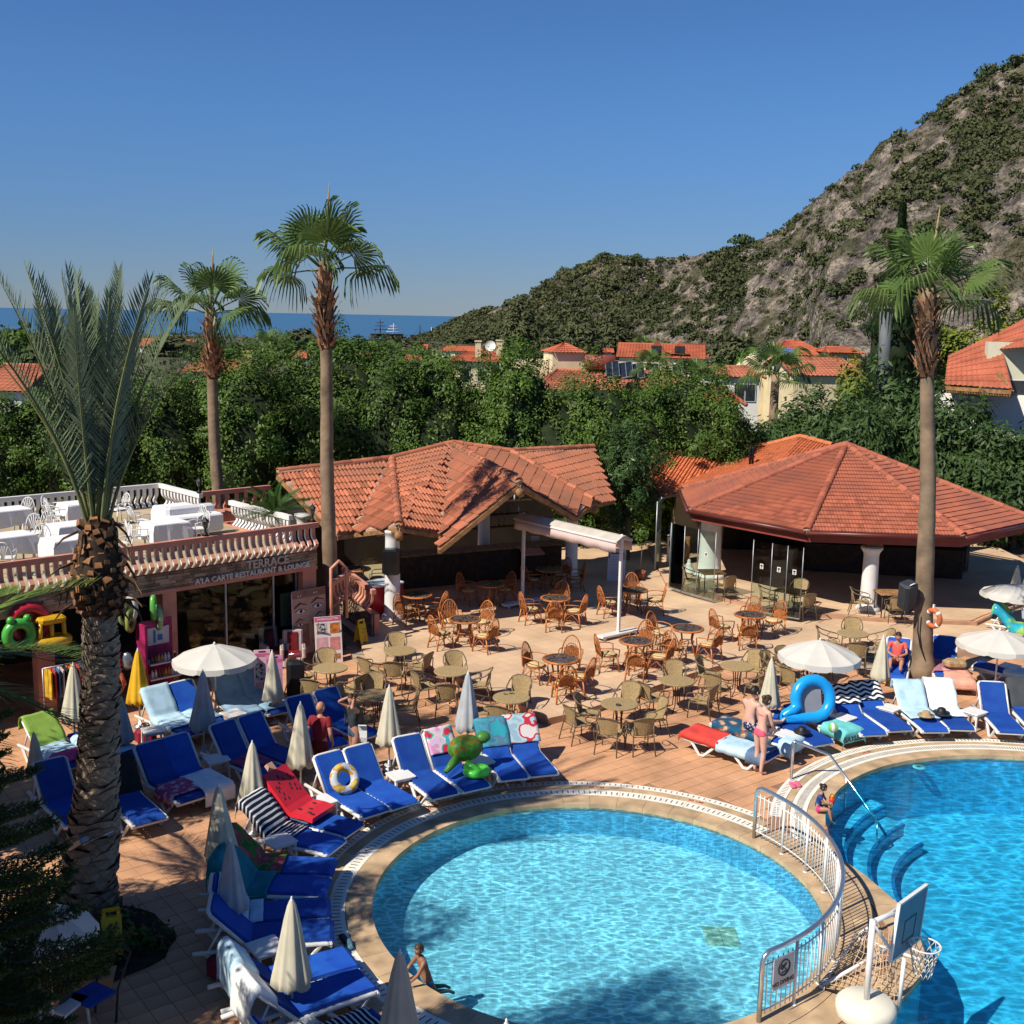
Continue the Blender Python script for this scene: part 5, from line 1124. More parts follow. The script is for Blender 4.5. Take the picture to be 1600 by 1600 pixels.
def make_open(r=.95, n=10, drop=.36, val=.14):
    t = thing('parasol', 'p', 'parasol'); H = 1.84; mb = MB(); mb.tube([(0, 0, 0), (0, 0, H)], .02, 8); mb.build('pole', WHITE, t)
    mb = MB(); mb.lathe([(.02, H), (.035, H+.02), (.018, H+.05), (0, H+.07)], 8); mb.build('finial', WHITE, t)
    mb = MB(); sub = 6; N = n*sub; rings = []
    vs = []; fs = []
    for i in range(7):
        f = i/6
        for j in range(N):
            a = 2*pi*j/N; u = (j % sub)/sub; sag = sin(pi*u)*.035*f; rr = r*f*(1-.018*sin(pi*u)*f*2); z = H-drop*(f**1.25)+(-sag if i < 6 else -sag*.5)
            vs.append((rr*cos(a), rr*sin(a), z))
    for i in range(6):
        for j in range(N): fs.append((i*N+j, i*N+(j+1) % N, (i+1)*N+(j+1) % N, (i+1)*N+j))
    mb.add(vs, fs, 0, None, False)
    for k in range(n):
        o = len(mb.v); q = []
        for u in range(sub+1):
            j = (k*sub+u) % N; x, y, z = vs[6*N+j]; sh = .93 if u in (0, sub) else 1; e = .02 if u in (0, sub) else 0
            q += [(x, y, z), (x*1.015, y*1.015, z-val*(1 if u not in (0, sub) else .75))]
        mb.add(q, [(2*u, 2*u+1, 2*u+3, 2*u+2) for u in range(sub)], 0)
    mb.build('canopy', CANVW, t)
    for k in range(n):
        a = 2*pi*k/n; mb = MB(); mb.tube([(.03*cos(a), .03*sin(a), H-.04), (.5*r*cos(a), .5*r*sin(a), H-drop*.42-.015), (r*.99*cos(a), r*.99*sin(a), H-drop-.012)], .006, 4); mb.build('rib', WHITE, t)
    mb = MB(); mb.lathe([(.2, 0), (.2, .06), (.06, .1), (.035, .3)], 14); mb.build('base', WHITE, t)
    return t
OPN = Proto(make_open())
for (x, y, ty, sc, lab) in ((338, 1117, 1003, 1.0, 'open white parasol shading the grey-blue towels'), (1274, 1118, 996, 1.0, 'open white parasol near the bright blue ring'), (1580, 985, 910, 1.05, 'far open white parasol at the right edge'), (1553, 1085, 981, 1.06, 'near open white parasol at the right edge')):
    p = g(x, y, 0); q = aty(x, ty, p.y); u = OPN.put(p, random.uniform(0, 1), lab, 'open white parasols'); s = q.z/1.9; u.scale = (sc, sc, s)
for x, y, z, s, lab in ((74, 1416, 1.9, 1.0, 'pale open parasol half hidden by the norfolk pine'), (-25, 1440, 1.9, .8, 'pale open parasol cut off at the left edge')):
    p = g(x, y, z); u = OPN.put((p.x, p.y, 0), .4, lab, 'open white parasols'); u.scale = (s*.62, s*.62, 1.05)

# taupe wicker chairs and tables ------------------------------------------------
TUBE = mat('taupe_tube', (0.135, 0.095, 0.055), 0.5, 0.1, 4, spec=.4); WICK = mat('taupe_wicker', (0.36, 0.255, 0.12), 0.8, 0.18, 40, bump=.6, bscale=120, rnd=.06); DRKT = mat('dark_tube', (0.05, 0.035, 0.03), 0.5, .1, 4)
def make_wicker():
    t = thing('wicker_armchair', 'c', 'chair')           # faces -Y
    mb = MB(); path_box(mb, [(-.24, .40), (-.22, .425), (.0, .415), (.22, .42)], .44, .02); mb.build('seat', WICK, t)
    mb = MB(); NS, NW = 7, 6; vs = []; fs = []
    for i in range(NS+1):
        f = i/NS; z = .44+.40*f; w = .40+.06*f
        for j in range(NW+1): q = j/NW-.5; vs.append((q*w, .22+.10*f-.16*q*q+.0, z-.05*(2*q)**2*f))
    nn = len(vs); vs += [(x, y+.018, z) for x, y, z in vs]
    for i in range(NS):
        for j in range(NW): k = i*(NW+1)+j; fs += [(k, k+1, k+NW+2, k+NW+1), (nn+k, nn+k+NW+1, nn+k+NW+2, nn+k+1)]
    for j in range(NW): a = NS*(NW+1)+j; fs.append((a, a+1, nn+a+1, nn+a))
    for i in range(NS):
        for j in (0, NW): a = i*(NW+1)+j; fs.append((a, a+NW+1, nn+a+NW+1, nn+a))
    mb.add(vs, fs); mb.build('backrest', WICK, t)
    mb = MB(); mb.tube([(-.27, -.22, .62), (-.29, .0, .66), (-.27, .2, .72), (-.22, .30, .80), (-.1, .345, .845), (.1, .345, .845), (.22, .30, .80), (.27, .2, .72), (.29, 0, .66), (.27, -.22, .62)], .016, 6)
    for s in (-1, 1): mb.tube([(s*.27, -.22, .62), (s*.285, -.28, .58), (s*.27, -.26, .48), (s*.25, -.16, .44), (s*.25, -.02, .50), (s*.26, .02, .58), (s*.27, -.06, .63)], .011, 5)
    mb.build('arm_frame', TUBE, t)
    for s in (-1, 1):
        mb = MB(); mb.tube([(s*.24, -.22, .41), (s*.255, -.25, 0)], .014, 6); mb.build('leg', TUBE, t)
        mb = MB(); mb.tube([(s*.21, .28, .66), (s*.225, .26, .42), (s*.25, .36, 0)], .014, 6); mb.build('leg', TUBE, t)
    mb = MB(); mb.tube([(-.24, -.22, .40), (.24, -.22, .40)], .013, 5); mb.tube([(-.22, .24, .40), (.22, .24, .40)], .013, 5); mb.tube([(-.23, .28, .2), (0, .26, .33), (.23, .28, .2)], .010, 5); mb.tube([(-.24, -.22, .40), (-.22, .24, .40)], .013, 5); mb.tube([(.24, -.22, .40), (.22, .24, .40)], .013, 5); mb.build('seat_frame', TUBE, t)
    return t
WCH = Proto(make_wicker())
def make_wtable(r=.42, square=False):
    t = thing('cafe_table', 't', 'table'); mb = MB()
    if square: mb.rbox((0, 0, .725), (.8, .8, .03), .02)
    else: mb.lathe([(0, .70), (r-.02, .70), (r, .71), (r, .735), (r-.012, .742), (0, .742)], 28, smooth=False, cap=False)
    mb.build('tabletop', WICK if not square else WOOD, t)
    for i in range(4):
        a = pi/4+i*pi/2; mb = MB()
        if square: mb.tube([(.36*sin(a)*1.3, .36*cos(a)*1.3, .71), (.36*sin(a)*1.3, .36*cos(a)*1.3, 0)], .02, 5)
        else: mb.tube([(.12*cos(a), .12*sin(a), .70), (.07*cos(a), .07*sin(a), .40), (.09*cos(a), .09*sin(a), .12), (.30*cos(a), .30*sin(a), .0)], .014, 5)
        mb.build('leg', DRKT, t)
    if not square: mb = MB(); mb.tube([(.085*cos(2*pi*i/10), .085*sin(2*pi*i/10), .38) for i in range(10)], .008, 4, closed=True); mb.build('ring', DRKT, t)
    return t
WTB = Proto(make_wtable()); SQT = Proto(make_wtable(square=True))
SIDE = {}
def sidename(dx, dy):
    a = math.degrees(atan2(dy, dx)) % 360
    return ['right', 'far right', 'far', 'far left', 'left', 'near left', 'near', 'near right'][int(((a+22.5) % 360)//45)]
def put_set(tab, tz, tproto, cproto, chairs, tlab, clab, grp_t, grp_c, rmin=.62, zs=.45, rmax=1.0):
    p = g(tab[0], tab[1], tz+.74) if tab else None
    if tlab: tproto.put((p.x, p.y, tz), random.uniform(0, 1.5), tlab, grp_t)
    used = set()
    for ch in chairs:
        q = g(ch[0], ch[1], tz+zs); d = V((q.x-p.x, q.y-p.y)); L0 = d.length
        if L0 < rmin: d *= rmin/max(L0, .01)
        if L0 > rmax: d *= rmax/L0
        sn = sidename(d.x, d.y); k = 0
        while sn in used: k += 1; sn = sidename(d.x, d.y)+' '+['outer', 'inner', 'end'][k-1]
        used.add(sn)
        cproto.put((p.x+d.x, p.y+d.y, tz), atan2(d.y, d.x)-pi/2+random.uniform(-.22, .22), clab % sn, grp_c)
WT_, WC_ = 'round taupe cafe tables', 'taupe wicker armchairs'
def wset(tab, chairs, where, tz=0.0): put_set(tab, tz, WTB, WCH, chairs, 'round taupe wicker cafe table '+where, 'taupe armchair at the %s of the round table '+where, WT_, WC_)
wset((625, 1016), [(617, 1012), (580, 1047), (611, 1062), (655, 1040)], 'nearest the grey steps')
wset((516, 1043), [(505, 1035), (472, 1055), (492, 1080), (552, 1075)], 'nearest the pink price board')
wset((705, 1048), [(712, 1042), (664, 1070), (698, 1088), (747, 1068)], 'behind the blue-grey umbrella')
wset((588, 1085), [(583, 1078), (548, 1098), (562, 1122), (632, 1105)], 'beside the woman with raised arms')
wset((799, 1089), [(813, 1082), (760, 1108), (783, 1122)], 'behind the printed sea towels')
wset((1058, 1063), [(1052, 1056), (1020, 1088), (1098, 1092)], 'mid lower row')
wset((1152, 1040), [(1108, 1052), (1120, 1073), (1178, 1042), (1186, 1072)], 'left of the pink bikini woman')
wset((968, 1099), [(985, 1088), (920, 1112), (950, 1150), (1012, 1150), (1018, 1118), (905, 1126)], 'ringed by six chairs in front')
wset((1262, 1038), [(1206, 1022), (1208, 1044), (1275, 1068), (1290, 1035), (1245, 1062)], 'under the parasol')
wset((1333, 989), [(1330, 984), (1294, 1002), (1338, 1022), (1376, 1005)], 'near the striped steps', 0.16)
put_set((1112, 893), .26, SQT, WCH, [(1084, 905), (1133, 915)], 'square brown cafe table behind the left glass screens', 'taupe armchair at the %s of the square table behind the left glass', 'square cafe tables', WC_)
put_set((1234, 922), .26, SQT, WCH, [(1207, 935), (1258, 920), (1253, 942)], 'square brown cafe table behind the right glass screens', 'taupe armchair at the %s of the square table behind the right glass', 'square cafe tables', WC_)
put_set((1390, 925), .26, SQT, WCH, [(1399, 948), (1345, 938), (1440, 928)], 'square brown cafe table right of the white column', 'taupe armchair at the %s of the square table by the column', 'square cafe tables', WC_)
p = g(790, 1085, .75); mb = MB(); mb.lathe([(.04, 0), (.05, .025), (.04, .025), (.035, .008)], 12, cap=False); mb.box((.12, .06, .05), (.09, .03, .09)); o = mb.build('ashtray', GLASS); o.location = (p.x, p.y, .743); tag(o, 'glass ashtray on the round table behind the printed sea towels', 'ashtray')
for x, y, rz in ((1349, 1056, .4), (1356, 1059, 1.2)):
    mb = MB(); mb.rbox((0, 0, .015), (.09, .26, .03), .02); mb.tube([(-.04, .02, .03), (0, .05, .07), (.04, .02, .03)], .012, 5); o = mb.build('sandal', BLACK); o.location = g(x, y, 0); o.rotation_euler = (0, 0, rz); tag(o, 'black sandal lying on the tiles near the closed umbrella, %s of the pair' % ('left' if x < 1352 else 'right'), 'sandal')
ash = g(966, 1102, .75); mb = MB(); mb.lathe([(.05, 0), (.06, .03), (.045, .03), (.04, .01)], 12, cap=False); o = mb.build('ashtray', DGREY); o.location = (ash.x, ash.y, .743); tag(o, 'dark ashtray on the round table ringed by six chairs', 'ashtray')

# rattan chairs and mosaic tables ---------------------------------------------
RAT = mat('rattan', (0.42, 0.135, 0.032), 0.5, 0.25, 6, spec=.4, rnd=.12); RATD = mat('rattan_weave', (0.33, 0.115, 0.035), 0.7, 0.3, 25, bump=.6, bscale=60, rnd=.1); CUSH = mat('cream_cushion', (0.58, 0.42, 0.20), 0.9, .1, 4)
def make_rattan():
    t = thing('rattan_armchair', 'c', 'chair'); pt = [(.25*cos(a)*1.0, .24+.12*(max(0, sin(a))**.9), .42+.56*max(0, sin(a))**.85) for a in [pi*i/14 for i in range(15)]]
    mb = MB(); mb.tube(pt, .018, 6); mb.tube([(x*.8, y-.004, .42+(z-.42)*.62) for x, y, z in pt], .012, 5); mb.build('back_hoop', RAT, t)
    for i in range(9):
        x = -.2+.05*i; f = sqrt(max(0, 1-(x/.25)**2)); mb = MB(); mb.tube([(x*.85, .235, .42), (x, .24+.12*f**.9, .42+.55*f**.85)], .007, 4); mb.build('back_slat', RAT, t)
    mb = MB(); mb.add([(-.17, .243, .45), (.17, .243, .45), (.19, .29, .66), (0, .315, .74), (-.19, .29, .66)], [(0, 1, 2, 3, 4)]); mb.build('back_panel', RATD, t)
    mb = MB(); mb.lathe([(0, .40), (.25, .40), (.265, .415), (.25, .43), (0, .43)], 16, cap=False); mb.build('seat', RATD, t)
    mb = MB(); mb.lathe([(0, .43), (.21, .432), (.225, .45), (.2, .472), (0, .48)], 16, cap=False); mb.build('cushion', CUSH, t)
    for s in (-1, 1):
        mb = MB(); mb.tube([(s*.235, .27, .66), (s*.30, .12, .67), (s*.31, -.1, .655), (s*.29, -.22, .62), (s*.25, -.22, .42)], .016, 5); mb.build('arm', RAT, t)
        mb = MB(); mb.tube([(s*.22, -.2, .42), (s*.235, -.25, 0)], .02, 6); mb.build('leg', RAT, t)
        mb = MB(); mb.tube([(s*.22, .22, .42), (s*.235, .30, 0)], .02, 6); mb.build('leg', RAT, t)
        mb = MB(); mb.tube([(s*.228, -.23, .14), (s*.23, 0, .36), (s*.228, .27, .14)], .011, 5); mb.tube([(s*.228, -.24, .16), (s*.228, .28, .16)], .011, 5); mb.build('brace', RAT, t)
    mb = MB(); mb.tube([(-.23, -.24, .16), (0, -.225, .38), (.23, -.24, .16)], .011, 5); mb.tube([(-.23, .28, .16), (0, .24, .38), (.23, .28, .16)], .011, 5); mb.build('brace', RAT, t)
    return t
RCH = Proto(make_rattan())
MOS = blotch('mosaic_top', ((0.035, 0.02, 0.015), (0.05, 0.028, 0.018), (0.13, 0.12, 0.12), (0.07, 0.04, 0.03)), 13, .25)
def make_rtable():
    t = thing('rattan_table', 't', 'table'); mb = MB(); mb.lathe([(.40, .70), (.45, .70), (.465, .72), (.45, .745), (.40, .745)], 28, cap=False); mb.build('rim', RAT, t)
    mb = MB(); mb.lathe([(0, .715), (.405, .715), (.405, .738), (0, .738)], 28, smooth=False, cap=False); mb.build('mosaic_inset', MOS, t)
    for i in range(4):
        a = pi/4+i*pi/2; mb = MB(); mb.tube([(.24*cos(a), .24*sin(a), .70), (.18*cos(a), .18*sin(a), .4), (.34*cos(a), .34*sin(a), 0)], .026, 6); mb.build('leg', RAT, t)
    mb = MB(); mb.tube([(.2*cos(2*pi*i/16), .2*sin(2*pi*i/16), .36) for i in range(16)], .013, 5, closed=True); mb.tube([(.27*cos(2*pi*i/16), .27*sin(2*pi*i/16), .14) for i in range(16)], .011, 5, closed=True); mb.build('brace_ring', RAT, t)
    return t
RTB = Proto(make_rtable())
def rset(tab, chairs, where): put_set(tab, .16, RTB, RCH, chairs, 'round rattan table with a dark mosaic top '+where, 'rattan armchair at the %s of the table '+where, 'round rattan tables', 'rattan armchairs', .66, .5, .98)
rset((726, 967), [(690, 985), (692, 958), (766, 962), (758, 990)], 'near the shade edge of the bar')
rset((868, 934), [(830, 948), (878, 928), (865, 965), (893, 950)], 'between the awning posts')
rset((990, 921), [(988, 912), (952, 938), (1022, 934)], 'right of the white awning')
rset((994, 1001), [(950, 1018), (1006, 995), (1032, 1022), (996, 1042)], 'by the right awning post')
rset((1074, 981), [(1030, 985), (1052, 1010), (1108, 1003)], 'in the middle of the beige terrace')
rset((1172, 960), [(1128, 975), (1176, 950), (1215, 965), (1168, 992)], 'in front of the right glass screens')
rset((876, 1029), [(838, 1035), (898, 1020), (902, 1052), (884, 1072)], 'at the beige terrace front edge')
rset((766, 912), [(731, 920), (788, 918)], 'left of the awning in the shade')
rset((858, 889), [(836, 902), (876, 895), (898, 900)], 'behind the awning in the shade')
rset((652, 929), [(634, 948), (676, 945)], 'beside the white column of the bar')
rset((558, 888), [(590, 900)], 'behind the ice cream freezer')

# terrace restaurant: white cloth tables and plastic chairs
CLOTH = mat('white_cloth', (0.66, 0.65, 0.65), .9, .04, 2)
def make_cloth_table(w=1.0, d=.8):
    t = thing('dining_table', 't', 'table'); mb = MB(); mb.rbox((0, 0, .71), (w, d, .04), .03); mb.build('tabletop', WHITE, t)
    for sx in (-1, 1):
        for sy in (-1, 1): mb = MB(); mb.tube([(sx*(w/2-.08), sy*(d/2-.08), .7), (sx*(w/2-.06), sy*(d/2-.06), 0)], .025, 5); mb.build('leg', WHITE, t)
    return t
def cloth_mesh(w=1.0, d=.8, drop=.42):
    mb = MB(); n = 40; vs = []; top_ = []; 
    for k, (sc, z, wob) in enumerate(((1.0, .742, 0), (1.03, .72, .0), (1.06, .55, .035), (1.09, .742-drop, .06))):
        for i in range(n):
            a = 2*pi*i/n; c, s = cos(a), sin(a); q = 1/max(abs(c), abs(s)); r = 1+wob*sin(i*pi/2.5+k)+.03*(abs(c*s)*2)*(k > 1)
            vs.append((c*q*w/2*sc*r, s*q*d/2*sc*r, z-(.06*abs(c*s)*2 if k == 3 else 0)))
    fs = [tuple(range(n))]
    for k in range(3):
        for i in range(n): fs.append((k*n+i, k*n+n+i, k*n+n+(i+1) % n, k*n+(i+1) % n))
    mb.add(vs, fs, 0, None, False); return mb.mesh('tablecloth', CLOTH)
def make_plastic_chair():
    t = thing('plastic_chair', 'c', 'chair'); mb = MB(); path_box(mb, [(-.22, .42), (-.2, .44), (0, .43), (.2, .435)], .42, .02); mb.build('seat', WHITE, t)
    mb = MB(); arch = [(.20*cos(a), .24+.10*sin(a)**.8, .44+.44*sin(a)**.7) for a in [pi*i/10 for i in range(11)]]; mb.tube(arch, .016, 5)
    for i in range(5): a = R(50+20*i); mb.tube([(0, .22, .44), (.19*cos(a), .23+.10*sin(a), .44+.43*sin(a))], .012, 4)
    mb.build('fan_back', WHITE, t)
    for s in (-1, 1):
        mb = MB(); mb.tube([(s*.2, .26, .62), (s*.25, .05, .65), (s*.24, -.18, .62), (s*.21, -.19, .43)], .015, 5); mb.build('arm', WHITE, t)
        mb = MB(); mb.tube([(s*.2, -.19, .43), (s*.22, -.24, 0)], .02, 5); mb.build('leg', WHITE, t)
        mb = MB(); mb.tube([(s*.19, .2, .43), (s*.21, .28, 0)], .02, 5); mb.build('leg', WHITE, t)
    return t
DTB = Proto(make_cloth_table()); PCH = Proto(make_plastic_chair()); clm = cloth_mesh(); TZ = 2.91
for (x, y, chairs, lab) in ((12, 795, [(38, 800)], 'by the back rail at the terrace edge'), (15, 835, [(52, 828), (8, 868)], 'in front at the terrace edge'), (125, 785, [(85, 795), (108, 800), (185, 792)], 'behind the date palm fronds'), (112, 818, [(80, 822)], 'just left of the date palm top'), (106, 840, [(70, 845), (185, 845)], 'nearest the front rail left of the date palm'), (275, 790, [(218, 810)], 'by the back right corner of the terrace'), (258, 815, [(224, 832), (305, 812), (308, 822)], 'with three chairs right of the date palm')):
    p = g(x, y, TZ+.74); DTB.put((p.x, p.y, TZ), TRZ+random.uniform(-.08, .08), 'white terrace dining table '+lab, 'terrace dining tables')
    c = obj('tablecloth', clm); c.location = (p.x, p.y, TZ+.004); c.rotation_euler = (0, 0, TRZ+random.uniform(-.06, .06)); tag(c, 'white tablecloth on the table '+lab, 'tablecloth', 'white tablecloths on the terrace')
    for k, (cx, cy) in enumerate(chairs):
        q = g(cx, cy, TZ+.5); d = V((q.x-p.x, q.y-p.y)); d = d*(max(d.length, .72)/d.length)
        PCH.put((p.x+d.x, p.y+d.y, TZ), atan2(d.y, d.x)-pi/2+random.uniform(-.3, .3), 'white chair %s of the table %s' % (sidename(d.x, d.y)+['', ' outer', ' end'][k if len(chairs) == 3 and k == 2 else 0], lab), 'white plastic terrace chairs')
p = g(300, 800, TZ+.74); mb = MB(); mb.rbox((0, 0, .4), (1.5, .7, .5), .06); mb.rbox((0, .25, .72), (1.5, .25, .3), .08); o = mb.build('covered_sofa', CLOTH); o.location = (p.x, p.y+.2, TZ); o.rotation_euler = (0, 0, TRZ); tag(o, 'low sofa under a white cloth at the right end of the terrace', 'sofa')
# ------------------------------------------------------------------ fence, hoop, goal, handrails
fz = thing('pool_fence', 'curved steel tube fence along the rim of the round pool', 'fence', (P1C.x, P1C.y, 0))
FR, FH = 3.76, 1.0
a0, a1 = 37.0, -59.0
def fp(a, z, r=FR): return V((r*cos(R(a)), r*sin(R(a)), z))
mb = MB(); mb.tube([fp(a0, .0), fp(a0, .86), fp(a0-.6, .95), fp(a0-1.8, FH)]+[fp(a0-2-(a0-a1-4)*i/44, FH) for i in range(1, 44)]+[fp(a1+1.8, FH), fp(a1+.6, .95), fp(a1, .86), fp(a1, 0)], .035, 8); mb.build('top_rail', STEEL, fz)
for z in (.16, .82):
    mb = MB(); mb.tube([fp(a0-.5-(a0-a1-1)*i/44, z) for i in range(45)], .011, 6); mb.build('cross_rail', WHITE, fz)
npst = 9
for i in range(1, npst):
    a = a0-(a0-a1)*i/npst; mb = MB(); mb.tube([fp(a, 0), fp(a, FH-.02)], .024, 7); mb.lathe([(.045, 0), (.045, .012), (.02, .02)], 10, M.Translation(fp(a, 0))); mb.build('post', WHITE, fz)
    mb = MB()
nb = 63
bm_ = MB(); bm_.tube([(0, 0, .10), (0, 0, .88)], .009, 5); bme_ = bm_.mesh('bar', WHITE)
for i in range(nb):
    if i % 7 == 0: continue
    a = a0-(a0-a1)*i/nb; obj('bar', bme_, fz, M.Translation(fp(a, .0)))
sa = -53.5; sgn = thing('no_diving_sign', 'grey NO DIVING sign plate hanging on the curved pool fence', 'sign', V((P1C.x, P1C.y, 0))+fp(sa, .66, FR+.05), R(sa+90))
SIGNP = mat('sign_plate', (0.50, 0.50, 0.50), .5, .05, 3)
mb = MB(); mb.rbox((0, 0, 0), (.42, .012, .46), .01); mb.build('plate', SIGNP, sgn)
mb = MB(); mb.tube([(.11*cos(2*pi*i/24), -.010, .055+.11*sin(2*pi*i/24)) for i in range(24)], .011, 4, closed=True); mb.tube([(-.078, -.010, .133), (.078, -.010, -.023)], .010, 4); mb.build('prohibition_ring', BLACK, sgn)
mb = MB(); mb.tube([(-.05, -.0095, .09), (.0, -.0095, .075), (.04, -.0095, .11)], .012, 4); mb.ball((-.06, -.0095, .065), .017, 8, None, 0, (1, .3, 1)); mb.tube([(.0, -.0095, .075), (-.045, -.0095, .03)], .008, 4); mb.tube([(-.05, -.0095, -.01), (.05, -.0095, -.01)], .007, 4); mb.build('diver_pictogram', BLACK, sgn)
lettering('NO DIVING', .085, M.Translation((0, -.010, -.155)) @ UPRIGHT, BLACK, sgn, ext=.001, bold=.002)

bp_ = g(1352, 1588, 0); hoop = thing('basketball_hoop', 'white poolside basketball hoop with a grey backboard on a round base', 'basketball hoop', bp_, 0)
mb = MB(); mb.lathe([(.36, 0), (.40, .04), (.40, .18), (.34, .24), (.1, .26)], 24); mb.build('base', mat('cream_plastic', (0.68, 0.64, 0.52), .5, .06, 3), hoop)
ptop = aty(1362, 1437, bp_.y); H0 = ptop.z
bb = [aty(*q, Y) for q, Y in (((1405, 1413), bp_.y+.30), ((1448, 1382), bp_.y+1.05), ((1432, 1470), bp_.y+1.05), ((1393, 1500), bp_.y+.30))]
loc = [p-bp_ for p in bb]
mb = MB(); mb.tube([(0, 0, .2), (0, 0, H0)], .042, 10); mb.build('pole', WPAINT, hoop)
n_ = (loc[1]-loc[0]).cross(loc[3]-loc[0]).normalized(); n_ = n_ if n_.x > 0 else -n_
cb = sum(loc, V((0, 0, 0)))/4
mb = MB(); mb.tube([(0, 0, H0-.03), (cb.x*.5, cb.y*.5, H0-.1), cb-n_*.05+V((0, 0, .05))], .035, 8); mb.tube([(0, 0, H0-.05), loc[3]-n_*.03+V((0, 0, .15))], .025, 6); mb.build('arm', WPAINT, hoop)
ux = (loc[1]-loc[0]); uz = (loc[3]-loc[0]); Wd, Hd = ux.length, uz.length; ux.normalize(); uz = n_.cross(ux); uz = -uz if uz.z < 0 else uz
TB = M((ux, uz, ux.cross(uz))).transposed().to_4x4(); TB.translation = cb
mb = MB(); mb.rbox((0, 0, 0), (Wd, Hd, .035), .015, TB); bbo = mb.build('backboard', mat('board_grey', (0.15, 0.19, 0.24), .5, .08, 3), hoop)
mb = MB()
for s in (-1, 1): mb.box((s*Wd/2, 0, 0), (.03, Hd+.03, .05), TB); mb.box((0, s*Hd/2, 0), (Wd, .03, .05), TB)
mb.build('board_edge', WPAINT, hoop)
sgn_z = 1 if (TB.to_3x3() @ V((0, 0, 1))).x > 0 else -1
for zz in (.021, -.021):
    mb = MB(); q = [(-.2, -.22), (.2, -.22), (.2, .1), (-.2, .1)]
    for (x0, y0), (x1, y1) in zip(q, q[1:]+q[:1]): mb.box(((x0+x1)/2, (y0+y1)/2-.02, zz), (abs(x1-x0)+.014, abs(y1-y0)+.014, .004), TB)
    mb.build('target_square', BLACK, hoop)
rim = aty(1445, 1477, bp_.y+.62)-bp_; rr = .215
mb = MB(); mb.tube([rim+V((rr*cos(2*pi*i/28), rr*sin(2*pi*i/28), 0)) for i in range(28)], .012, 6, closed=True)
c_ = cb+V((0, 0, rim.z-cb.z))
mb.tube([c_+V((.0, -.08, 0)), rim-V((rr*.9, .12, 0))], .012, 5); mb.tube([c_+V((0, .08, 0)), rim-V((rr*.9, -.12, 0))], .012, 5); mb.build('rim', WPAINT, hoop)
CORD = mat('net_cord', (0.70, 0.66, 0.55), .9, .1, 5); mb = MB(); nn_ = 12
def npnt(i, k): f = k/5; r = rr*(1-.45*f**.8); a = 2*pi*(i+.5*(k % 2))/nn_; return rim+V((r*cos(a), r*sin(a), -.46*f))
for i in range(nn_):
    for k in range(5):
        mb.tube([npnt(i, k), npnt(i, k+1)], .006, 3); mb.tube([npnt(i, k), npnt(i-1 if k % 2 == 0 else i+1, k+1)], .006, 3)
mb.build('net', CORD, hoop)['kind'] = 'stuff'
# water polo goal lying by the pool edge
G = [g(x, y, z) for x, y, z in ((1282, 1542, .03), (1404, 1580, .03), (1412, 1485, .62), (1345, 1470, .03))]
goal = thing('water_goal', 'white framed water goal with a cord net lying on the tiles by the hoop', 'goal', (G[0]+G[1])/2)
o_ = (G[0]+G[1])/2; A, B = G[0]-o_, G[1]-o_; up1 = aty(1413, 1497, G[1].y-.02)-o_; far0 = g(1337, 1464, .03)-o_; far1 = g(1407, 1488, .03)-o_; tp = None
far2 = g(1385, 1424, .03)-o_
mb = MB()
for p, q in ((A, B), (B, up1), (far0, A), (A, aty(1400, 1475, (g(1404, 1500, 0)).y)-o_), (far0, g(1438, 1500, .03)-o_), (far0, aty(1408, 1415, far0.y+o_.y+.5)-o_)): mb.tube([p, q], .028, 7)
mb.build('frame', WPAINT, goal)
mb = MB(); mb.tube([A+(B-A)*.06-V((0, 0, .0)), A+(B-A)*.6], .034, 6); mb.build('float_bar', BLACK, goal)
mb = MB(); C3, C4 = far0+V((0, 0, .05)), up1+V((.0, .5, -.1))
NU, NV = 14, 11
def gpnt(u, v):
    p = (A*(1-u)+B*u)*(1-v)+(C3*(1-u)+C4*u)*v; s = sin(pi*u)*sin(pi*v); return p+V((.05*NZ.noise(V((u*5, v*5, 2))), .05*NZ.noise(V((u*5, v*5, 7))), .16*v*u-.10*s+.03+.05*NZ.noise(V((u*6, v*6, 1)))))
for i in range(NU+1): mb.tube([gpnt(i/NU, j/NV) for j in range(NV+1)], .007, 3)
for j in range(NV+1): mb.tube([gpnt(i/NU, j/NV) for i in range(NU+1)], .007, 3)
mb.build('net', mat('goal_net', (0.60, 0.42, 0.27), .9, .1, 5), goal)['kind'] = 'stuff'
# handrail of the big pool
h0, h1 = g(1236, 1218, 0), g(1324, 1250, -.25)
hr = thing('pool_handrail', 'bent steel handrail leading into the big pool', 'handrail', h0)
pts = [V((0, 0, 0)), V((0, 0, .78)), V((.03, .0, .83))]+[aty(x, y, Y)-h0 for x, y, Y in ((1297, 1180, h0.y+.25), (1324, 1218, h0.y-.12), (1350, 1254, h0.y-.5))]+[aty(1371, 1286, h0.y-1.0)-h0]
mb = MB(); mb.tube(pts, .03, 8); mb.tube([aty(1322, 1216, h0.y-.12)-h0, aty(1321, 1262, h0.y-.12)-h0-V((0, 0, .5))], .02, 7); mb.tube([pts[-1], pts[-1]-V((0, .05, .5))], .022, 7); mb.build('rail', STEEL, hr)
cl = MB(); cl.rbox((0, -.06, .03), (.10, .25, .05), .02); cl.rbox((.12, .0, .03), (.10, .25, .05), .02); o = cl.build('child_clogs', mat('pink_foam', (0.66, 0.13, 0.22), .7, .1, 4)); o.location = g(1237, 1227, .01); tag(o, 'pair of small pink clogs at the foot of the steel handrail', 'shoes')
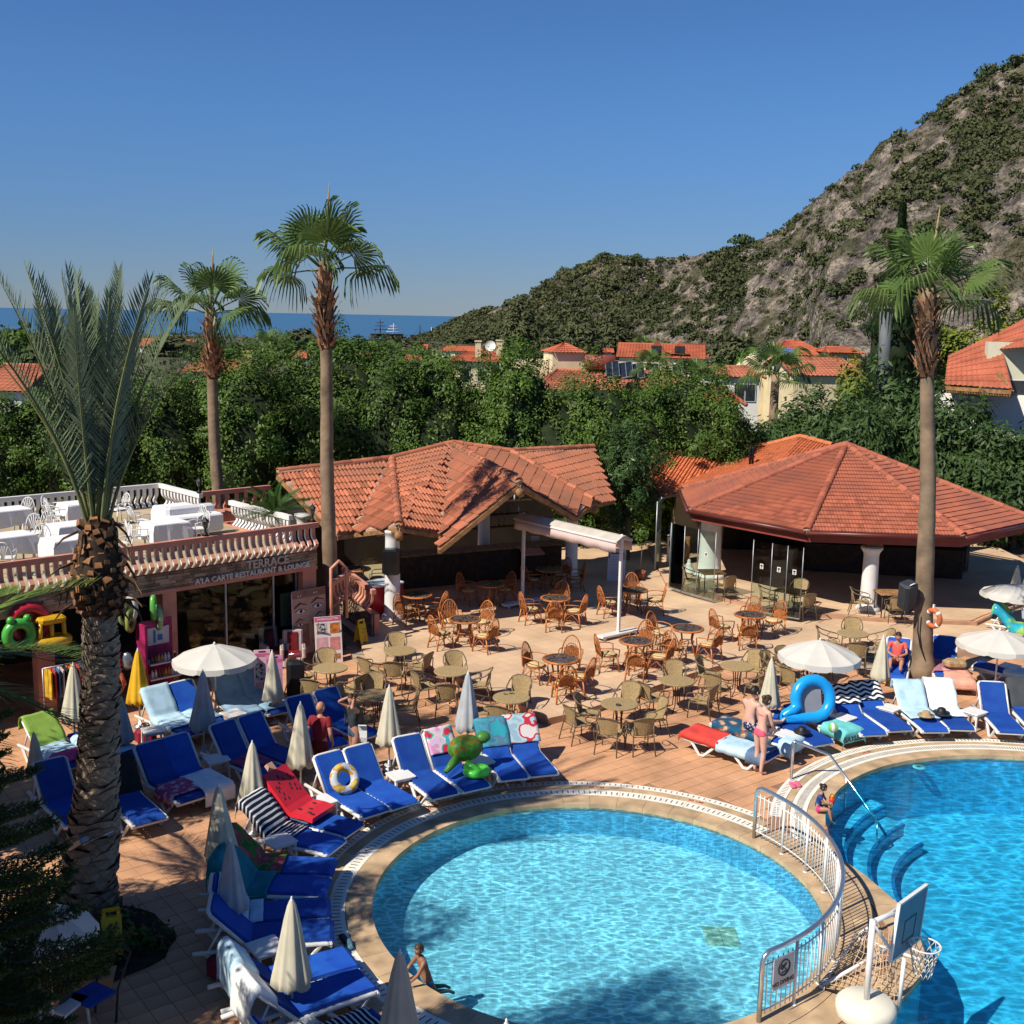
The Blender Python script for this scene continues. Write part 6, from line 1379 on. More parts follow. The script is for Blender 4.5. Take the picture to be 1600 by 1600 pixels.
sh = MB(); sh.rbox((0, 0, .03), (.1, .27, .05), .02, None, 0, .5); sh.rbox((.1, -.16, .04), (.1, .26, .06), .03, None, 1, .2); o = sh.build('water_shoes', [BLACK, mat('blue_grey_foam', (0.12, 0.25, 0.32), .8, .1, 4)]); o.location = g(538, 1470, .012); tag(o, 'black and blue-grey shoes lying on the overflow grate', 'shoes')

# free standing awning -------------------------------------------------------------
aL, aR = g(816, 946, .16), g(966, 995, .16); d = aR-aL; az = atan2(d.y, d.x); Lw = d.length
aw = thing('awning', 'white free standing double awning with a striped valance, rolled in, on wheeled feet', 'awning', aL, az)
HT = aty(812, 806, aL.y).z-.16
STV = stripes('awning_stripe', (0.56, 0.42, 0.38), (0.46, 0.36, 0.34), 'X', 14.0, .5)
for x in (0, Lw):
    mb = MB(); mb.rbox((x, 0, HT/2), (.09, .09, HT), .012); mb.build('post', WHITE, aw)
    mb = MB(); mb.rbox((x, 0, .11), (.28, 1.5, .07), .02); mb.build('foot', WHITE, aw)
    for s in (-1, 1):
        for q in (-.1, .1): mb = MB(); mb.tube([(x+q-.02, s*.62, .05), (x+q+.02, s*.62, .05)], .05, 10); mb.build('wheel', WHITE, aw)
    mb = MB(); mb.lathe([(.05, HT), (.07, HT+.06), (.03, HT+.12)], 8, M.Translation((x, 0, 0))); mb.build('end_cap', WHITE, aw)
mb = MB(); n = 8; cs = []
for x in (-.12, Lw+.12):
    cs += [(x, -.30, HT-.10), (x, -.30, HT-.04), (x, -.06, HT+.09), (x, .06, HT+.09), (x, .30, HT-.04), (x, .30, HT-.10), (x, .26, HT-.08), (x, .0, HT+.04), (x, -.26, HT-.08)]
mb.add(cs, [(i, (i+1) % 9, 9+(i+1) % 9, 9+i) for i in range(9)]+[tuple(range(8, -1, -1)), tuple(range(9, 18))]); mb.build('hood', mat('hood_canvas', (.47, .42, .35), .85, .08, 3), aw)
for s in (-1, 1):
    mb = MB(); vs = []; N = 40
    for i in range(N+1):
        x = -.1+(Lw+.2)*i/N; vs += [(x, s*.315, HT-.10), (x, s*(.32+.012*sin(i*1.1)), HT-.38-.015*sin(i*.9))]
    mb.add(vs, [(2*i, 2*i+1, 2*i+3, 2*i+2) for i in range(N)], 0, None, True); v_ = mb.build('valance', STV, aw); md = v_.modifiers.new('thickness', 'SOLIDIFY'); md.thickness = .006
mb = MB(); mb.tube([(-.1, -.31, HT-.07), (Lw+.1, -.31, HT-.07)], .04, 8); mb.tube([(-.1, .31, HT-.07), (Lw+.1, .31, HT-.07)], .04, 8); mb.build('front_bar', WHITE, aw)
mb = MB(); mb.tube([(.14, -.1, HT-.1), (.15, -.1, 1.2)], .008, 4); mb.build('crank', GREYM, aw)

# loudspeakers, lifebuoy, yellow signs, boards -------------------------------------------
sp = thing('loudspeaker', 'black loudspeaker strapped to the palm trunk beside the pavilion', 'loudspeaker', aty(1418, 930, br.y-.25), R(25))
mb = MB(); T = M.Rotation(R(-12), 4, 'Y') @ M.Rotation(R(14), 4, 'X'); mb.rbox((0, 0, 0), (.42, .38, .75), .07, T); mb.build('cabinet', mat('speaker_black', (0.03, 0.035, 0.042), .5, .1, 5), sp)
mb = MB(); mb.tube([(-.1, -.14, .39), (0, -.16, .42), (.1, -.14, .39)], .016, 5, T); mb.build('handle', WHITE, sp)
mb = MB(); mb.tube([(.1, .1, -.2), (.35, .2, -.25), (.42, .25, -.5)], .05, 6); mb.build('bracket', BLACK, sp)
ccc = MB(); q = [aty(x, y, br.y-.27) for x, y in ((1436, 958), (1434, 985), (1438, 1010), (1447, 1035), (1456, 1058))]; ccc.tube([p for p in q], .018, 5); o = ccc.build('cable', BLACK); tag(o, 'black cable hanging down the palm trunk below the loudspeaker', 'cable')
lb_ = aty(1458, 966, br.y-.32); lbz = thing('lifebuoy', 'orange lifebuoy hanging on the right side of the palm trunk', 'lifebuoy', lb_, R(-58)); lbz.scale = (.8, .8, .8)
ORG = mat('orange_foam', (0.50, 0.13, 0.045), .6, .1, 4); mb = MB(); N = 24; mb.tube([(.26*cos(2*pi*i/N), 0, .26*sin(2*pi*i/N)) for i in range(N)], .085, 8, closed=True); mb.build('ring', ORG, lbz)
for k in range(4): a = k*pi/2+.78; mb = MB(); mb.tube([(.26*cos(a+e), 0, .26*sin(a+e)) for e in (-.16, 0, .16)], .089, 8); mb.build('band', WHITE, lbz)
mb = MB(); mb.box((-.02, .02, .36), (.06, .05, .18)); mb.build('hook', WHITE, lbz)
YEL = mat('sign_yellow', (0.60, 0.42, 0.02), .5, .08, 4)
def floor_sign(p, rz, lab, txt):
    t = thing('wet_floor_sign', lab, 'floor sign', p, rz)
    for s in (-1, 1):
        T = M.Translation((0, 0, .62)) @ M.Rotation(s*R(14), 4, 'X'); mb = MB()
        mb.box((0, 0, -.33), (.28, .02, .50), T); mb.box((-.10, 0, -.03), (.05, .02, .10), T); mb.box((.10, 0, -.03), (.05, .02, .10), T); mb.box((0, 0, .03), (.24, .02, .05), T); mb.box((-.1, 0, -.60), (.08, .02, .06), T); mb.box((.1, 0, -.60), (.08, .02, .06), T); f_ = mb.build('panel', YEL, t)
        if s == -1:
            lettering('WET', .075, M.Translation((0, -.155, .42)) @ M.Rotation(s*R(14), 4, 'X') @ M.Translation((0, 0, 0)) @ UPRIGHT, BLACK, f_, ext=.001); lettering('FLOOR', .075, M.Translation((0, -.175, .34)) @ M.Rotation(s*R(14), 4, 'X') @ UPRIGHT, BLACK, f_, ext=.001)
            T2 = M.Translation((0, -.205, .20)) @ M.Rotation(s*R(14), 4, 'X'); mb = MB(); q = [(0, 0, .085), (-.09, 0, -.07), (.09, 0, -.07)]; mb.tube(q, .009, 4, T2, closed=True); mb.tube([(-.02, 0, .02), (.02, 0, -.01), (-.02, 0, -.045)], .008, 4, T2); mb.build('warning_triangle', mat('sign_red', (0.45, 0.05, 0.03), .6), f_)
    return t
floor_sign(g(176, 1486, .03), R(22), 'yellow wet floor sign in the planting bed at the foot of the date palm', 1)
floor_sign(g(564, 1004, .16), R(50), 'yellow wet floor sign leaning by the stone stair wall', 1)
mb = MB(); mb.box((0, 0, .45), (.09, .03, .75), M.Rotation(R(-8), 4, 'X')); o = mb.build('life_pole_board', YEL); o.location = g(1454, 1022, 0); tag(o, 'narrow yellow board standing right of the palm trunk', 'board')

def face_board(name, lab, cat, p, rz, w_, h_, tilt, base, details, legs=True):
    """a printed board; details are (x, z, w, h, colour) flat prints"""
    t = thing(name, lab, cat, p, rz); T = M.Rotation(-tilt, 4, 'X'); mb = MB(); mb.box((0, 0, h_/2), (w_, .03, h_), T); b = mb.build('panel', base, t)
    for i, (x, z, a, c, m) in enumerate(details):
        mb = MB(); mb.box((x, -.0165-.0006*i, z), (a, .003, c), T); mb.build('print', m, b)
    if legs: mb = MB(); mb.tube([(-w_*.4, .02, h_*.9), (-w_*.45, .45, 0)], .018, 5); mb.tube([(w_*.4, .02, h_*.9), (w_*.45, .45, 0)], .018, 5); mb.build('prop', WOOD, t)
    return t, b, T
PWHITE = mat('board_white', (0.68, 0.60, 0.57), .6, .05, 3); PINKD = mat('print_pink', (0.55, 0.10, 0.22), .7, .1, 4); PINKL = mat('print_rose', (0.58, 0.32, 0.34), .7, .15, 8); ORP = mat('print_orange', (0.50, 0.16, 0.03), .7, .3, 12); SKIN_P = mat('print_skin', (0.50, 0.31, 0.23), .8, .12, 2); SKIN_D = mat('print_shade', (0.27, 0.14, 0.10), .8, .2, 3); BRN = mat('print_brown', (0.10, 0.045, 0.03), .8, .2, 6); LIPS = mat('print_lips', (0.40, 0.11, 0.11), .7, .1, 6)
GREYP = blotch('print_hair', ((.05, .04, .04), (.3, .3, .32), (.5, .45, .42)), 14)
pb = g(515, 1036, 0)
t, b, T = face_board('price_board', 'white price board with a pink heading and four small pictures', 'sign', pb, R(22), .72, 1.25, R(10), PWHITE, [(0, 1.18, .72, .12, PINKD), (-.17, .93, .28, .28, GREYP), (.18, .93, .26, .28, ORP), (-.17, .52, .30, .36, PINKL), (.17, .52, .27, .34, mat('print_coral', (0.60, 0.22, 0.20), .7, .2, 8)), (.2, .17, .2, .14, ORP)])
lettering('HAMBURGLETTER', .07, T @ M.Translation((0, -.022, 1.18)) @ UPRIGHT, PWHITE, b, ext=.001, bold=.002)
wp = g(478, 1034, 0)
t, b, T = face_board('face_poster', 'large beauty poster with several made-up faces beside the salmon pier', 'poster', (-5.35, 29.55, 0), TRZ, 1.06, 1.95, R(2), SKIN_P, [(0, 1.84, 1.06, .2, SKIN_D), (-.27, .72, .5, .62, SKIN_D), (.30, 1.05, .42, .16, SKIN_D), (0, .12, 1.06, .2, SKIN_D), (-.53, .95, .02, 1.9, PWHITE)], False)
def eye(cx, cz, s, T, par, brow=1):
    mb = MB(); mb.add([(cx-.15*s, -.021, cz), (cx-.05*s, -.021, cz+.06*s), (cx+.07*s, -.021, cz+.055*s), (cx+.16*s, -.021, cz+.01*s), (cx+.06*s, -.021, cz-.05*s), (cx-.06*s, -.021, cz-.05*s)], [(0, 5, 4, 3, 2, 1)], 0, T); e = mb.build('print', WHITE, par)
    mb = MB(); mb.ball((cx+.01*s, -.0225, cz+.005*s), .05*s, 10, T, 0, (1, .06, 1)); mb.tube([(cx-.16*s, -.0225, cz), (cx-.05*s, -.0225, cz+.07*s), (cx+.07*s, -.0225, cz+.06*s), (cx+.17*s, -.0225, cz+.0)], .009*s, 4, T); mb.build('print', BRN, par)
    if brow: mb = MB(); mb.tube([(cx-.2*s, -.0225, cz+.10*s), (cx-.02*s, -.0225, cz+.22*s), (cx+.2*s, -.0225, cz+.16*s)], [.012*s, .026*s, .008*s], 4, T); mb.build('print', BRN, par)
eye(-.27, 1.38, 1.0, T, b); eye(.27, 1.46, 1.0, T, b); eye(-.3, 1.02, .7, T, b); eye(.34, 1.12, .75, T, b); eye(.25, .42, .8, T, b); eye(-.3, 1.80, .5, T, b, 0); eye(.2, 1.84, .5, T, b, 0)
for cx, cz, s in ((-.25, .58, 1.0), (.22, .70, .7), (-.2, .18, .8)):
    mb = MB(); mb.add([(cx-.16*s, -.022, cz), (cx-.05*s, -.022, cz+.06*s), (cx, -.022, cz+.04*s), (cx+.05*s, -.022, cz+.06*s), (cx+.16*s, -.022, cz), (cx, -.022, cz-.08*s)], [(0, 5, 4, 3, 2, 1)], 0, T); mb.build('print', LIPS, b)
for (x, y, lab, cols) in ((411, 1108, 'left pink and white menu stand behind the open parasol', (PINKL, GREYP)), (430, 1118, 'right pink menu stand behind the open parasol', (PINKD, PINKL))):
    p = g(x, y, 0); t, b, T = face_board('menu_stand', lab, 'sign', p, R(15), .38, 1.42, R(4), mat('stand_pink', (0.66, 0.42, 0.46), .6, .05, 3) if x < 420 else mat('stand_rose', (0.62, 0.26, 0.42), .6, .05, 3), [(0, 1.30, .34, .08, PINKD), (0, .9, .3, .4, cols[1]), (-.08, .55, .14, .2, PINKL), (.08, .55, .14, .2, LIPS), (0, 1.38, .16, .03, BLACK)], False)
# padded pink and white salon chairs beside the poster
PSK = mat('salon_vinyl', (0.46, 0.35, 0.32), .5, .08, 3); RSK = mat('salon_red', (0.16, 0.012, 0.015), .5, .15, 3)
for (x, y, rz, lab) in ((428, 1040, .6, 'pale salon chair with a red seat nearest the poster'), (458, 1046, .2, 'tall pale salon chair with a red back pad by the poster')):
    t = thing('salon_chair', lab, 'chair', g(x, y, 0), rz); t.scale = (.85, .85, .85); mb = MB(); mb.rbox((0, 0, .3), (.62, .62, .3), .05); mb.build('base', PSK, t); mb = MB(); mb.rbox((0, -.02, .5), (.5, .5, .12), .05); mb.build('seat', RSK, t)
    mb = MB(); mb.rbox((0, .32, .75), (.62, .14, .9), .05, M.Rotation(R(-8), 4, 'X')); bk_ = mb.build('backrest', PSK, t); mb = MB(); mb.rbox((0, .235, .85), (.32, .04, .55), .06, M.Rotation(R(-8), 4, 'X')); mb.build('pad', RSK, t)
    for s in (-1, 1): mb = MB(); mb.rbox((s*.33, -.05, .6), (.12, .6, .32), .04); mb.build('arm', PSK, t)
# menu easel, ice cream freezer, water cooler, cabinet, pillar statue
t, b, T = face_board('menu_easel', 'pale menu board on an easel in the shade left of the awning post', 'sign', g(962, 908, .16), R(-12), .62, 1.15, R(10), mat('board_grey_white', (0.52, 0.52, 0.54), .6, .05, 3), [(0, .98, .4, .05, DGREY)]+[(0, .85-.09*i, .44-.06*(i % 3), .018, GREYM) for i in range(8)])
fzr = thing('ice_cream_freezer', 'red ice cream freezer with a heart emblem and glass lid by the white column', 'freezer', g(597, 958, .16), R(40))
FRD = mat('freezer_red', (0.38, 0.012, 0.02), .4, .06, 3)
mb = MB(); mb.rbox((0, 0, .5), (1.15, .68, .85), .03); mb.build('cabinet', FRD, fzr); mb = MB(); mb.rbox((0, 0, .95), (1.17, .70, .07), .02); mb.build('lid_frame', WHITE, fzr)
mb = MB(); mb.box((-.26, -.02, 1.03), (.5, .6, .015), M.Rotation(R(6), 4, 'X')); mb.box((.26, -.02, 1.02), (.5, .6, .015), M.Rotation(R(6), 4, 'X')); mb.build('glass_lid', mat('frosty_lid', (0.45, 0.52, 0.62), .15, .2, 4, spec=.6), fzr)
mb = MB(); mb.box((0, .33, 1.35), (1.1, .02, .7)); mb.build('price_screen', GLASS, fzr)
mb = MB(); q = [(.12*(sin(a)**3), -.345, .62+.10*(cos(a)-.38*cos(2*a)-.15*cos(3*a))) for a in [2*pi*i/30 for i in range(30)]]; mb.tube(q, .014, 4, closed=True); q = [(.065*(sin(a)**3), -.345, .63+.055*(cos(a)-.38*cos(2*a)-.15*cos(3*a))) for a in [2*pi*i/24 for i in range(24)]]; mb.tube(q, .012, 4, closed=True); mb.build('heart_emblem', WHITE, fzr)
lettering('ALGIDA', .10, M.Translation((0, -.345, .36)) @ UPRIGHT, WHITE, fzr, ext=.002)
for s in (-1, 1):
    for q in (-.5, .5): mb = MB(); mb.tube([(q-.02, s*.28, .04), (q+.02, s*.28, .04)], .04, 8); mb.build('wheel', BLACK, fzr)
wc = thing('water_cooler', 'cream water cooler with a blue bottle at the left end of the pavilion', 'water cooler', g(1050, 878, .26), R(-10))
mb = MB(); mb.rbox((0, 0, .5), (.42, .40, 1.0), .03); mb.build('cabinet', mat('cooler_cream', (0.66, 0.62, 0.50), .5, .05, 3), wc); mb = MB(); mb.lathe([(.12, 1.0), (.15, 1.05), (.15, 1.2), (.135, 1.22), (.15, 1.24), (.15, 1.38), (.06, 1.44), (0, 1.45)], 14); mb.build('bottle', mat('bottle_blue', (0.06, 0.16, 0.36), .15, .1, 3, spec=.6), wc); mb = MB(); mb.box((0, -.205, .72), (.26, .01, .2)); mb.build('tap_recess', DGREY, wc)
cb_ = thing('wooden_cabinet', 'orange wooden cabinet right of the water cooler', 'cabinet', g(1063, 878, .26), R(-10)); mb = MB(); mb.rbox((.08, .1, .47), (.5, .4, .95), .02); mb.build('carcass', mat('orange_wood', (0.36, 0.15, 0.05), .5, .15, 5), cb_); mb = MB(); mb.box((.08, -.105, .47), (.42, .02, .82)); mb.build('door', WOOD, cb_)
stt = thing('white_finial', 'small white stone finial on the floor behind the glass', 'ornament', g(1076, 895, .26)); mb = MB(); mb.lathe([(.22, 0), (.22, .06), (.18, .1), (.16, .2), (.10, .26), (.12, .3), (.08, .36), (.06, .40), (.07, .44), (.03, .5), (0, .52)], 12); mb.build('body', WPAINT, stt)
bd = thing('covered_speaker', 'black covered loudspeaker on the white column of the bar', 'loudspeaker', (-3.55, 33.02, 2.0), R(0)); mb = MB(); mb.rbox((0, 0, 0), (.52, .42, .78), .08); mb.build('cover', mat('black_bag', (0.010, 0.010, 0.012), .25, .2, 4, spec=.5), bd)
hst = thing('host_stand', 'salmon painted reception stand in the shade behind the left awning post', 'stand', g(826, 905, .16), R(20)); mb = MB(); mb.rbox((0, 0, .5), (.5, .35, 1.0), .02); mb.build('body', DARKWOOD, hst); mb = MB(); mb.box((0, -.05, 1.08), (.75, .55, .05), M.Rotation(R(12), 4, 'X')); mb.build('desk', SALMON, hst)
for px, py in ((628, 996), (652, 988), (640, 1001)): pass

# shop goods ---------------------------------------------------------------------------
def inflat(name, lab, cat, p, rz, build): t = thing(name, lab, cat, p, rz); build(t); return t
GRN = mat('vinyl_green', (0.06, 0.36, 0.05), .3, .08, 3, spec=.5); REDV = mat('vinyl_red', (0.48, 0.02, 0.03), .3, .08, 3, spec=.5); YELV = mat('vinyl_yellow', (0.58, 0.32, 0.01), .3, .08, 3, spec=.5)
def ringm(r, k, m, t, nm='ring', T=None): mb = MB(); mb.tube([(r*cos(2*pi*i/20), 0, r*sin(2*pi*i/20)) for i in range(20)], k, 9, T, closed=True); return mb.build(nm, m, t)
W = lambda px, py, off: V((P0.x, P0.y, 0))+(lambda q: q)(V((0, 0, 0)))
def shop(px, py, back=-.35):
    """point just in front of (or inside) the shop front seen at a photo point"""
    nrm = V((TN.x, TN.y, 0)); base = V((P0.x, P0.y, 0))+nrm*back; d_ = ray(px, py); t_ = (base-CP).dot(nrm)/d_.dot(nrm); return CP+d_*t_
t = thing('swim_ring', 'green frog-like swim ring hanging in the shop front', 'swim ring', shop(30, 992), TRZ); ringm(.26, .12, GRN, t); mb = MB(); mb.ball((-.18, -.03, .36), .09, 8); mb.ball((.18, -.03, .36), .09, 8); mb.build('ear', GRN, t)
t = thing('swim_ring', 'red swim ring hanging behind the green one in the shop front', 'swim ring', shop(45, 975, -.15), TRZ); ringm(.38, .13, REDV, t)
t = thing('baby_float', 'yellow inflatable baby float shaped like a little bus in the shop front', 'float', shop(80, 988), TRZ); mb = MB(); mb.tube([(.34*cos(2*pi*i/20), .18*sin(2*pi*i/20), -.2) for i in range(20)], .13, 8, closed=True); mb.build('base_ring', YELV, t); mb = MB(); mb.rbox((0, 0, .30), (.62, .36, .16), .07); mb.build('roof', YELV, t)
for x in (-.28, -.02, .26): mb = MB(); mb.tube([(x, -.1, -.1), (x*.95, -.1, .26)], .05, 7); mb.build('pillar', YELV, t)
for i, (px, py, c1) in enumerate(((195, 958, (0.22, 0.30, 0.12)), (203, 968, (0.30, 0.34, 0.08)), (240, 950, (0.10, 0.36, 0.06)), (247, 965, (0.20, 0.36, 0.16)), (205, 950, (0.4, 0.4, 0.36)))):
    t = thing('swim_ring', ['pale patterned swim ring hanging left in the cluster right of the date palm', 'yellow-green swim ring hanging lowest in the cluster right of the date palm', 'bright green swim ring hanging above the pink display', 'pale green swim ring hanging in front of the pink display', 'whitish swim ring hanging highest right of the date palm'][i], 'swim ring', shop(px, py), TRZ+.5*i); t.scale = (.55, 1, 1); ringm(.26, .07, mat('vinyl_%d' % i, c1, .3, .2, 5, spec=.5), t)
t = thing('lotion_display', 'tall pink display stand with shelves of sun lotion bottles in the shop front', 'display stand', shop(250, 1068, -.55), TRZ); t.location.z = 0
DSP = mat('display_pink', (0.34, 0.02, 0.10), .5, .3, 3)
mb = MB(); mb.box((0, .22, .95), (.9, .06, 1.9)); mb.box((-.42, 0, .95), (.05, .45, 1.9)); mb.build('back_panel', DSP, t); mb = MB(); mb.box((.08, .18, 1.5), (.55, .03, .42)); mb.build('header', mat('display_white', (.55, .52, .50), .6, .1, 3), t)
mb = MB(); mb.box((-.02, .16, 1.5), (.05, .02, .3)); mb.box((.12, .16, 1.46), (.12, .02, .14)); mb.build('print', mat('print_blue', (.05, .15, .35), .6), t)
lot = [MB() for _ in range(3)]
LM = [mat('lotion_orange', (.55, .22, .04), .3), mat('lotion_white', (.62, .6, .58), .3), mat('lotion_brown', (.15, .05, .02), .3)]
lme = []
for m in LM: mb = MB(); mb.lathe([(.03, 0), (.035, .02), (.035, .14), (.015, .16), (.015, .2)], 7); lme.append(mb.mesh('lotion_bottle', m))
SHL = mat('shelf_white', (.6, .55, .54), .5)
for k, z in enumerate((.18, .55, .92)):
    mb = MB(); mb.box((.06, -.02, z), (.78, .42, .03)); mb.build('shelf', SHL, t)
    for i in range(8):
        o = obj('lotion_bottle', lme[(i//2+k) % 3]); o.matrix_world = t.matrix_basis @ M.Translation((-.24+.085*i, -.12, z+.016)); tag(o, ['white lotion bottle', 'brown lotion bottle', 'orange lotion bottle'][[1, 2, 0].index((i//2+k) % 3)]+' on the %s shelf of the pink display stand' % ['bottom', 'middle', 'top'][k], 'bottle', 'lotion bottles on the %s shelf' % ['bottom', 'middle', 'top'][k])
rk = thing('clothes_rack', 'clothes rail with coloured swimwear behind the date palm trunk', 'clothes rack', shop(110, 1068, -.75), TRZ); rk.location.z = 0
mb = MB(); [mb.tube([(s*.6, 0, 0), (s*.6, 0, 1.35)], .016, 6) for s in (-1, 1)]; mb.tube([(-.6, 0, 1.35), (.6, 0, 1.35)], .016, 6); mb.build('rail', GREYM, rk)
for i in range(12):
    c = ((.55, .32, .02), (.4, .05, .03), (.06, .12, .3), (.5, .45, .4), (.02, .02, .03), (.45, .12, .02))[i % 6]; mb = MB(); x = -.5+.09*i; mb.add([(x, -.2, 1.28), (x, .2, 1.28), (x+.02, .24, .62), (x-.01, -.23, .66), (x, 0, 1.33)], [(0, 1, 2, 3), (0, 4, 1)]); o = mb.build('garment', mat('garment_%d' % (i % 6), c, .9, .2, 6), rk); md = o.modifiers.new('thickness', 'SOLIDIFY'); md.thickness = .03
fbp = g(183, 1108, 0); fo = thing('foil_bird', 'shiny red and yellow foil bird balloon with a curled tail right of the date palm', 'balloon', fbp)
mb = MB(); mb.ball((0, 0, 1.15), .2, 12, None, 0, (.9, .7, 1.1)); mb.ball((-.04, 0, 1.42), .15, 12, None, 0); mb.build('body', mat('foil_red', (.40, .03, .04), .15, .2, 3, metal=.6), fo); mb = MB(); mb.ball((-.13, -.05, 1.32), .10, 10, None, 0, (1, .8, 1.2)); mb.build('face', mat('foil_yellow', (.6, .38, .03), .15, .1, 3, metal=.5), fo)
mb = MB(); mb.ball((.26, .05, 1.15), .22, 10, None, 0, (.7, .4, 1.0)); mb.build('wing', mat('foil_grey', (.22, .26, .30), .2, .2, 4, metal=.5), fo); mb = MB(); mb.tube([(-.05, 0, .98), (.12, 0, .85), (.2, 0, .62), (.1, 0, .42), (-.1, 0, .40)], [.07, .06, .055, .045, .02], 7); mb.build('tail', mat('foil_orange', (.5, .12, .06), .25, .1, 4), fo); mb = MB(); mb.tube([(0, 0, .0), (0, 0, .95)], .006, 4); mb.build('string', WHITE, fo)
wb = thing('toy_bucket', 'yellow bucket of small toys on a table in the shop', 'bucket', shop(305, 1000, .9)); mb = MB(); mb.lathe([(.12, -.15), (.16, .12), (.15, .12), (.11, -.12)], 12, cap=False); mb.ball((0, 0, .14), .12, 8, None, 1); mb.build('pail', [YELV, REDV], wb)
for (px, py, lab) in ((330, 985, 'dark table inside the shop behind the glass, left one'), (432, 1018, 'low dark table inside the shop by the salmon pier')):
    t = thing('shop_table', lab, 'table', shop(px, py, 1.5)); t.location.z = 0; mb = MB(); mb.rbox((0, 0, .72), (1.2, .6, .05), .02); mb.build('tabletop', DARKWOOD, t)
    for sx in (-1, 1): mb = MB(); mb.box((sx*.5, 0, .36), (.06, .5, .7)); mb.build('leg', DARKWOOD, t)
# red bags, backpack
for (x, y, rz, w_, lab) in ((352, 1524, .3, .5, 'dark red bag on the ground behind the loungers at the lower left'), (228, 1160, .2, .45, 'red bag under the white table near the yellow umbrella')):
    t = thing('beach_bag', lab, 'bag', g(x, y, 0), rz); mb = MB(); mb.rbox((0, 0, .16), (w_, .28, .32), .09); mb.build('body', mat('bag_red', (.22, .012, .03), .8, .2, 4), t); mb = MB(); mb.tube([(-.12, 0, .3), (-.06, 0, .44), (.06, 0, .44), (.12, 0, .3)], .014, 5); mb.build('handle', BLACK, t)
t = thing('backpack', 'black wheeled bag standing behind the cream umbrella', 'bag', g(462, 1092, 0), .3); mb = MB(); mb.rbox((0, 0, .5), (.42, .3, .9), .08); mb.build('body', BLACK, t); mb = MB(); mb.tube([(-.14, .1, .9), (-.14, .1, 1.1), (.14, .1, 1.1), (.14, .1, .9)], .014, 5); mb.build('handle', STEEL, t)
t = thing('beach_bag', 'tan straw bag lying on the peach towel lounger', 'bag', g(1492, 1042, .45), 0); mb = MB(); mb.rbox((0, 0, .1), (.6, .4, .2), .09); mb.build('body', mat('straw', (.34, .23, .12), .9, .2, 10), t)
# planter and ground light at the lower left
pl = thing('flower_box', 'terracotta flower box with small green plants at the lower left', 'planter', g(136, 1552, 0), R(12)); mb = MB(); mb.box((0, 0, .14), (.62, .26, .28), None, 0, 0, 1.22); mb.build('box', mat('planter_clay', (.56, .27, .13), .8, .08, 3), pl); obj('plants', crown('plants', rng, (.36, .14, .12), 26, 18, .09, FICUS2, .10, core=0, cz=.34), pl)
fl = thing('floodlight', 'small silver floodlight clamped to the date palm trunk', 'lamp', aty(122, 1318, 15.75), R(-25)); mb = MB(); mb.rbox((0, 0, 0), (.34, .16, .10), .02, M.Rotation(R(-35), 4, 'Y')); mb.build('housing', GREYM, fl); mb = MB(); mb.tube([(.1, 0, .0), (.3, .05, .12), (.5, .2, .22)], .012, 5); mb.build('arm', STEEL, fl)
dch = thing('metal_chair', 'dark bent metal chair frame in the shade at the lower left', 'chair', g(165, 1590, 0), R(-30)); mb = MB(); mb.tube([(-.2, 0, 0), (-.2, .05, .45), (-.18, .3, .85), (.18, .3, .85), (.2, .05, .45), (.2, 0, 0)], .016, 6); mb.build('frame', DRKT, dch); mb = MB(); mb.rbox((0, -.2, .44), (.44, .44, .04), .02); mb.build('seat', BLUE, dch)

# floats on the loungers -------------------------------------------------------------------
o0, rz0, k0 = LOUNGE['m6']; sr = thing('swim_ring', 'see-through swim ring with orange and yellow prints leaning on a blue lounger', 'swim ring', o0, rz0)
Tq = M.Translation((0, HY-.02, .60)) @ M.Rotation(R(62-90), 4, 'X'); CLR = blotch('clear_ring', ((.42, .46, .50), (.46, .49, .52), (.55, .24, .03), (.5, .42, .10)), 6, .15); ringm(.22, .085, CLR, sr, 'ring', M.Translation((0, HY-.14, .62)) @ M.Rotation(R(-32), 4, 'X'))
o0, rz0, k0 = LOUNGE['m7']; wmf = thing('watermelon_float', 'red watermelon slice air mattress folded over a blue lounger', 'air mattress', o0, rz0)
WMR = mat('melon_red', (.56, .022, .035), .35, .08, 3, spec=.45); mb = MB(); path_box(mb, [(.62, .43), (.85, .45), (HY-.06, .44), (HY+.10, .53), (HY+.5, .93), (HY+.60, 1.03)], .68, .09); mb.build('slice', WMR, wmf)
mb = MB(); path_box(mb, [(HY+.60, 1.03), (HY+.71, 1.14)], .15, .08); mb.build('stick', mat('melon_stick', (.55, .30, .20), .5, .1, 3), wmf)
rgs = random.Random(4)
for i in range(22):
    q = rgs.random(); x = rgs.uniform(-.28, .28); yy, zz = (HY+.10+.42*(i/22), .525+.42*(i/22)) if i > 4 else (.7+.08*i, .455)
    mb = MB(); T = M.Translation((x, yy, zz)) @ M.Rotation(R(45) if i > 4 else 0, 4, 'X') @ M.Translation((0, 0, .088)); mb.ball((0, 0, 0), .034, 6, T, 0, (.6, 1.5, .45)); mb.build('seed', BLACK, wmf)
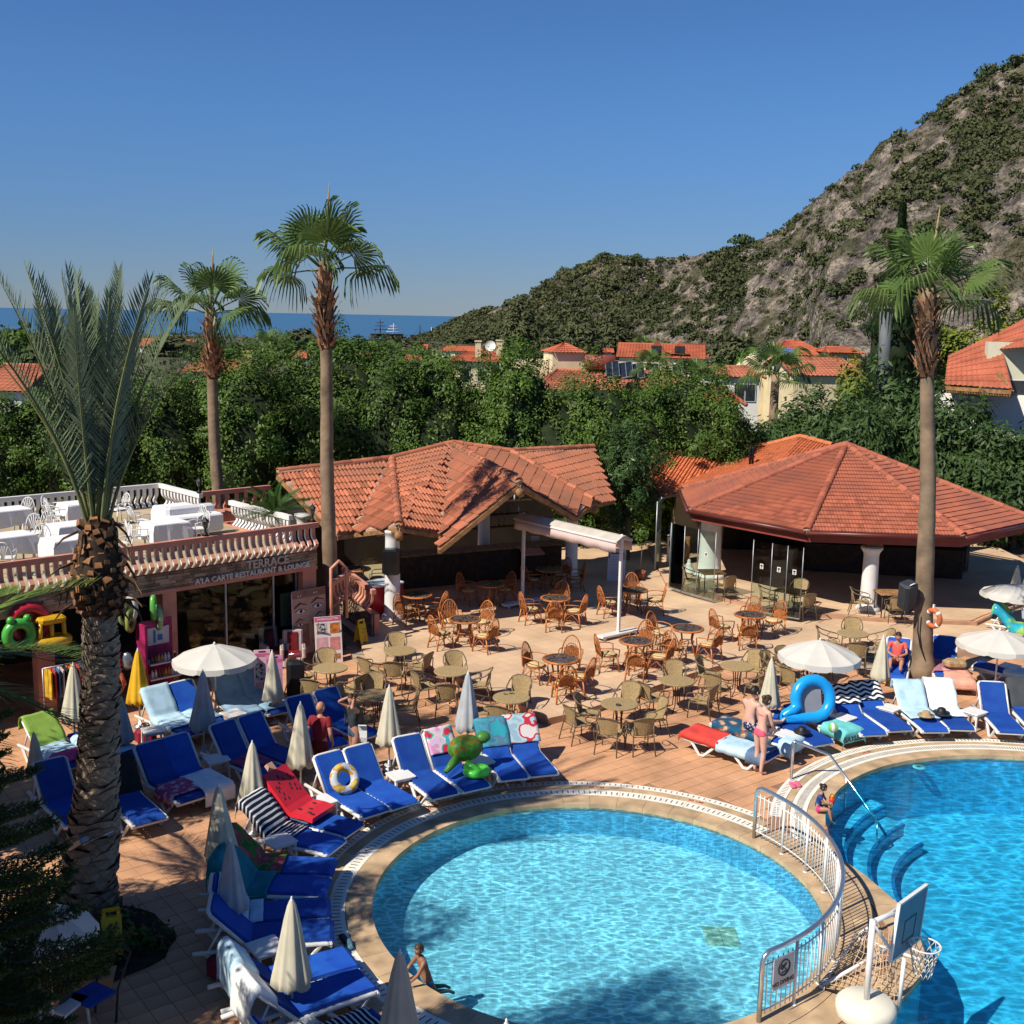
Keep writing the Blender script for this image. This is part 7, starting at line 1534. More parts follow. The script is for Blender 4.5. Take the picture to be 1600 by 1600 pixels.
# green turtle with a ring
o0, rz0, k0 = LOUNGE['m3']; tu = thing('turtle_float', 'green inflatable turtle with a bright green ring on a blue lounger', 'pool float', o0, rz0)
GR2 = blotch('turtle_shell', ((.05, .17, .02), (.07, .22, .03), (.22, .12, .02), (.05, .19, .02)), 7, .35); GR3 = mat('turtle_lime', (.07, .50, .05), .3, .08, 3, spec=.5)
mb = MB(); mb.ball((.18, .75, .82), .36, 16, M.Identity(4), 0, (1.05, .75, .72)); mb.build('shell', GR2, tu); mb = MB(); mb.ball((.56, .72, .98), .15, 10, None, 0, (1.1, .9, .8)); mb.build('head', mat('turtle_green', (.06, .20, .03), .4, .1, 3), tu)
for a_, b_ in (((-.1, .6, .7), (-.42, .45, .55)), ((.05, .5, .6), (.25, .25, .48)), ((.4, .9, .75), (.5, 1.1, .65))): mb = MB(); mb.tube([a_, b_], [.10, .05], 7); mb.build('flipper', GR3 if a_[1] == .5 else mat('turtle_green', ()), tu) if True else None
mb = MB(); mb.tube([(.22+.20*cos(2*pi*i/18), .36+.17*sin(2*pi*i/18), .47) for i in range(18)], .085, 8, closed=True); mb.build('ring', GR3, tu)
# bright blue ring chair
rp = g(1268, 1150, .1); bl_ = thing('ring_lounge', 'bright blue inflatable ring lounge with a mesh middle standing behind the loungers', 'air lounge', (rp.x-.05, rp.y+.25, 0), R(12))
BRB = mat('vinyl_blue', (0.01, 0.30, 0.72), .25, .05, 3, spec=.5); T = M.Translation((0, 0, .92)) @ M.Rotation(R(-14), 4, 'X')
mb = MB(); pts = [(-.72, 0, -.42), (-.3, 0, -.46), (.10, 0, -.46)]+[(.10+.42*cos(R(a)), 0, -.04+.42*sin(R(a))) for a in range(-80, 201, 20)]+[(-.42, 0, -.28), (-.62, 0, -.36)]; mb.tube(pts, [.10, .125, .13]+[.13]*15+[.12, .10], 12, T, closed=True); mb.build('tube', BRB, bl_)
mb = MB(); mb.box((-.06, .0, -.04), (.72, .012, .72), T); mb.build('mesh_panel', mat('mesh_grey', (.34, .34, .38), .9, .05, 3, trans=.3), bl_)
lettering('BESTWAY', .11, T @ M.Translation((-.28, -.128, -.44)) @ UPRIGHT, WHITE, bl_, ext=.001) if False else None
bll = thing('beach_ball', 'small green, white and pink beach ball on the turquoise towel', 'ball', V((*g(1302, 1137, .5)[:2], .50))); mb = MB(); mb.ball((0, 0, 0), .11, 14); o = mb.build('shell', stripes('ball_panels', (.2, .45, .1), (.6, .55, .58), 'X', 9.0, .5, .4), bll)
for (px, py, m, lab, z) in ((1447, 1118, mat('straw', ()), 'straw sun hat on the pale blue towel', .50), (1471, 1113, BLACK, 'black sun hat on the whitish towel', .50), (1253, 1143, BLACK, 'black cap lying by the bright blue ring', .46)):
    t = thing('sun_hat', lab, 'hat', V((*g(px, py, z)[:2], z)), .4); mb = MB(); mb.lathe([(.19, 0), (.185, .015), (.10, .02), (.09, .09), (.05, .115), (0, .12)], 16); mb.build('brim', m, t)
st_ = MB()
for k in range(4): st_.tube([(-.11+.07*k, -.2, .03+.01*k), (-.11+.07*k, 0, .30), (-.1+.07*k, .12, .33)], .03, 5)
# ------------------------------------------------------------------ people
def skin_mesh(J, E, root, sub=2):
    ks = list(J); idx = {k: i for i, k in enumerate(ks)}; me = bpy.data.meshes.new('b'); me.from_pydata([J[k][0] for k in ks], [(idx[a], idx[b]) for a, b in E], [])
    o = bpy.data.objects.new('tmp', me); COL.objects.link(o); o.modifiers.new('s', 'SKIN')
    for k in ks:
        r = J[k][1]; sv = me.skin_vertices[0].data[idx[k]]; sv.radius = r if isinstance(r, tuple) else (r, r); sv.use_root = (k == root)
    m = o.modifiers.new('d', 'SUBSURF'); m.levels = sub; m.render_levels = sub
    dg = bpy.context.evaluated_depsgraph_get(); dg.update(); ev = o.evaluated_get(dg); r = ev.to_mesh()
    vs = [tuple(v.co) for v in r.vertices]; fs = [tuple(p.vertices) for p in r.polygons]; ev.to_mesh_clear(); bpy.data.objects.remove(o); bpy.data.meshes.remove(me); return vs, fs
def head_geo(mb, c, s, yaw, pitch, roll=0, mi=0):
    """skull with brow, nose, lips, chin and ears; faces -Y"""
    T = M.Translation(c) @ M.Rotation(yaw, 4, 'Z') @ M.Rotation(pitch, 4, 'X') @ M.Rotation(roll, 4, 'Y'); n, m = 20, 16; vs = []; fs = []
    for i in range(m+1):
        a = pi*i/m; zz = cos(a)
        for j in range(n):
            b = 2*pi*j/n; x, y, z = sin(a)*cos(b)*.078, sin(a)*sin(b)*.098, zz*.115
            if zz < 0: k = 1-.30*(-zz)**1.5; x *= k; y = y*(1-.18*(-zz)) - .018*(-zz)
            fr = math.exp(-((x/.016)**2))*(y < 0)
            y -= fr*.024*math.exp(-((z+.012)/.022)**2)                                    # nose
            y -= math.exp(-((x/.03)**2))*(y < 0)*.006*math.exp(-((z+.058)/.012)**2)       # lips
            y += (y < 0)*.010*(math.exp(-(((abs(x)-.032)/.016)**2))*math.exp(-((z-.012)/.014)**2))   # eye sockets
            vs.append((x*s, y*s, z*s))
    for i in range(m):
        for j in range(n): fs.append((i*n+j, i*n+n+j, i*n+n+(j+1) % n, i*n+(j+1) % n))
    mb.add(vs, fs, mi, T, True)
    for q in (-1, 1): mb.ball((q*.080*s, .008*s, -.005*s), .028*s, 8, T, mi, (.35, .7, 1.1))
    return T
def hand_geo(mb, wrist, d, nrm, s, curl, mi=0):
    """palm and five bent fingers; d points from the wrist along the hand, nrm out of the palm"""
    d = V(d).normalized(); nrm = V(nrm); nrm = (nrm-d*nrm.dot(d)).normalized(); sd = d.cross(nrm); w = V(wrist)
    T = M((sd, d, nrm)).transposed().to_4x4(); T.translation = w+d*.045*s; mb.rbox((0, 0, 0), (.078*s, .10*s, .03*s), .012, T, mi)
    for k, (off, L0) in enumerate(((-.030, .068), (-.010, .078), (.010, .074), (.029, .058))):
        b = w+d*.092*s+sd*off*s; e1 = b+(d*cos(curl*.5)+nrm*sin(curl*.5))*L0*.5*s; e2 = e1+(d*cos(curl*1.2)+nrm*sin(curl*1.2))*L0*.5*s; mb.tube([b-d*.01*s, e1, e2], [.0095*s, .0088*s, .0072*s], 5, mi=mi)
    b = w+d*.03*s-sd*.036*s; mb.tube([b, b+(d*.7-sd*.7)*.035*s, b+(d*.95-sd*.5+nrm*.3)*.062*s], [.012*s, .0105*s, .008*s], 5, mi=mi)
def lerp(a, b, f): return V(a)*(1-f)+V(b)*f
def person(label, loc, rz, P, skin, clothes, hair, s=1.0, look=(0, 0), curl=.6, fem=False, nm='person', hairlen=0):
    """P: joint positions for a 1.7 m adult facing -Y; clothes: list of (name, material, kind)"""
    t = thing(nm, label, 'person', loc, rz); t.scale = (s, s, s)
    k = .93 if fem else 1.0
    J = {'pelvis': (P['pelvis'], (.135, .105) if fem else (.125, .105)), 'waist': (lerp(P['pelvis'], P['chest'], .45), (.105*k, .088)), 'chest': (P['chest'], (.135*k, .10)), 'neck0': (lerp(P['chest'], P['head'], .42), .062*k), 'neck1': (lerp(P['chest'], P['head'], .68), .050*k)}
    E = [('pelvis', 'waist'), ('waist', 'chest'), ('chest', 'neck0'), ('neck0', 'neck1')]
    for q in 'LR':
        sh, el, wr = P['sh'+q], P['el'+q], P['wr'+q]; hp, kn, an, to = P['hip'+q], P['kn'+q], P['an'+q], P['toe'+q]
        J.update({'sh'+q: (sh, .058*k), 'ua'+q: (lerp(sh, el, .45), .048*k), 'el'+q: (el, .038*k), 'fa'+q: (lerp(el, wr, .35), .038*k), 'wr'+q: (wr, .026*k), 'hip'+q: (hp, .092), 'th'+q: (lerp(hp, kn, .45), .080), 'kn'+q: (kn, .056), 'ca'+q: (lerp(kn, an, .33), .055), 'an'+q: (an, .034), 'to'+q: (to, (.034, .022))})
        E += [('chest', 'sh'+q), ('sh'+q, 'ua'+q), ('ua'+q, 'el'+q), ('el'+q, 'fa'+q), ('fa'+q, 'wr'+q), ('pelvis', 'hip'+q), ('hip'+q, 'th'+q), ('th'+q, 'kn'+q), ('kn'+q, 'ca'+q), ('ca'+q, 'an'+q), ('an'+q, 'to'+q)]
    vs, fs = skin_mesh(J, E, 'pelvis'); mb = MB(); mb.add(vs, fs, 0, None, True)
    hd = V(P['head'])+V((0, -.01, .03)); HT = head_geo(mb, hd, 1.0, look[0], look[1])
    for q in 'LR':
        d = V(P['wr'+q])-V(P['el'+q]); hand_geo(mb, P['wr'+q], P.get('hd'+q, d), P.get('pn'+q, (1 if q == 'R' else -1, 0, 0)), 1.0, curl)
    body = mb.build('body', skin, t)
    for e in (-1, 1):
        mb = MB(); mb.ball((e*.031, -.080, .012), .0115, 8, HT, 0); eb = mb.build('eye', EYEW, body); mb = MB(); mb.ball((e*.031, -.0885, .012), .006, 6, HT); mb.build('pupil', BLACK, eb)
    mb = MB(); mb.tube([(-.022, -.094, -.058), (0, -.100, -.060), (.022, -.094, -.058)], .005, 5, HT); mb.build('mouth', LIPS, body)
    if hair:
        mb = MB(); n = 18; prof = 9; hv = []; hf = []
        for i in range(prof+1):
            for j in range(n):
                b = 2*pi*j/n; lim = (1.02 if sin(b) < -.35 else 1.95)+(hairlen*.25 if sin(b) > -.2 else 0); a = min(2.4, lim)*i/prof; rr_ = 1.09+.03*sin(b*7+i)
                hv.append((sin(a)*cos(b)*.078*rr_, sin(a)*sin(b)*.098*rr_+.004, cos(a)*.115*rr_))
        for i in range(prof):
            for j in range(n): hf.append((i*n+j, i*n+n+j, i*n+n+(j+1) % n, i*n+(j+1) % n))
        mb.add(hv, hf, 0, HT, True)
        if hairlen == 2: mb.ball((0, .115, .03), .05, 10, HT)
        if hairlen == 3: mb.tube([(0, .09, .05), (0, .15, .0), (0, .14, -.12)], [.04, .04, .015], 7, HT)
        mb.build('hair', hair, t)
    for (nm2, m, kind) in clothes:
        C = {}; CE = []; g_ = .014
        def put(kk, grow, nk=None, pos=None): C[nk or kk] = (pos if pos is not None else J[kk][0], tuple(x+grow for x in (J[kk][1] if isinstance(J[kk][1], tuple) else (J[kk][1],)*2)))
        if kind in ('tshirt', 'tank', 'rash'):
            put('pelvis', .036 if kind == 'tshirt' else .02); put('waist', .028 if kind == 'tshirt' else .02 if kind != 'rash' else .012); put('chest', .016); put('neck0', .010, 'n', lerp(J['chest'][0], J['neck0'][0], .8)); CE += [('pelvis', 'waist'), ('waist', 'chest'), ('chest', 'n')]
            for q in 'LR':
                put('sh'+q, .014); CE.append(('chest', 'sh'+q))
                if kind != 'tank': put('ua'+q, .018 if kind == 'tshirt' else .01, None, lerp(J['ua'+q][0], J['el'+q][0], .25)); CE.append(('sh'+q, 'ua'+q))
        if kind in ('shorts', 'longshorts', 'brief'):
            put('pelvis', .014); put('waist', .012, 'w', lerp(J['pelvis'][0], J['waist'][0], .55)); CE.append(('pelvis', 'w'))
            for q in 'LR':
                put('hip'+q, .012); CE.append(('pelvis', 'hip'+q))
                if kind != 'brief': put('th'+q, .018, None, lerp(J['hip'+q][0], J['kn'+q][0], .75 if kind == 'longshorts' else .36)); CE.append(('hip'+q, 'th'+q))
                else: put('hip'+q, .004, 'b'+q, lerp(J['hip'+q][0], J['kn'+q][0], .12)); CE.append(('hip'+q, 'b'+q))
        if kind == 'bra':
            a = lerp(J['waist'][0], J['chest'][0], .72); b = lerp(J['waist'][0], J['chest'][0], 1.02); C['a'] = (a, (.140*k, .106)); C['b'] = (b, (.150*k, .114)); CE.append(('a', 'b'))
        cv, cf = skin_mesh(C, CE, list(C)[0]); mb = MB(); mb.add(cv, cf, 0, None, True); mb.build(nm2, m, t)
    return t
EYEW = mat('eye_white', (.7, .68, .66), .3)
SK1 = mat('skin_tanned', (.42, .20, .125), .55, .06, 6, spec=.35); SK2 = mat('skin_pale', (.56, .33, .25), .55, .05, 6, spec=.35); SK3 = mat('skin_brown', (.25, .115, .065), .5, .06, 6, spec=.4); SK4 = mat('skin_dusky', (.36, .19, .12), .55, .06, 6)
HB = mat('hair_dark', (.022, .014, .010), .5, .3, 20); HB2 = mat('hair_brown', (.06, .032, .018), .5, .3, 20)
def stand(lean=0.0, step=0.0):
    return dict(pelvis=(0, 0, .93), chest=(0, -lean, 1.30), head=(0, -lean*1.6-.015, 1.56), shL=(.17, -lean, 1.38), elL=(.22, .0-lean, 1.10), wrL=(.22, -.08-lean, .86), shR=(-.17, -lean, 1.38), elR=(-.22, -lean, 1.10), wrR=(-.22, -.08-lean, .86),
                hipL=(.095, 0, .88), knL=(.10, -.03-step*.2, .48), anL=(.10, .03-step*.4, .08), toeL=(.11, -.12-step*.4, .03), hipR=(-.095, 0, .88), knR=(-.10, -.02+step*.15, .48), anR=(-.10, .03+step*.45, .08+abs(step)*.12), toeR=(-.11, -.12+step*.45, .03+abs(step)*.03))
PB = mat('bikini_pink', (.62, .09, .16), .6, .06, 5); NV = mat('navy_print', (.02, .03, .10), .8, .3, 10); NAVP = blotch('navy_dots', ((.018, .025, .09), (.02, .03, .10), (.45, .42, .45)), 22)
# woman in the pink bikini: back to the camera's left, looking down to the right
P = stand(.05); P.update(elR=(-.20, -.12, 1.12), wrR=(-.10, -.27, .93), elL=(.21, -.10, 1.12), wrL=(.16, -.24, .92), head=(.0, -.11, 1.55))
person('woman in a pink bikini standing by the flat loungers, looking down', g(1185, 1209, 0), R(118), P, SK2, [('bikini_top', PB, 'bra'), ('bikini_bottom', PB, 'brief')], HB2, .99, (0, R(28)), .9, True, hairlen=2)
# man sitting on the lounger behind her
def sit(back=.0, knee=.45):
    return dict(pelvis=(0, 0, .12), chest=(0, -.06-back, .48), head=(0, -.12-back, .74), shL=(.18, -.06-back, .57), elL=(.24, -.2-back, .34), wrL=(.18, -.38-back, .20), shR=(-.18, -.06-back, .57), elR=(-.24, -.2-back, .34), wrR=(-.18, -.38-back, .20), hipL=(.10, -.04, .10), knL=(.14, -.46, .16), anL=(.14, -.62, -.22), toeL=(.15, -.78, -.26), hipR=(-.10, -.04, .10), knR=(-.14, -.46, .16), anR=(-.14, -.62, -.22), toeR=(-.15, -.78, -.26))
P = sit(); P.update(knL=(.13, -.46, .10), anL=(.14, -.86, .05), toeL=(.15, -.94, .13), knR=(-.13, -.46, .12), anR=(-.14, -.84, .05), toeR=(-.15, -.93, .13))
mp_ = g(1160, 1140, .42)
person('man in navy patterned shorts sitting on the teal towel behind the woman', (mp_.x+.12, mp_.y-.02, .40), R(128), P, SK2, [('swim_shorts', NAVP, 'shorts')], HB, 1.12, (0, R(15)), .6)
# bald man in the dark red shirt walking away to the right
P = stand(.03, .55); P.update(elR=(-.24, .06, 1.12), wrR=(-.22, -.1, .90), elL=(.22, .10, 1.12), wrL=(.23, .02, .88), head=(.0, -.06, 1.56))
bmn = g(500, 1232, 0)
person('bald man in a dark red shirt and shorts walking between the loungers', bmn, R(170), P, SK1, [('shirt', mat('shirt_red', (.20, .012, .02), .85, .12, 6, bump=.15), 'tshirt'), ('shorts', mat('shorts_red', (.15, .012, .018), .85, .12, 6), 'longshorts')], None, 1.03, (R(-15), 0), .6)
# woman with raised arms, denim shorts
P = stand(.02, .25); P.update(elR=(-.26, -.22, 1.50), wrR=(-.08, -.08, 1.62), elL=(.26, -.22, 1.50), wrL=(.08, -.06, 1.62), hdR=(.5, .5, .3), hdL=(-.5, .5, .3))
wmn = g(554, 1206, 0)
person('woman in a dark vest and denim shorts tying up her hair with raised arms', wmn, R(-50), P, SK1, [('vest', mat('vest_dark', (.03, .035, .04), .9, .3, 14), 'tank'), ('denim_shorts', mat('denim', (.05, .085, .14), .9, .2, 20, bump=.2), 'shorts')], HB, .98, (R(30), R(10)), .8, True, hairlen=3)
tl = MB(); path_box(tl, [(0, .93), (.05, .92), (.07, .8), (.06, .66), (.08, .56)], .17, .02); o = tl.build('hand_towel', WT); o.location = (g(567, 1150, .8)); o.location.z = .12; o.location.y -= .1; tag(o, 'white folded towel hanging over the chair by the woman with raised arms', 'towel')
# little girl at the corner of the big pool
P = sit(); P.update(elL=(.18, -.2, .36), wrL=(.06, -.36, .30), elR=(-.18, -.2, .36), wrR=(-.06, -.36, .30), knL=(.11, -.36, .16), knR=(-.11, -.36, .16), anL=(.11, -.46, -.22), anR=(-.11, -.46, -.22), toeL=(.11, -.6, -.26), toeR=(-.11, -.6, -.26), head=(0, -.14, .76))
gp_ = g(1280, 1268, .02)
person('little girl in a blue top and pink skirt on the pool corner with a toy', (gp_.x-.04, gp_.y, .03), R(68), P, SK4, [('swim_top', mat('top_blue', (.02, .06, .24), .7, .15, 8), 'rash'), ('pink_skirt', mat('skirt_pink', (.66, .04, .20), .7, .1, 6), 'shorts')], HB, .62, (0, R(25)), 1.0, True, hairlen=2)
toy = thing('toy_cup', 'orange and red toy beaker held by the little girl', 'toy', (gp_.x+.24, gp_.y+.04, .16)); mb = MB(); mb.lathe([(.05, 0), (.06, .13), (.05, .13)], 10); mb.build('cup', mat('toy_red', (.55, .03, .02), .4), toy); mb = MB(); mb.lathe([(.055, .13), (.04, .18), (.02, .2)], 10); mb.build('lid', mat('toy_orange', (.62, .25, .01), .4), toy)
# boy at the edge of the round pool
P = stand(.14); P.update(chest=(0, -.10, 1.27), head=(0, -.16, 1.54), shL=(.15, -.12, 1.36), shR=(-.15, -.12, 1.36), elR=(-.2, -.28, 1.15), wrR=(-.14, -.45, .98), elL=(.2, -.28, 1.15), wrL=(.14, -.46, .98), knL=(.1, .14, .62), anL=(.1, .46, .55), toeL=(.1, .58, .46), knR=(-.1, .12, .62), anR=(-.1, .46, .55), toeR=(-.1, .58, .46))
by_ = g(672, 1540, -.07)
person('tanned boy kneeling in the round pool at its rim, seen from behind', (by_.x-.05, by_.y+.02, -.60), R(-62), P, SK3, [('swim_trunks', mat('trunks_teal', (.10, .28, .34), .7, .1, 5), 'shorts')], HB2, .70, (R(15), R(12)), .7)
# person in the coral top behind the closed umbrella
o0, rz0, k0 = LOUNGE['r11']; P = sit(-.10); P.update(knL=(.14, -.42, .20), anL=(.13, -.75, .06), toeL=(.14, -.88, .12), knR=(-.14, -.42, .22), anR=(-.13, -.72, .06), toeR=(-.14, -.86, .12), wrL=(.06, -.34, .30), wrR=(-.06, -.34, .30))
dv = M.Rotation(rz0, 4, 'Z') @ V((0, .95, 0))
person('person in a coral top reading on the lone lounger behind the closed umbrella', (o0.x+dv.x, o0.y+dv.y, .40), rz0, P, SK1, [('coral_top', mat('coral_cloth', (.62, .10, .08), .85, .1, 6), 'tshirt'), ('coral_skirt', mat('coral_cloth2', (.55, .14, .09), .85, .1, 6), 'shorts')], HB, 1.0, (R(10), R(20)), .8, True, hairlen=1)
# person under the far parasol
o0, rz0, k0 = LOUNGE['r14']; dv = M.Rotation(rz0, 4, 'Z') @ V((0, .85, 0))
person('person in a pale shirt and dark shorts resting under the far parasol', (o0.x+dv.x, o0.y+dv.y, .40), rz0, sit(-.1), SK1, [('pale_shirt', mat('shirt_pale', (.40, .48, .58), .85, .1, 6), 'tshirt'), ('dark_shorts', NV, 'shorts')], HB, 1.0)
# seated person in the shade at the lower left
ps = g(100, 1566, .45)
person('person in a black top sitting in deep shade at the lower left', (ps.x, ps.y, .42), R(-110), sit(), SK1, [('black_top', BLACK, 'tshirt'), ('grey_shorts', DGREY, 'shorts')], HB, 1.0, (0, R(10)), .6, True, hairlen=1)
sch = thing('plastic_chair', 'white plastic chair under the seated person at the lower left', 'chair', (ps.x, ps.y, 0), R(-110)); mb = MB(); mb.rbox((0, 0, .44), (.45, .45, .04), .02); mb.build('seat', WHITE, sch)
for sx in (-1, 1):
    for sy in (-1, 1): mb = MB(); mb.tube([(sx*.19, sy*.19, .43), (sx*.21, sy*.21, 0)], .02, 5); mb.build('leg', WHITE, sch)
# ------------------------------------------------------------------ hill, village, sea
def hill_mat():
    m = bpy.data.materials.new('hill_rock'); m.use_nodes = True; t = m.node_tree; b = t.nodes['Principled BSDF']; b.inputs['Roughness'].default_value = .95; b.inputs['Specular IOR Level'].default_value = .1; L = t.links.new; N = t.nodes.new
    tc = N('ShaderNodeTexCoord'); n1 = N('ShaderNodeTexNoise'); n1.inputs['Scale'].default_value = .16; n1.inputs['Detail'].default_value = 9; n1.inputs['Roughness'].default_value = .74
    r = N('ShaderNodeValToRGB'); e = r.color_ramp.elements; e[0].position = .40; e[0].color = (.070, .060, .052, 1); e[1].position = .61; e[1].color = (.42, .345, .265, 1); q = e.new(.51); q.color = (.22, .188, .155, 1)
    n2 = N('ShaderNodeTexNoise'); n2.inputs['Scale'].default_value = .02; n2.inputs['Detail'].default_value = 5; r2 = N('ShaderNodeMapRange'); r2.inputs[1].default_value = .62; r2.inputs[2].default_value = .74
    mx = N('ShaderNodeMix'); mx.data_type = 'RGBA'; mx.inputs[7].default_value = (.40, .255, .15, 1)
    n3 = N('ShaderNodeTexNoise'); n3.inputs['Scale'].default_value = .10; n3.inputs['Detail'].default_value = 6; r3 = N('ShaderNodeMapRange'); r3.inputs[1].default_value = .50; r3.inputs[2].default_value = .62
    mg = N('ShaderNodeMix'); mg.data_type = 'RGBA'; mg.inputs[7].default_value = (.085, .085, .038, 1); hf = N('ShaderNodeMath'); hf.operation = 'MULTIPLY'; hf.inputs[1].default_value = .75
    L(tc.outputs['Object'], n1.inputs['Vector']); L(tc.outputs['Object'], n2.inputs['Vector']); L(tc.outputs['Object'], n3.inputs['Vector']); L(n1.outputs['Fac'], r.inputs[0]); L(n2.outputs['Fac'], r2.inputs[0]); L(r.outputs[0], mx.inputs[6]); L(r2.outputs[0], mx.inputs[0])
    L(n3.outputs['Fac'], r3.inputs[0]); L(r3.outputs[0], hf.inputs[0]); L(hf.outputs[0], mg.inputs[0]); L(mx.outputs[2], mg.inputs[6]); n4 = N('ShaderNodeTexNoise'); n4.inputs['Scale'].default_value = .9; n4.inputs['Detail'].default_value = 7; n4.inputs['Roughness'].default_value = .8; r4 = N('ShaderNodeMapRange'); r4.inputs[1].default_value = .36; r4.inputs[2].default_value = .62; r4.inputs[3].default_value = .45; r4.inputs[4].default_value = 1.3; sv = N('ShaderNodeVectorMath'); sv.operation = 'SCALE'
    L(tc.outputs['Object'], n4.inputs['Vector']); L(n4.outputs['Fac'], r4.inputs[0]); L(mg.outputs[2], sv.inputs[0]); L(r4.outputs[0], sv.inputs['Scale']); L(sv.outputs[0], b.inputs['Base Color'])
    nb_ = N('ShaderNodeTexNoise'); nb_.inputs['Scale'].default_value = .75; nb_.inputs['Detail'].default_value = 8; bp = N('ShaderNodeBump'); bp.inputs['Strength'].default_value = 1.0; bp.inputs['Distance'].default_value = 4.5
    L(tc.outputs['Object'], nb_.inputs['Vector']); L(nb_.outputs['Fac'], bp.inputs['Height']); L(bp.outputs[0], b.inputs['Normal']); return m
SKY_ = [(655, 530, 540), (690, 508, 530), (720, 492, 515), (760, 478, 490), (800, 462, 470), (840, 444, 450), (880, 420, 430), (940, 396, 415), (1000, 397, 400), (1060, 396, 390), (1130, 383, 375), (1160, 374, 370), (1220, 352, 360), (1260, 327, 352), (1300, 298, 345), (1350, 262, 338), (1400, 216, 332), (1440, 190, 328), (1500, 138, 322), (1540, 108, 318), (1600, 80, 312), (1700, 30, 305), (1850, -10, 300), (2050, 20, 300)]
ridge = [aty(x, y+6, Y) for x, y, Y in SKY_]
foot = []
for i, p in enumerate(ridge):
    f = i/(len(ridge)-1); x0 = SKY_[i][0]; Yf = 470-250*min(1, f*1.5) if f < .6 else 220-25*(f-.6)
    q = aty(x0, 560, Yf); foot.append(V((q.x, Yf, -.5)))
NU_, NVv = 400, 150; hv = []; hf = []
def samp(A, u): k = u*(len(A)-1); i = min(len(A)-2, int(k)); return A[i].lerp(A[i+1], k-i)
for i in range(NU_+1):
    u = i/NU_; a, b = samp(foot, u), samp(ridge, u)
    for j in range(NVv+1):
        v = j/NVv*1.25
        if v <= 1: p = a.lerp(b, v); hz = b.z*(v**.92)
        else: p = b+(b-a)*(v-1)*1.2; hz = b.z*(1-(v-1)*1.6)
        s_ = min(1, hz/25) if hz > 0 else 0
        k = 1.0 if v < .93 else max(.25, 1-(abs(v-1)<.07)*.75)
        n = NZ.fractal(V((p.x*.016, p.y*.016, 1.3)), 1, 2, 5)*11*s_*k-abs(NZ.fractal(V((p.x*.11, p.y*.05, hz*.05)), 1, 2, 3))*3.4*s_*k + abs(NZ.fractal(V((p.x*.045, p.y*.045, 7)), 1, 2, 4))*4*s_*k
        led = (NZ.noise(V((p.x*.03, p.y*.03, hz*.09)))*3.6+NZ.noise(V((p.x*.2, p.y*.2, hz*.5)))*1.0+NZ.noise(V((p.x*.09, p.y*.09, hz*.22)))*1.6)*s_*k
        hv.append((p.x+led*.4, p.y-led, hz-.5+n*.75))
hm = MB(); W_ = NVv+1
hm.add(hv, [(i*W_+j, (i+1)*W_+j, (i+1)*W_+j+1, i*W_+j+1) for i in range(NU_) for j in range(NVv)], 0, None, True); setting('hill', hm, hill_mat())
HV = np.array(hv).reshape(NU_+1, W_, 3)
SCRUB = leafm('scrub_leaf', (0.105, 0.112, 0.048), (0.036, 0.050, 0.020), .8, .12, .09, .15); SCRUB2 = leafm('pine_leaf', (0.065, 0.095, 0.030), (0.03, 0.05, 0.018), .7, .1, .2, .15)
rr = np.random.default_rng(5); Pq, Uq, Wq = [], [], []
def shrub(c, r, k=None):
    k = k or int(26+22*r)
    o = rr.normal(size=(k, 3)); o /= np.linalg.norm(o, axis=1)[:, None]; o *= rr.random((k, 1))**.35; o[:, 2] = np.abs(o[:, 2])*.8; P_ = np.array(c)+o*r; t = rr.normal(size=(k, 3)); t /= np.linalg.norm(t, axis=1)[:, None]; b_ = np.cross(t, o+rr.normal(size=(k, 3))*.4); b_ /= np.linalg.norm(b_, axis=1)[:, None]+1e-9; s = r*.19*(.7+.6*rr.random((k, 1)))
    return P_, t*s, b_*s*.75
cnt = 0
while cnt < 6200:
    i = rr.integers(0, NU_); j = int(rr.random()**.9*NVv*.82); p = HV[i, j]
    dn = NZ.fractal(V((p[0]*.02, p[1]*.02, 5)), 1, 2, 4); left = 1-i/NU_
    if rr.random() > .13+.75*max(0, dn+.05)+.36*max(0, left-.35): continue
    r = float(.4+2.4*rr.random()**3.0)*(1.0+.5*max(0, left-.3)); a_, b_, c_ = shrub((p[0], p[1]-.3, p[2]-.1), r); Pq.append(a_); Uq.append(b_); Wq.append(c_); cnt += 1
o = obj('hillside_scrub', quads('hillside_scrub', np.concatenate(Pq), np.concatenate(Uq), np.concatenate(Wq), SCRUB)); tag(o, 'dark green scrub and low trees scattered over the rocky hillside', 'scrub', kind='stuff')
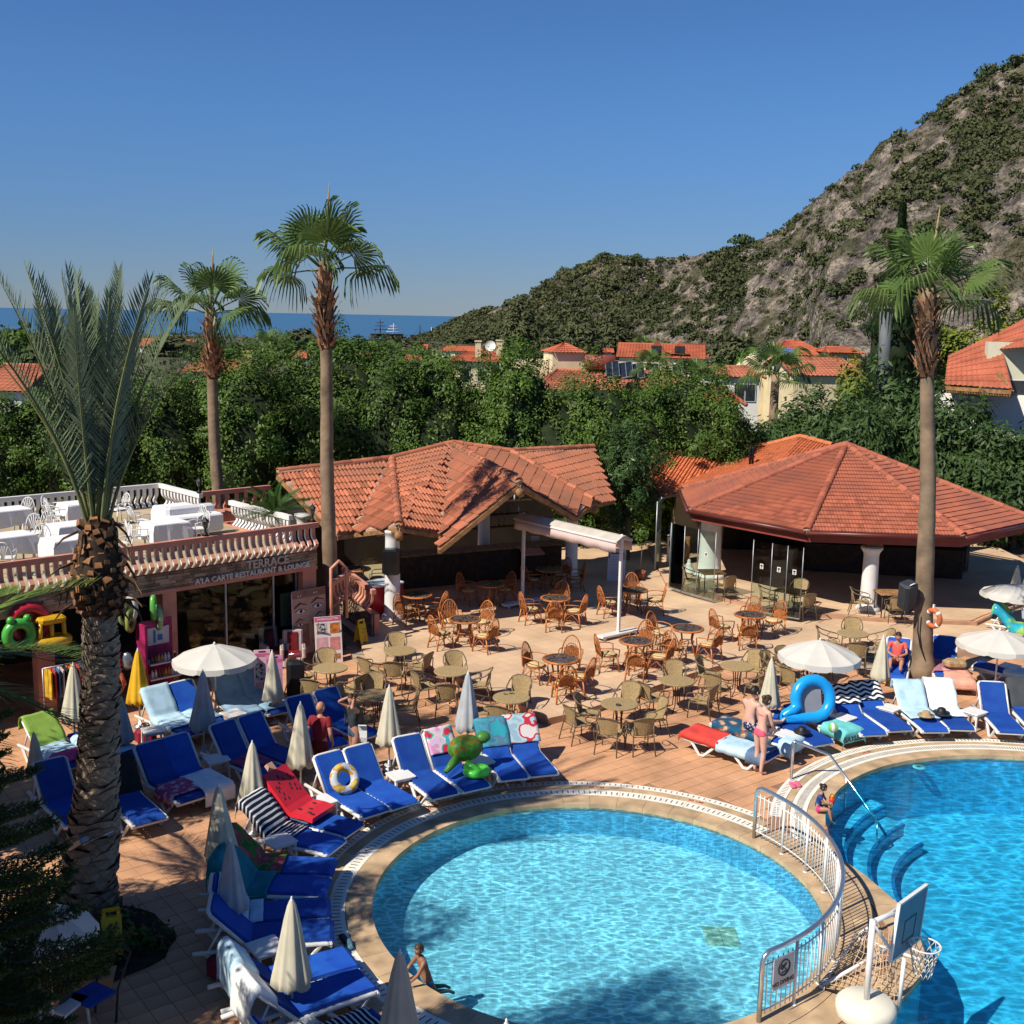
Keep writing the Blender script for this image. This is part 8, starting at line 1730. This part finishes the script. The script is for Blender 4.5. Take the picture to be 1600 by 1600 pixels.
# trees one can tell apart on the ridge and slopes
def hill_tree(px, py, Yk, r, lab, m=SCRUB2, stem=1.2, flat=.8, cat='tree', nm='pine_tree'):
    p = aty(px, py, Yk); t = thing(nm, lab, cat, (p.x, p.y, p.z-stem-r*.5)); a_, b_, c_ = shrub((0, 0, stem), r, 150); a_[:, 2] = stem+(a_[:, 2]-stem)*flat*1.3
    obj('crown', quads('crown', a_, b_*.8, c_*.8, m), t); mb = MB(); mb.tube([(0, 0, -2), (.1*r, 0, stem*.6), (0, 0, stem+r*.4)], [.18, .14, .05], 6); mb.build('trunk', BARK, t)
for px, py, Y, r, lab, st_, fl_ in ((1160, 360, 369, 4.6, 'umbrella pine standing alone on the skyline of the hill', 3.5, .55), (1297, 293, 345, 2.4, 'single tree on the skyline where the hill steepens', 1.4, 1), (1440, 180, 328, 1.8, 'small windswept tree on the skyline right of the middle', 2.0, .6), (1246, 336, 353, 2.8, 'rounded tree on the skyline below the steep slope', 1, 1), (1540, 102, 318, 3.0, 'dark tree pair on the skyline near the right edge', 1, 1), (1578, 92, 314, 3.2, 'dark bushy tree at the top right corner of the hill', 1, .9), (1585, 78, 312, 1.6, 'tiny flat topped tree highest on the skyline', 1.6, .5), (996, 392, 402, 2.6, 'light green tree on the low skyline left of the hill', 1, .8), (1040, 398, 395, 2.6, 'small tree on the low skyline in the middle', 1, .9), (940, 400, 416, 2.2, 'bush on the low skyline towards the sea', .8, .9), (1332, 352, 300, 3.6, 'round dark bush on the bare slope above the village', .6, 1), (1590, 305, 290, 4.5, 'large dark bush at the right edge of the slope', .6, 1.1), (1415, 335, 285, 4.5, 'broad dark tree on the slope above the cypress', 1, 1)):
    hill_tree(px, py+8, Y-2, r, lab, stem=st_, flat=fl_)
for px, py, bot, Y, w_, lab in ((820, 478, 565, 190, 6.5, 'tall dark casuarina left of the cream tower'), (905, 500, 560, 185, 6.0, 'dark casuarina behind the cream tower'), (960, 505, 558, 200, 5.0, 'dark tree right of the cream tower'), (860, 520, 560, 175, 4.0, 'low dark tree between the two casuarinas')):
    p = aty(px, py, Y); q = aty(px, bot, Y); h_ = p.z+.3; t = thing('casuarina_tree', lab, 'tree', (p.x, Y, -.3), 0, 'dark casuarinas at the foot of the hill'); cr = crown('crown', rng, (w_*.62, w_*.62, h_*.48), 130, 40, .95, SCRUB, 1.1, cz=h_*.53, core=.6, droop=.4, aspect=.3); obj('crown', cr, t); mb = MB(); mb.tube([(0, 0, 0), (0, 0, h_*.7)], [.35, .1], 7); mb.build('trunk', BARK, t)
cp = aty(1412, 310, 60); cyp = thing('cypress', 'tall dark cypress behind the right palm and the flue pipe', 'tree', (cp.x, 60, -.3)); ch_ = cp.z
CYPM = leafm('cypress_leaf', (0.035, 0.062, 0.020), (0.016, 0.032, 0.010), .6, .05, 1)
mb = MB(); Pl = []; Ul = []; Wl = []
rgc = random.Random(2)
for i in range(9000):
    z = 1+(ch_-1)*rgc.random()**.8; f = z/ch_; r = 1.75*min(1, (1.02-f)*2.2)*(.8+.25*sin(z*3+5)); a = rgc.random()*6.28; q = V((cos(a), sin(a), 0)); c = q*r*(.7+.3*rgc.random())+V((0, 0, z)); d = (V((0, 0, 1))+q*.5+V((rgc.gauss(0, .3), rgc.gauss(0, .3), 0))).normalized(); w2 = d.cross(q).normalized(); Pl.append(c); Ul.append(d*.20); Wl.append(w2*.07)
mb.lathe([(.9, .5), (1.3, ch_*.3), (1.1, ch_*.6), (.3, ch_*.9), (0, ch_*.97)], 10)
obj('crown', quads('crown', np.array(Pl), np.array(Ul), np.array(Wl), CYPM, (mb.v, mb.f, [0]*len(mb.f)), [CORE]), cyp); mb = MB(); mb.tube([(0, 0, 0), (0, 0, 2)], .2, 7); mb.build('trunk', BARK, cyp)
LGC = leafm('golden_leaf', (0.20, 0.23, 0.025), (0.10, 0.14, 0.02), .5, .2, 1)
for i, (px, py, Y, w_) in enumerate(((1510, 505, 62, 2.2), (1555, 495, 63, 2.2), (1600, 490, 64, 2.4), (1470, 515, 62, 1.6), (1340, 575, 56, 1.1))):
    p = aty(px, py, Y); t = thing('conifer', ['yellow-green conifer left of the cream house at the right', 'yellow-green conifer behind the cream house roof', 'yellow-green conifer at the right edge above the roof', 'small yellow-green conifer beside the right palm boots', 'small yellow-green conifer left of the flue pipe'][i], 'tree', (p.x, Y, 0), 0, 'yellow-green conifers'); h_ = p.z; obj('crown', crown('crown', rng, (w_, w_, h_*.5), 150, 40, .34, LGC, .5, cz=h_*.5, core=.7, aspect=.35), t); mb = MB(); mb.tube([(0, 0, 0), (0, 0, h_*.6)], .12, 6); mb.build('trunk', BARK, t)
flu = thing('flue_pipe', 'grey metal flue pipe with a cap in front of the cypress', 'chimney', (0, 0, 0)); fb, ft = aty(1378, 660, 52), aty(1384, 487, 52)
mb = MB(); mb.tube([V(fb), V(ft)], .26, 14); mb.build('pipe', mat('zinc', (.105, .115, .118), .7, .12, 1.5), flu); mb = MB(); mb.lathe([(.2, 0), (.2, .12), (.36, .14), (.34, .18), (.02, .32), (0, .32)], 14, M.Translation(ft)); mb.build('cap', GREYM, flu)

# village houses ----------------------------------------------------------------------
RT = mat('village_roof', (.40, .105, .05), .85, .16, .6, bump=.2); RT2 = mat('village_roof_worn', (.40, .14, .075), .9, .2, .5, bump=.2)
def roof_rows(root, face, m, pitch, amp=.06, name='roof'):
    """a roof plane with rolled tile rows running down the slope, steps across it"""
    P_ = [V(p) for p in face]; N_ = (P_[1]-P_[0]).cross(P_[-1]-P_[0]).normalized(); N_ = -N_ if N_.z < 0 else N_
    A, B, C, D = P_ if len(P_) == 4 else (P_[0], P_[1], P_[2], P_[2]); wl = (B-A).length; nu = max(4, int(wl/pitch)*3); nv = max(3, int(((D-A).length)/(pitch*1.5))); vs = []; fs = []
    for j in range(nv+1):
        for dd in ((0, 1) if 0 < j < nv else (0,)):
            v = j/nv
            for i in range(nu+1): u = i/nu; p = (A*(1-u)+B*u)*(1-v)+(D*(1-u)+C*u)*v; vs.append(p+N_*(amp*(.5+.5*cos(u*wl/pitch*2*pi))+(amp*.7 if dd or j == 0 else 0)))
    rws = 1+2*(nv-1)+1
    for j in range(rws-1):
        for i in range(nu): k = j*(nu+1)+i; fs.append((k, k+1, k+nu+2, k+nu+1))
    mb = MB(); mb.add(vs, fs, 0, None, False); return mb.build(name, m, root)
def window(root, c, w_, h_, rz, nrm, fm=WHITE):
    mb = MB(); mb.box(c, (w_+.14, .10, h_+.14), None, 0, rz); f = mb.build('window', fm, root); mb = MB(); mb.box(V(c)+nrm*.04, (w_, .06, h_), None, 0, rz); mb.build('pane', DGLASS, f)
def house(lab, x0, x1, yE, yR, Y, dep, wm, rm, hip=.0, wins=(), rz=0.0, pitch=.34, extra=None, ybot=None, wdrop=3.0):
    """gable or hip house: the eave seen at photo row yE, the ridge at yR; x0..x1 photo columns"""
    e0, e1 = aty(x0, yE, Y), aty(x1, yE, Y); zE = (e0.z+e1.z)/2; zR = aty((x0+x1)/2, yR, Y+dep/2).z; wl = e1.x-e0.x
    t = thing('house', lab, 'house', ((e0.x+e1.x)/2, Y+dep/2, 0), rz); hw, hd = wl/2, dep/2; ov = .35; hp = hip*hw
    mb = MB(); z0 = min(-.3, zE-wdrop) if zE < 4 else zE-wdrop-2; mb.box((0, 0, (zE+z0)/2), (wl-2*ov, dep-2*ov, zE-z0-.02)); 
    if hip == 0:
        mb.add([(-hw+ov, -hd+ov, zE), (-hw+ov, hd-ov, zE), (-hw+ov, 0, zR-.2), (hw-ov, -hd+ov, zE), (hw-ov, hd-ov, zE), (hw-ov, 0, zR-.2)], [(0, 2, 1), (3, 4, 5)])
    mb.build('wall', wm, t)
    a, b, c, d = V((-hw, -hd, zE)), V((hw, -hd, zE)), V((hw, hd, zE)), V((-hw, hd, zE)); r0, r1 = V((-hw+hp, 0, zR)), V((hw-hp, 0, zR))
    roof_rows(t, [a, b, r1, r0], rm, pitch); roof_rows(t, [c, d, r0, r1], rm, pitch)
    if hip: roof_rows(t, [b, c, r1], rm, pitch); roof_rows(t, [d, a, r0], rm, pitch)
    mb = MB(); mb.tube([r0, r1], .12, 6); 
    if hip: [mb.tube([p, q], .11, 6) for p, q in ((a, r0), (d, r0), (b, r1), (c, r1))]
    mb.build('ridge_cap', rm, t)
    for (fx, fz, w_, h_) in wins: window(t, (-hw+ov+fx*(wl-2*ov), -hd+ov-.02, zE-fz), w_, h_, 0, V((0, -1, 0)))
    return t, hw, hd, zE, zR
def chimney(t, x, y, z, h_, w_=.6, m=CREAM): mb = MB(); mb.box((x, y, z+h_/2), (w_, w_, h_)); mb.box((x, y, z+h_), (w_+.16, w_+.16, .12)); mb.build('chimney', m, t)
t, hw, hd, zE, zR = house('red roofed house with two cream chimneys beyond the hedge', 698, 800, 566, 549, 112, 8, CREAM, RT, .55, ((.25, 1.2, .9, 1.2), (.55, 1.2, .9, 1.2), (.8, 1.1, 1.1, 1.4)))
chimney(t, -.2, -2.2, zE+.4, 1.6, .55); chimney(t, 1.9, -1.6, zE+.6, 1.5, .6)
t, hw, hd, zE, zR = house('long orange tiled roof just behind the hedge, below the cream tower', 835, 1098, 612, 580, 66, 9, CREAM, RT2, .30, (), 0, .30)
t2 = thing('tower_house', 'cream square tower with a pointed red roof', 'tower', (0, 0, 0)); a, b = aty(853, 576, 71), aty(912, 576, 71); tz = aty(880, 551, 71).z; cx = (a.x+b.x)/2; wd = (b.x-a.x)*.72
mb = MB(); mb.box((cx, 72.2, tz/2), (wd*1.25, 2.4, tz), None, 0, R(12)); mb.build('wall', CREAM, t2); ap = aty(879, 536, 72); 
cs = [V((cx, 72.2, tz))+M.Rotation(R(12), 4, 'Z') @ V((sx*wd*.70, sy*1.42, 0)) for sx, sy in ((-1, -1), (1, -1), (1, 1), (-1, 1))]
for i in range(4): roof_rows(t2, [cs[i], cs[(i+1) % 4], V((cx, 72.2, ap.z))], RT, .25, .04)
mb = MB(); mb.box((cx-2.1, 72.6, tz/2-.4), (2.2, 2, tz-.2)); mb.build('wing_wall', CREAM, t2)
tk = thing('water_tank', 'rust red cylindrical water tank on a stand beside the cream tower', 'water tank', aty(937, 566, 70)); RUST = mat('rust_paint', (.26, .065, .045), .6, .15, 2); mb = MB(); n = 16; mb.tube([(-.95, 0, 0), (-.9, 0, 0), (.9, 0, 0), (.95, 0, 0)], [.3, .46, .46, .3], 16); mb.build('drum', RUST, tk)
for x in (-.5, .5): mb = MB(); mb.tube([(x, -.3, -1), (x, 0, -.4), (x, .3, -1)], .04, 4); mb.build('stand', GREYM, tk)
for i, (px, py) in enumerate(((957, 577), (978, 578), (996, 580))):
    sp_ = thing('solar_panel', ['dark solar panel nearest the rust red tank', 'dark solar panel in the middle of three on the tiled roof', 'dark solar panel at the right of three on the tiled roof'][i], 'solar panel', aty(px, py, 69)); T = M.Rotation(R(35), 4, 'X') @ M.Rotation(R(-14), 4, 'Y'); mb = MB(); mb.box((0, 0, 0), (.82, 1.5, .06), T); mb.build('frame', GREYM, sp_); mb = MB(); [mb.box((-.2+.4*q, 0, .035), (.36, 1.4, .02), T) for q in (0, 1)]; mb.build('cell', mat('solar_cell', (.015, .02, .03), .15, .2, 3, spec=.6), sp_)
sd_ = thing('satellite_dish', 'pale satellite dish above the twin chimneys', 'satellite dish', aty(766, 541, 110)); mb = MB(); mb.lathe([(0, 0), (.22, .03), (.42, .10), (.52, .18)], 18, M.Rotation(R(75), 4, 'X'), cap=False); d_ = mb.build('dish', WALLW, sd_); mb = MB(); mb.tube([(0, .1, -1.2), (0, .1, 0)], .06, 5); mb.build('mast', GREYM, sd_)
t, hw, hd, zE, zR = house('yellow house with a red dormered roof in front of the hill', 972, 1112, 560, 538, 128, 10, CREAM, RT, .0, ((.15, 1.3, 1, 1.2), (.4, 1.4, 1.4, 1.6), (.7, 1.3, 1, 1.3), (.9, 1.3, .8, 1.2)), R(-8))
for fx in (-.1, .42):
    mb = MB(); x = fx*hw; mb.prism([(x-1.1, zE+.5), (x+1.1, zE+.5), (x, zE+2.0)], 0, 2.6, M.Translation((0, -hd+.5, 0)) @ M.Rotation(0, 4, 'X') @ M(((1, 0, 0, 0), (0, 0, 1, 0), (0, 1, 0, 0), (0, 0, 0, 1)))); mb.build('dormer', RT, t); window(t, (x, -hd+.55, zE+.95), 1.0, .7, 0, V((0, -1, 0)), DARKWOOD)
mb = MB(); mb.rbox((-.2*hw, -hd-.9, zE-2.1), (5, 1.6, .5), .1); mb.build('balcony', WALLW, t)
t, hw, hd, zE, zR = house('cream house with a worn tiled roof left of the small village palm', 1112, 1196, 590, 573, 84, 7, WALLW, RT2, .35, ((.55, 1.1, .7, 1.2), (.8, 1.1, .7, 1.2)))
t, hw, hd, zE, zR = house('long worn tiled roof right of the small village palm', 1228, 1345, 588, 560, 88, 10, CREAM, RT2, .0, (), R(4))
t, hw, hd, zE, zR = house('red hip roofed house below the hill, right of the blue awning', 1205, 1300, 556, 533, 122, 9, CREAM, RT, .75, ((.2, .8, 1, 1), (.55, .8, 1, 1)))
t, hw, hd, zE, zR = house('orange walled house with a low red roof left of the cypress', 1296, 1352, 552, 543, 118, 7, mat('orange_wall', (.52, .27, .09), .85, .08, 1), RT, .3, ((.4, .8, .8, .9),))
mb = MB(); a, b = aty(1145, 588, 96), aty(1190, 550, 96); mb.prism([(a.x-3, -.3), (b.x+2.5, -.3), (b.x+2.5, b.z), (b.x, b.z), (a.x, a.z+.2), (a.x-3, a.z-.6)], 96, 99, M(((1, 0, 0, 0), (0, 0, 1, 0), (0, 1, 0, 0), (0, 0, 0, 1)))); o = mb.build('gable_wall', CREAM); tag(o, 'pale yellow sloping gable wall behind the worn tiled roofs', 'wall')
bw = thing('roof_shelter', 'small blue awning shelter on a flat roof in the village', 'shelter', aty(1214, 552, 92)); mb = MB(); mb.box((0, 0, .2), (2.6, 1.5, .12), M.Rotation(R(10), 4, 'X')); mb.build('awning', mat('awning_blue', (.06, .16, .36), .7, .1, 3), bw); [(lambda mb: (mb.tube([(x, -.5, -1.2), (x, -.5, .1)], .05, 4), mb.build('post', WHITE, bw)))(MB()) for x in (-1.2, 1.2)]
t, hw, hd, zE, zR = house('end of a red tiled roof showing just above the hedge', 1078, 1166, 632, 606, 60, 7, CREAM, RT, .35, (), 0, .30)
t, hw, hd, zE, zR = house('red tiled roof at the far left above the hedge', -60, 52, 612, 570, 60, 8, WALLW, RT2, .3, (), R(-6), .3)
t, hw, hd, zE, zR = house('narrow red roof behind the left fan palm trunk', 278, 372, 582, 563, 82, 8, CREAM, RT2, .3, (), 0)
chimney(t, 2.6, -2.6, zE+.4, 1.1, .6, mat('yellow_chimney', (.5, .34, .14), .85))
for i, (x0, x1, yE, yR, Y, lab) in enumerate(((600, 668, 547, 537, 250, 'white building with a red roof by the masts'), (688, 756, 549, 540, 235, 'white building with a red roof right of the masts'), (560, 592, 560, 552, 170, 'small red roof above the hedge in the middle'), (455, 480, 560, 549, 200, 'small red roofed house by the round tree'), (215, 300, 542, 530, 260, 'pale low building far behind the date palm fronds'), (355, 400, 550, 540, 300, 'pale low building near the shore'), (742, 772, 560, 553, 160, 'small red roof beside the satellite dish'), (630, 660, 566, 556, 150, 'small orange roof peeping over the hedge'), (900, 960, 551, 544, 190, 'low white building behind the rust red tank'), (1110, 1160, 560, 546, 180, 'small red roof at the foot of the hill'))):
    t, hw, hd, zE, zR = house(lab, x0, x1, yE, yR, Y, (x1-x0)*Y/1780*.7, WALLW, RT, .25 if i % 2 else .0, tuple((f, 1.0, .9, 1.1) for f in (.15, .38, .62, .85)), 0, .9, wdrop=6)
    if i < 2:
        for k in range(5):
            p = V((-hw*.7+k*hw*.35, .3, zR+.35)); mb = MB(); mb.box(p, (hw*.30, 1.2, .1), M.Identity(4)); mb.build('solar_collector', BLACK, t)
# the cream house at the right edge
hr_ = thing('house', 'cream house with a steep red roof and scalloped eaves at the right edge', 'house', (0, 0, 0)); 
A0, A1, B0, B1 = aty(1476, 602, 52), aty(1582, 609, 49.5), aty(1468, 560, 56), aty(1600, 497, 56)
A2 = aty(1700, 620, 47); B2 = aty(1700, 445, 56)
rfm = mat('house_roof', (.40, .115, .06), .8, .15, 1.2, bump=.2)
roof_rows(hr_, [A0, A1, aty(1560, 520, 54.5), aty(1482, 556, 55)], rfm, .26, .05); roof_rows(hr_, [aty(1548, 548, 53.2), A2+V((0, 0, 2.2)), B2, aty(1560, 520, 54.5)], rfm, .26, .05)
mb = MB(); mb.tube([A0-V((0, 0, .12)), A1-V((0, 0, .12))], .12, 4, smooth=False); mb.tube([A1-V((0, 0, .12)), aty(1560, 583, 51)], .1, 4, smooth=False); mb.build('eave_board', WOOD, hr_)
mb = MB(); d = (A1-A0); k = 26
for i in range(k): p = A0+d*((i+.5)/k)-V((0, 0, .26)); mb.ball(p, .09, 6, None, 0, (1, .4, 1))
mb.build('scallop_trim', WOOD, hr_)['kind'] = 'stuff'
w0, w1 = aty(1490, 640, 53), aty(1640, 652, 50.5)
mb = MB(); dd = (w1-w0).normalized(); c = (w0+w1)/2; mb.box((c.x, c.y+1.5, 2.2), ((w1-w0).length, 3.2, aty(1540, 620, 52).z*2-4.2), None, 0, atan2(dd.y, dd.x)); mb.build('lower_wall', WALLW, hr_)
mb = MB(); c2 = aty(1620, 600, 52.6); mb.box((c2.x, c2.y, 4.2), (4.6, .8, 8.6), None, 0, R(-12)); mb.build('upper_wall', mat('pale_green_wall', (.55, .55, .40), .85, .05, 1), hr_)
window(hr_, aty(1592, 612, 52.1), .8, 1.0, R(-12), V((-.2, -1, 0)))

# village palms and trees
vp = [fans[1], fans[2], fans[3]]
for i, (px, py, Y, s_) in enumerate(((1212, 585, 68, 1.5), (425, 545, 110, 1.5), (580, 555, 120, 1.2), (610, 552, 160, 1.4), (655, 560, 180, 1.4), (1008, 548, 150, 1.5), (1018, 575, 62, .8), (1290, 575, 110, 1.1), (1090, 600, 58, 1.0))):
    p = aty(px, py, Y); t = thing('fan_palm', ['squat fan palm between the tiled village roofs', 'small fan palm above the hedge by the sea', 'small palm among trees in the middle distance', 'small palm left of the ship masts', 'palm in front of the white buildings', 'palm at the foot of the hill by the yellow house', 'little palm on the tiled roof edge by the solar panels', 'little palm in front of the red hip roof', 'low palm in front of the yellow house'][i], 'palm tree', (p.x, Y, 0), 0, 'small palms in the village'); mb = MB(); mb.tube([(0, 0, 0), (0, 0, p.z)], [.2*s_, .16*s_], 8); mb.build('trunk', PTRUNK, t)
    for k in range(13): obj('fan_leaf', vp[k % 3], t, M.Translation((0, 0, p.z)) @ M.Rotation(k*2.4, 4, 'Z') @ M.Rotation(R(65-85*k/13), 4, 'X') @ M.Scale(s_*.8, 4))
vt = [crown('crown', rng, (1, 1, 1), 90, 34, .36, m, .36, cz=.9, core=.7) for m in (SCRUB, FICUS, SCRUB2)]
vtl = ['round dark tree by the shore behind the bar palm', 'low trees left of the ship masts', 'bushy tree below the ship masts', 'tree in front of the white buildings', 'brownish tree at the far left', 'tree beside the pale building near the shore', 'tree behind the left fan palm', 'low tree at the shore left of the bar palm', 'round tree in front of the yellow house', 'tree at the foot of the hill by the yellow house', 'tree between the red roofs at the hill foot', 'bushy tree above the far left roof', 'low tree right of the twin chimney house', 'dark shrub between tower and hedge', 'pale olive shrub beside the solar panels', 'low tree at the far shore in the middle', 'low tree right of the round dark tree', 'tree near the shore by the far left fronds', 'tree below the hill tip by the sea', 'low tree behind the narrow red roof']
for i, (px, py, Y, w_) in enumerate(((472, 516, 260, 8), (545, 530, 230, 10), (600, 528, 240, 8), (640, 535, 220, 7), (20, 515, 120, 6), (385, 535, 220, 8), (270, 528, 240, 10), (440, 530, 230, 8), (1130, 560, 115, 5), (1155, 530, 180, 7), (1180, 545, 140, 5), (70, 545, 90, 5), (815, 560, 105, 4), (690, 560, 140, 6), (990, 590, 62, 1.6), (520, 535, 250, 9), (505, 528, 250, 7), (130, 520, 250, 10), (720, 525, 400, 9), (345, 545, 150, 6))):
    p = aty(px, py, Y); h_ = p.z+.3; t = thing('broadleaf_tree', vtl[i], 'tree', (p.x, Y, -.3), i*1.1, 'trees in the village'); cr_ = obj('crown', vt[i % 3], t); cr_.scale = (w_*.5, w_*.5, h_/1.95); mb = MB(); mb.tube([(0, 0, 0), (0, 0, h_*.6)], .2, 6); mb.build('trunk', BARK, t)
# ships at the shore and a town strip
def ship(px, ptop, pbot, Y, lab, nm, m, yards=3):
    a, b = aty(px, ptop, Y), aty(px, pbot, Y); t = thing('sailing_ship', lab, 'ship', (b.x, Y, -1.2)); h_ = a.z+1.2; mb = MB(); mb.box((0, 0, 1.0), (12, 3, 2), None, 0, R(70), 1.1); mb.build('hull', DARKWOOD, t)
    mb = MB(); mb.tube([(0, 0, 1), (0, 0, h_)], [.3, .12], 6); mb.build('mast', m, t)
    for k in range(yards): z = h_*(.45+.18*k); mb = MB(); mb.tube([(-3.2+.7*k, 0, z), (3.2-.7*k, 0, z)], .14, 5); mb.build('yard', m, t)
    mb = MB(); [mb.tube([(s*3.0, 0, 1.2), (0, 0, h_*.9)], .05, 3) for s in (-1, 1)]; mb.build('rigging', BLACK, t)
MW = mat('mast_white', (.6, .58, .54), .6); ship(594, 498, 530, 520, 'dark masted sailing ship at the shore', 0, DARKWOOD); ship(615, 505, 530, 515, 'pale masted sailing ship beside the dark one', 0, MW); ship(656, 506, 532, 510, 'ship with one tall bare dark mast', 0, DARKWOOD, 0); ship(674, 511, 528, 515, 'small boat with a short white mast near the hill tip', 0, MW, 0)
# shoulder of low scrub between hedge and village
a_ = []; b_ = []; c_ = []
for i in range(1500):
    Yv = 60+rr.random()*420; xv = (rr.random()-.5)*Yv*1.05; r = .8+1.6*rr.random(); q = shrub((xv, Yv, -.3), r, 26); a_.append(q[0]); b_.append(q[1]); c_.append(q[2])
o = obj('village_greenery', quads('village_greenery', np.concatenate(a_), np.concatenate(b_), np.concatenate(c_), SCRUB)); tag(o, 'garden shrubs covering the flat land between the hotel and the shore', 'shrubs', kind='stuff')
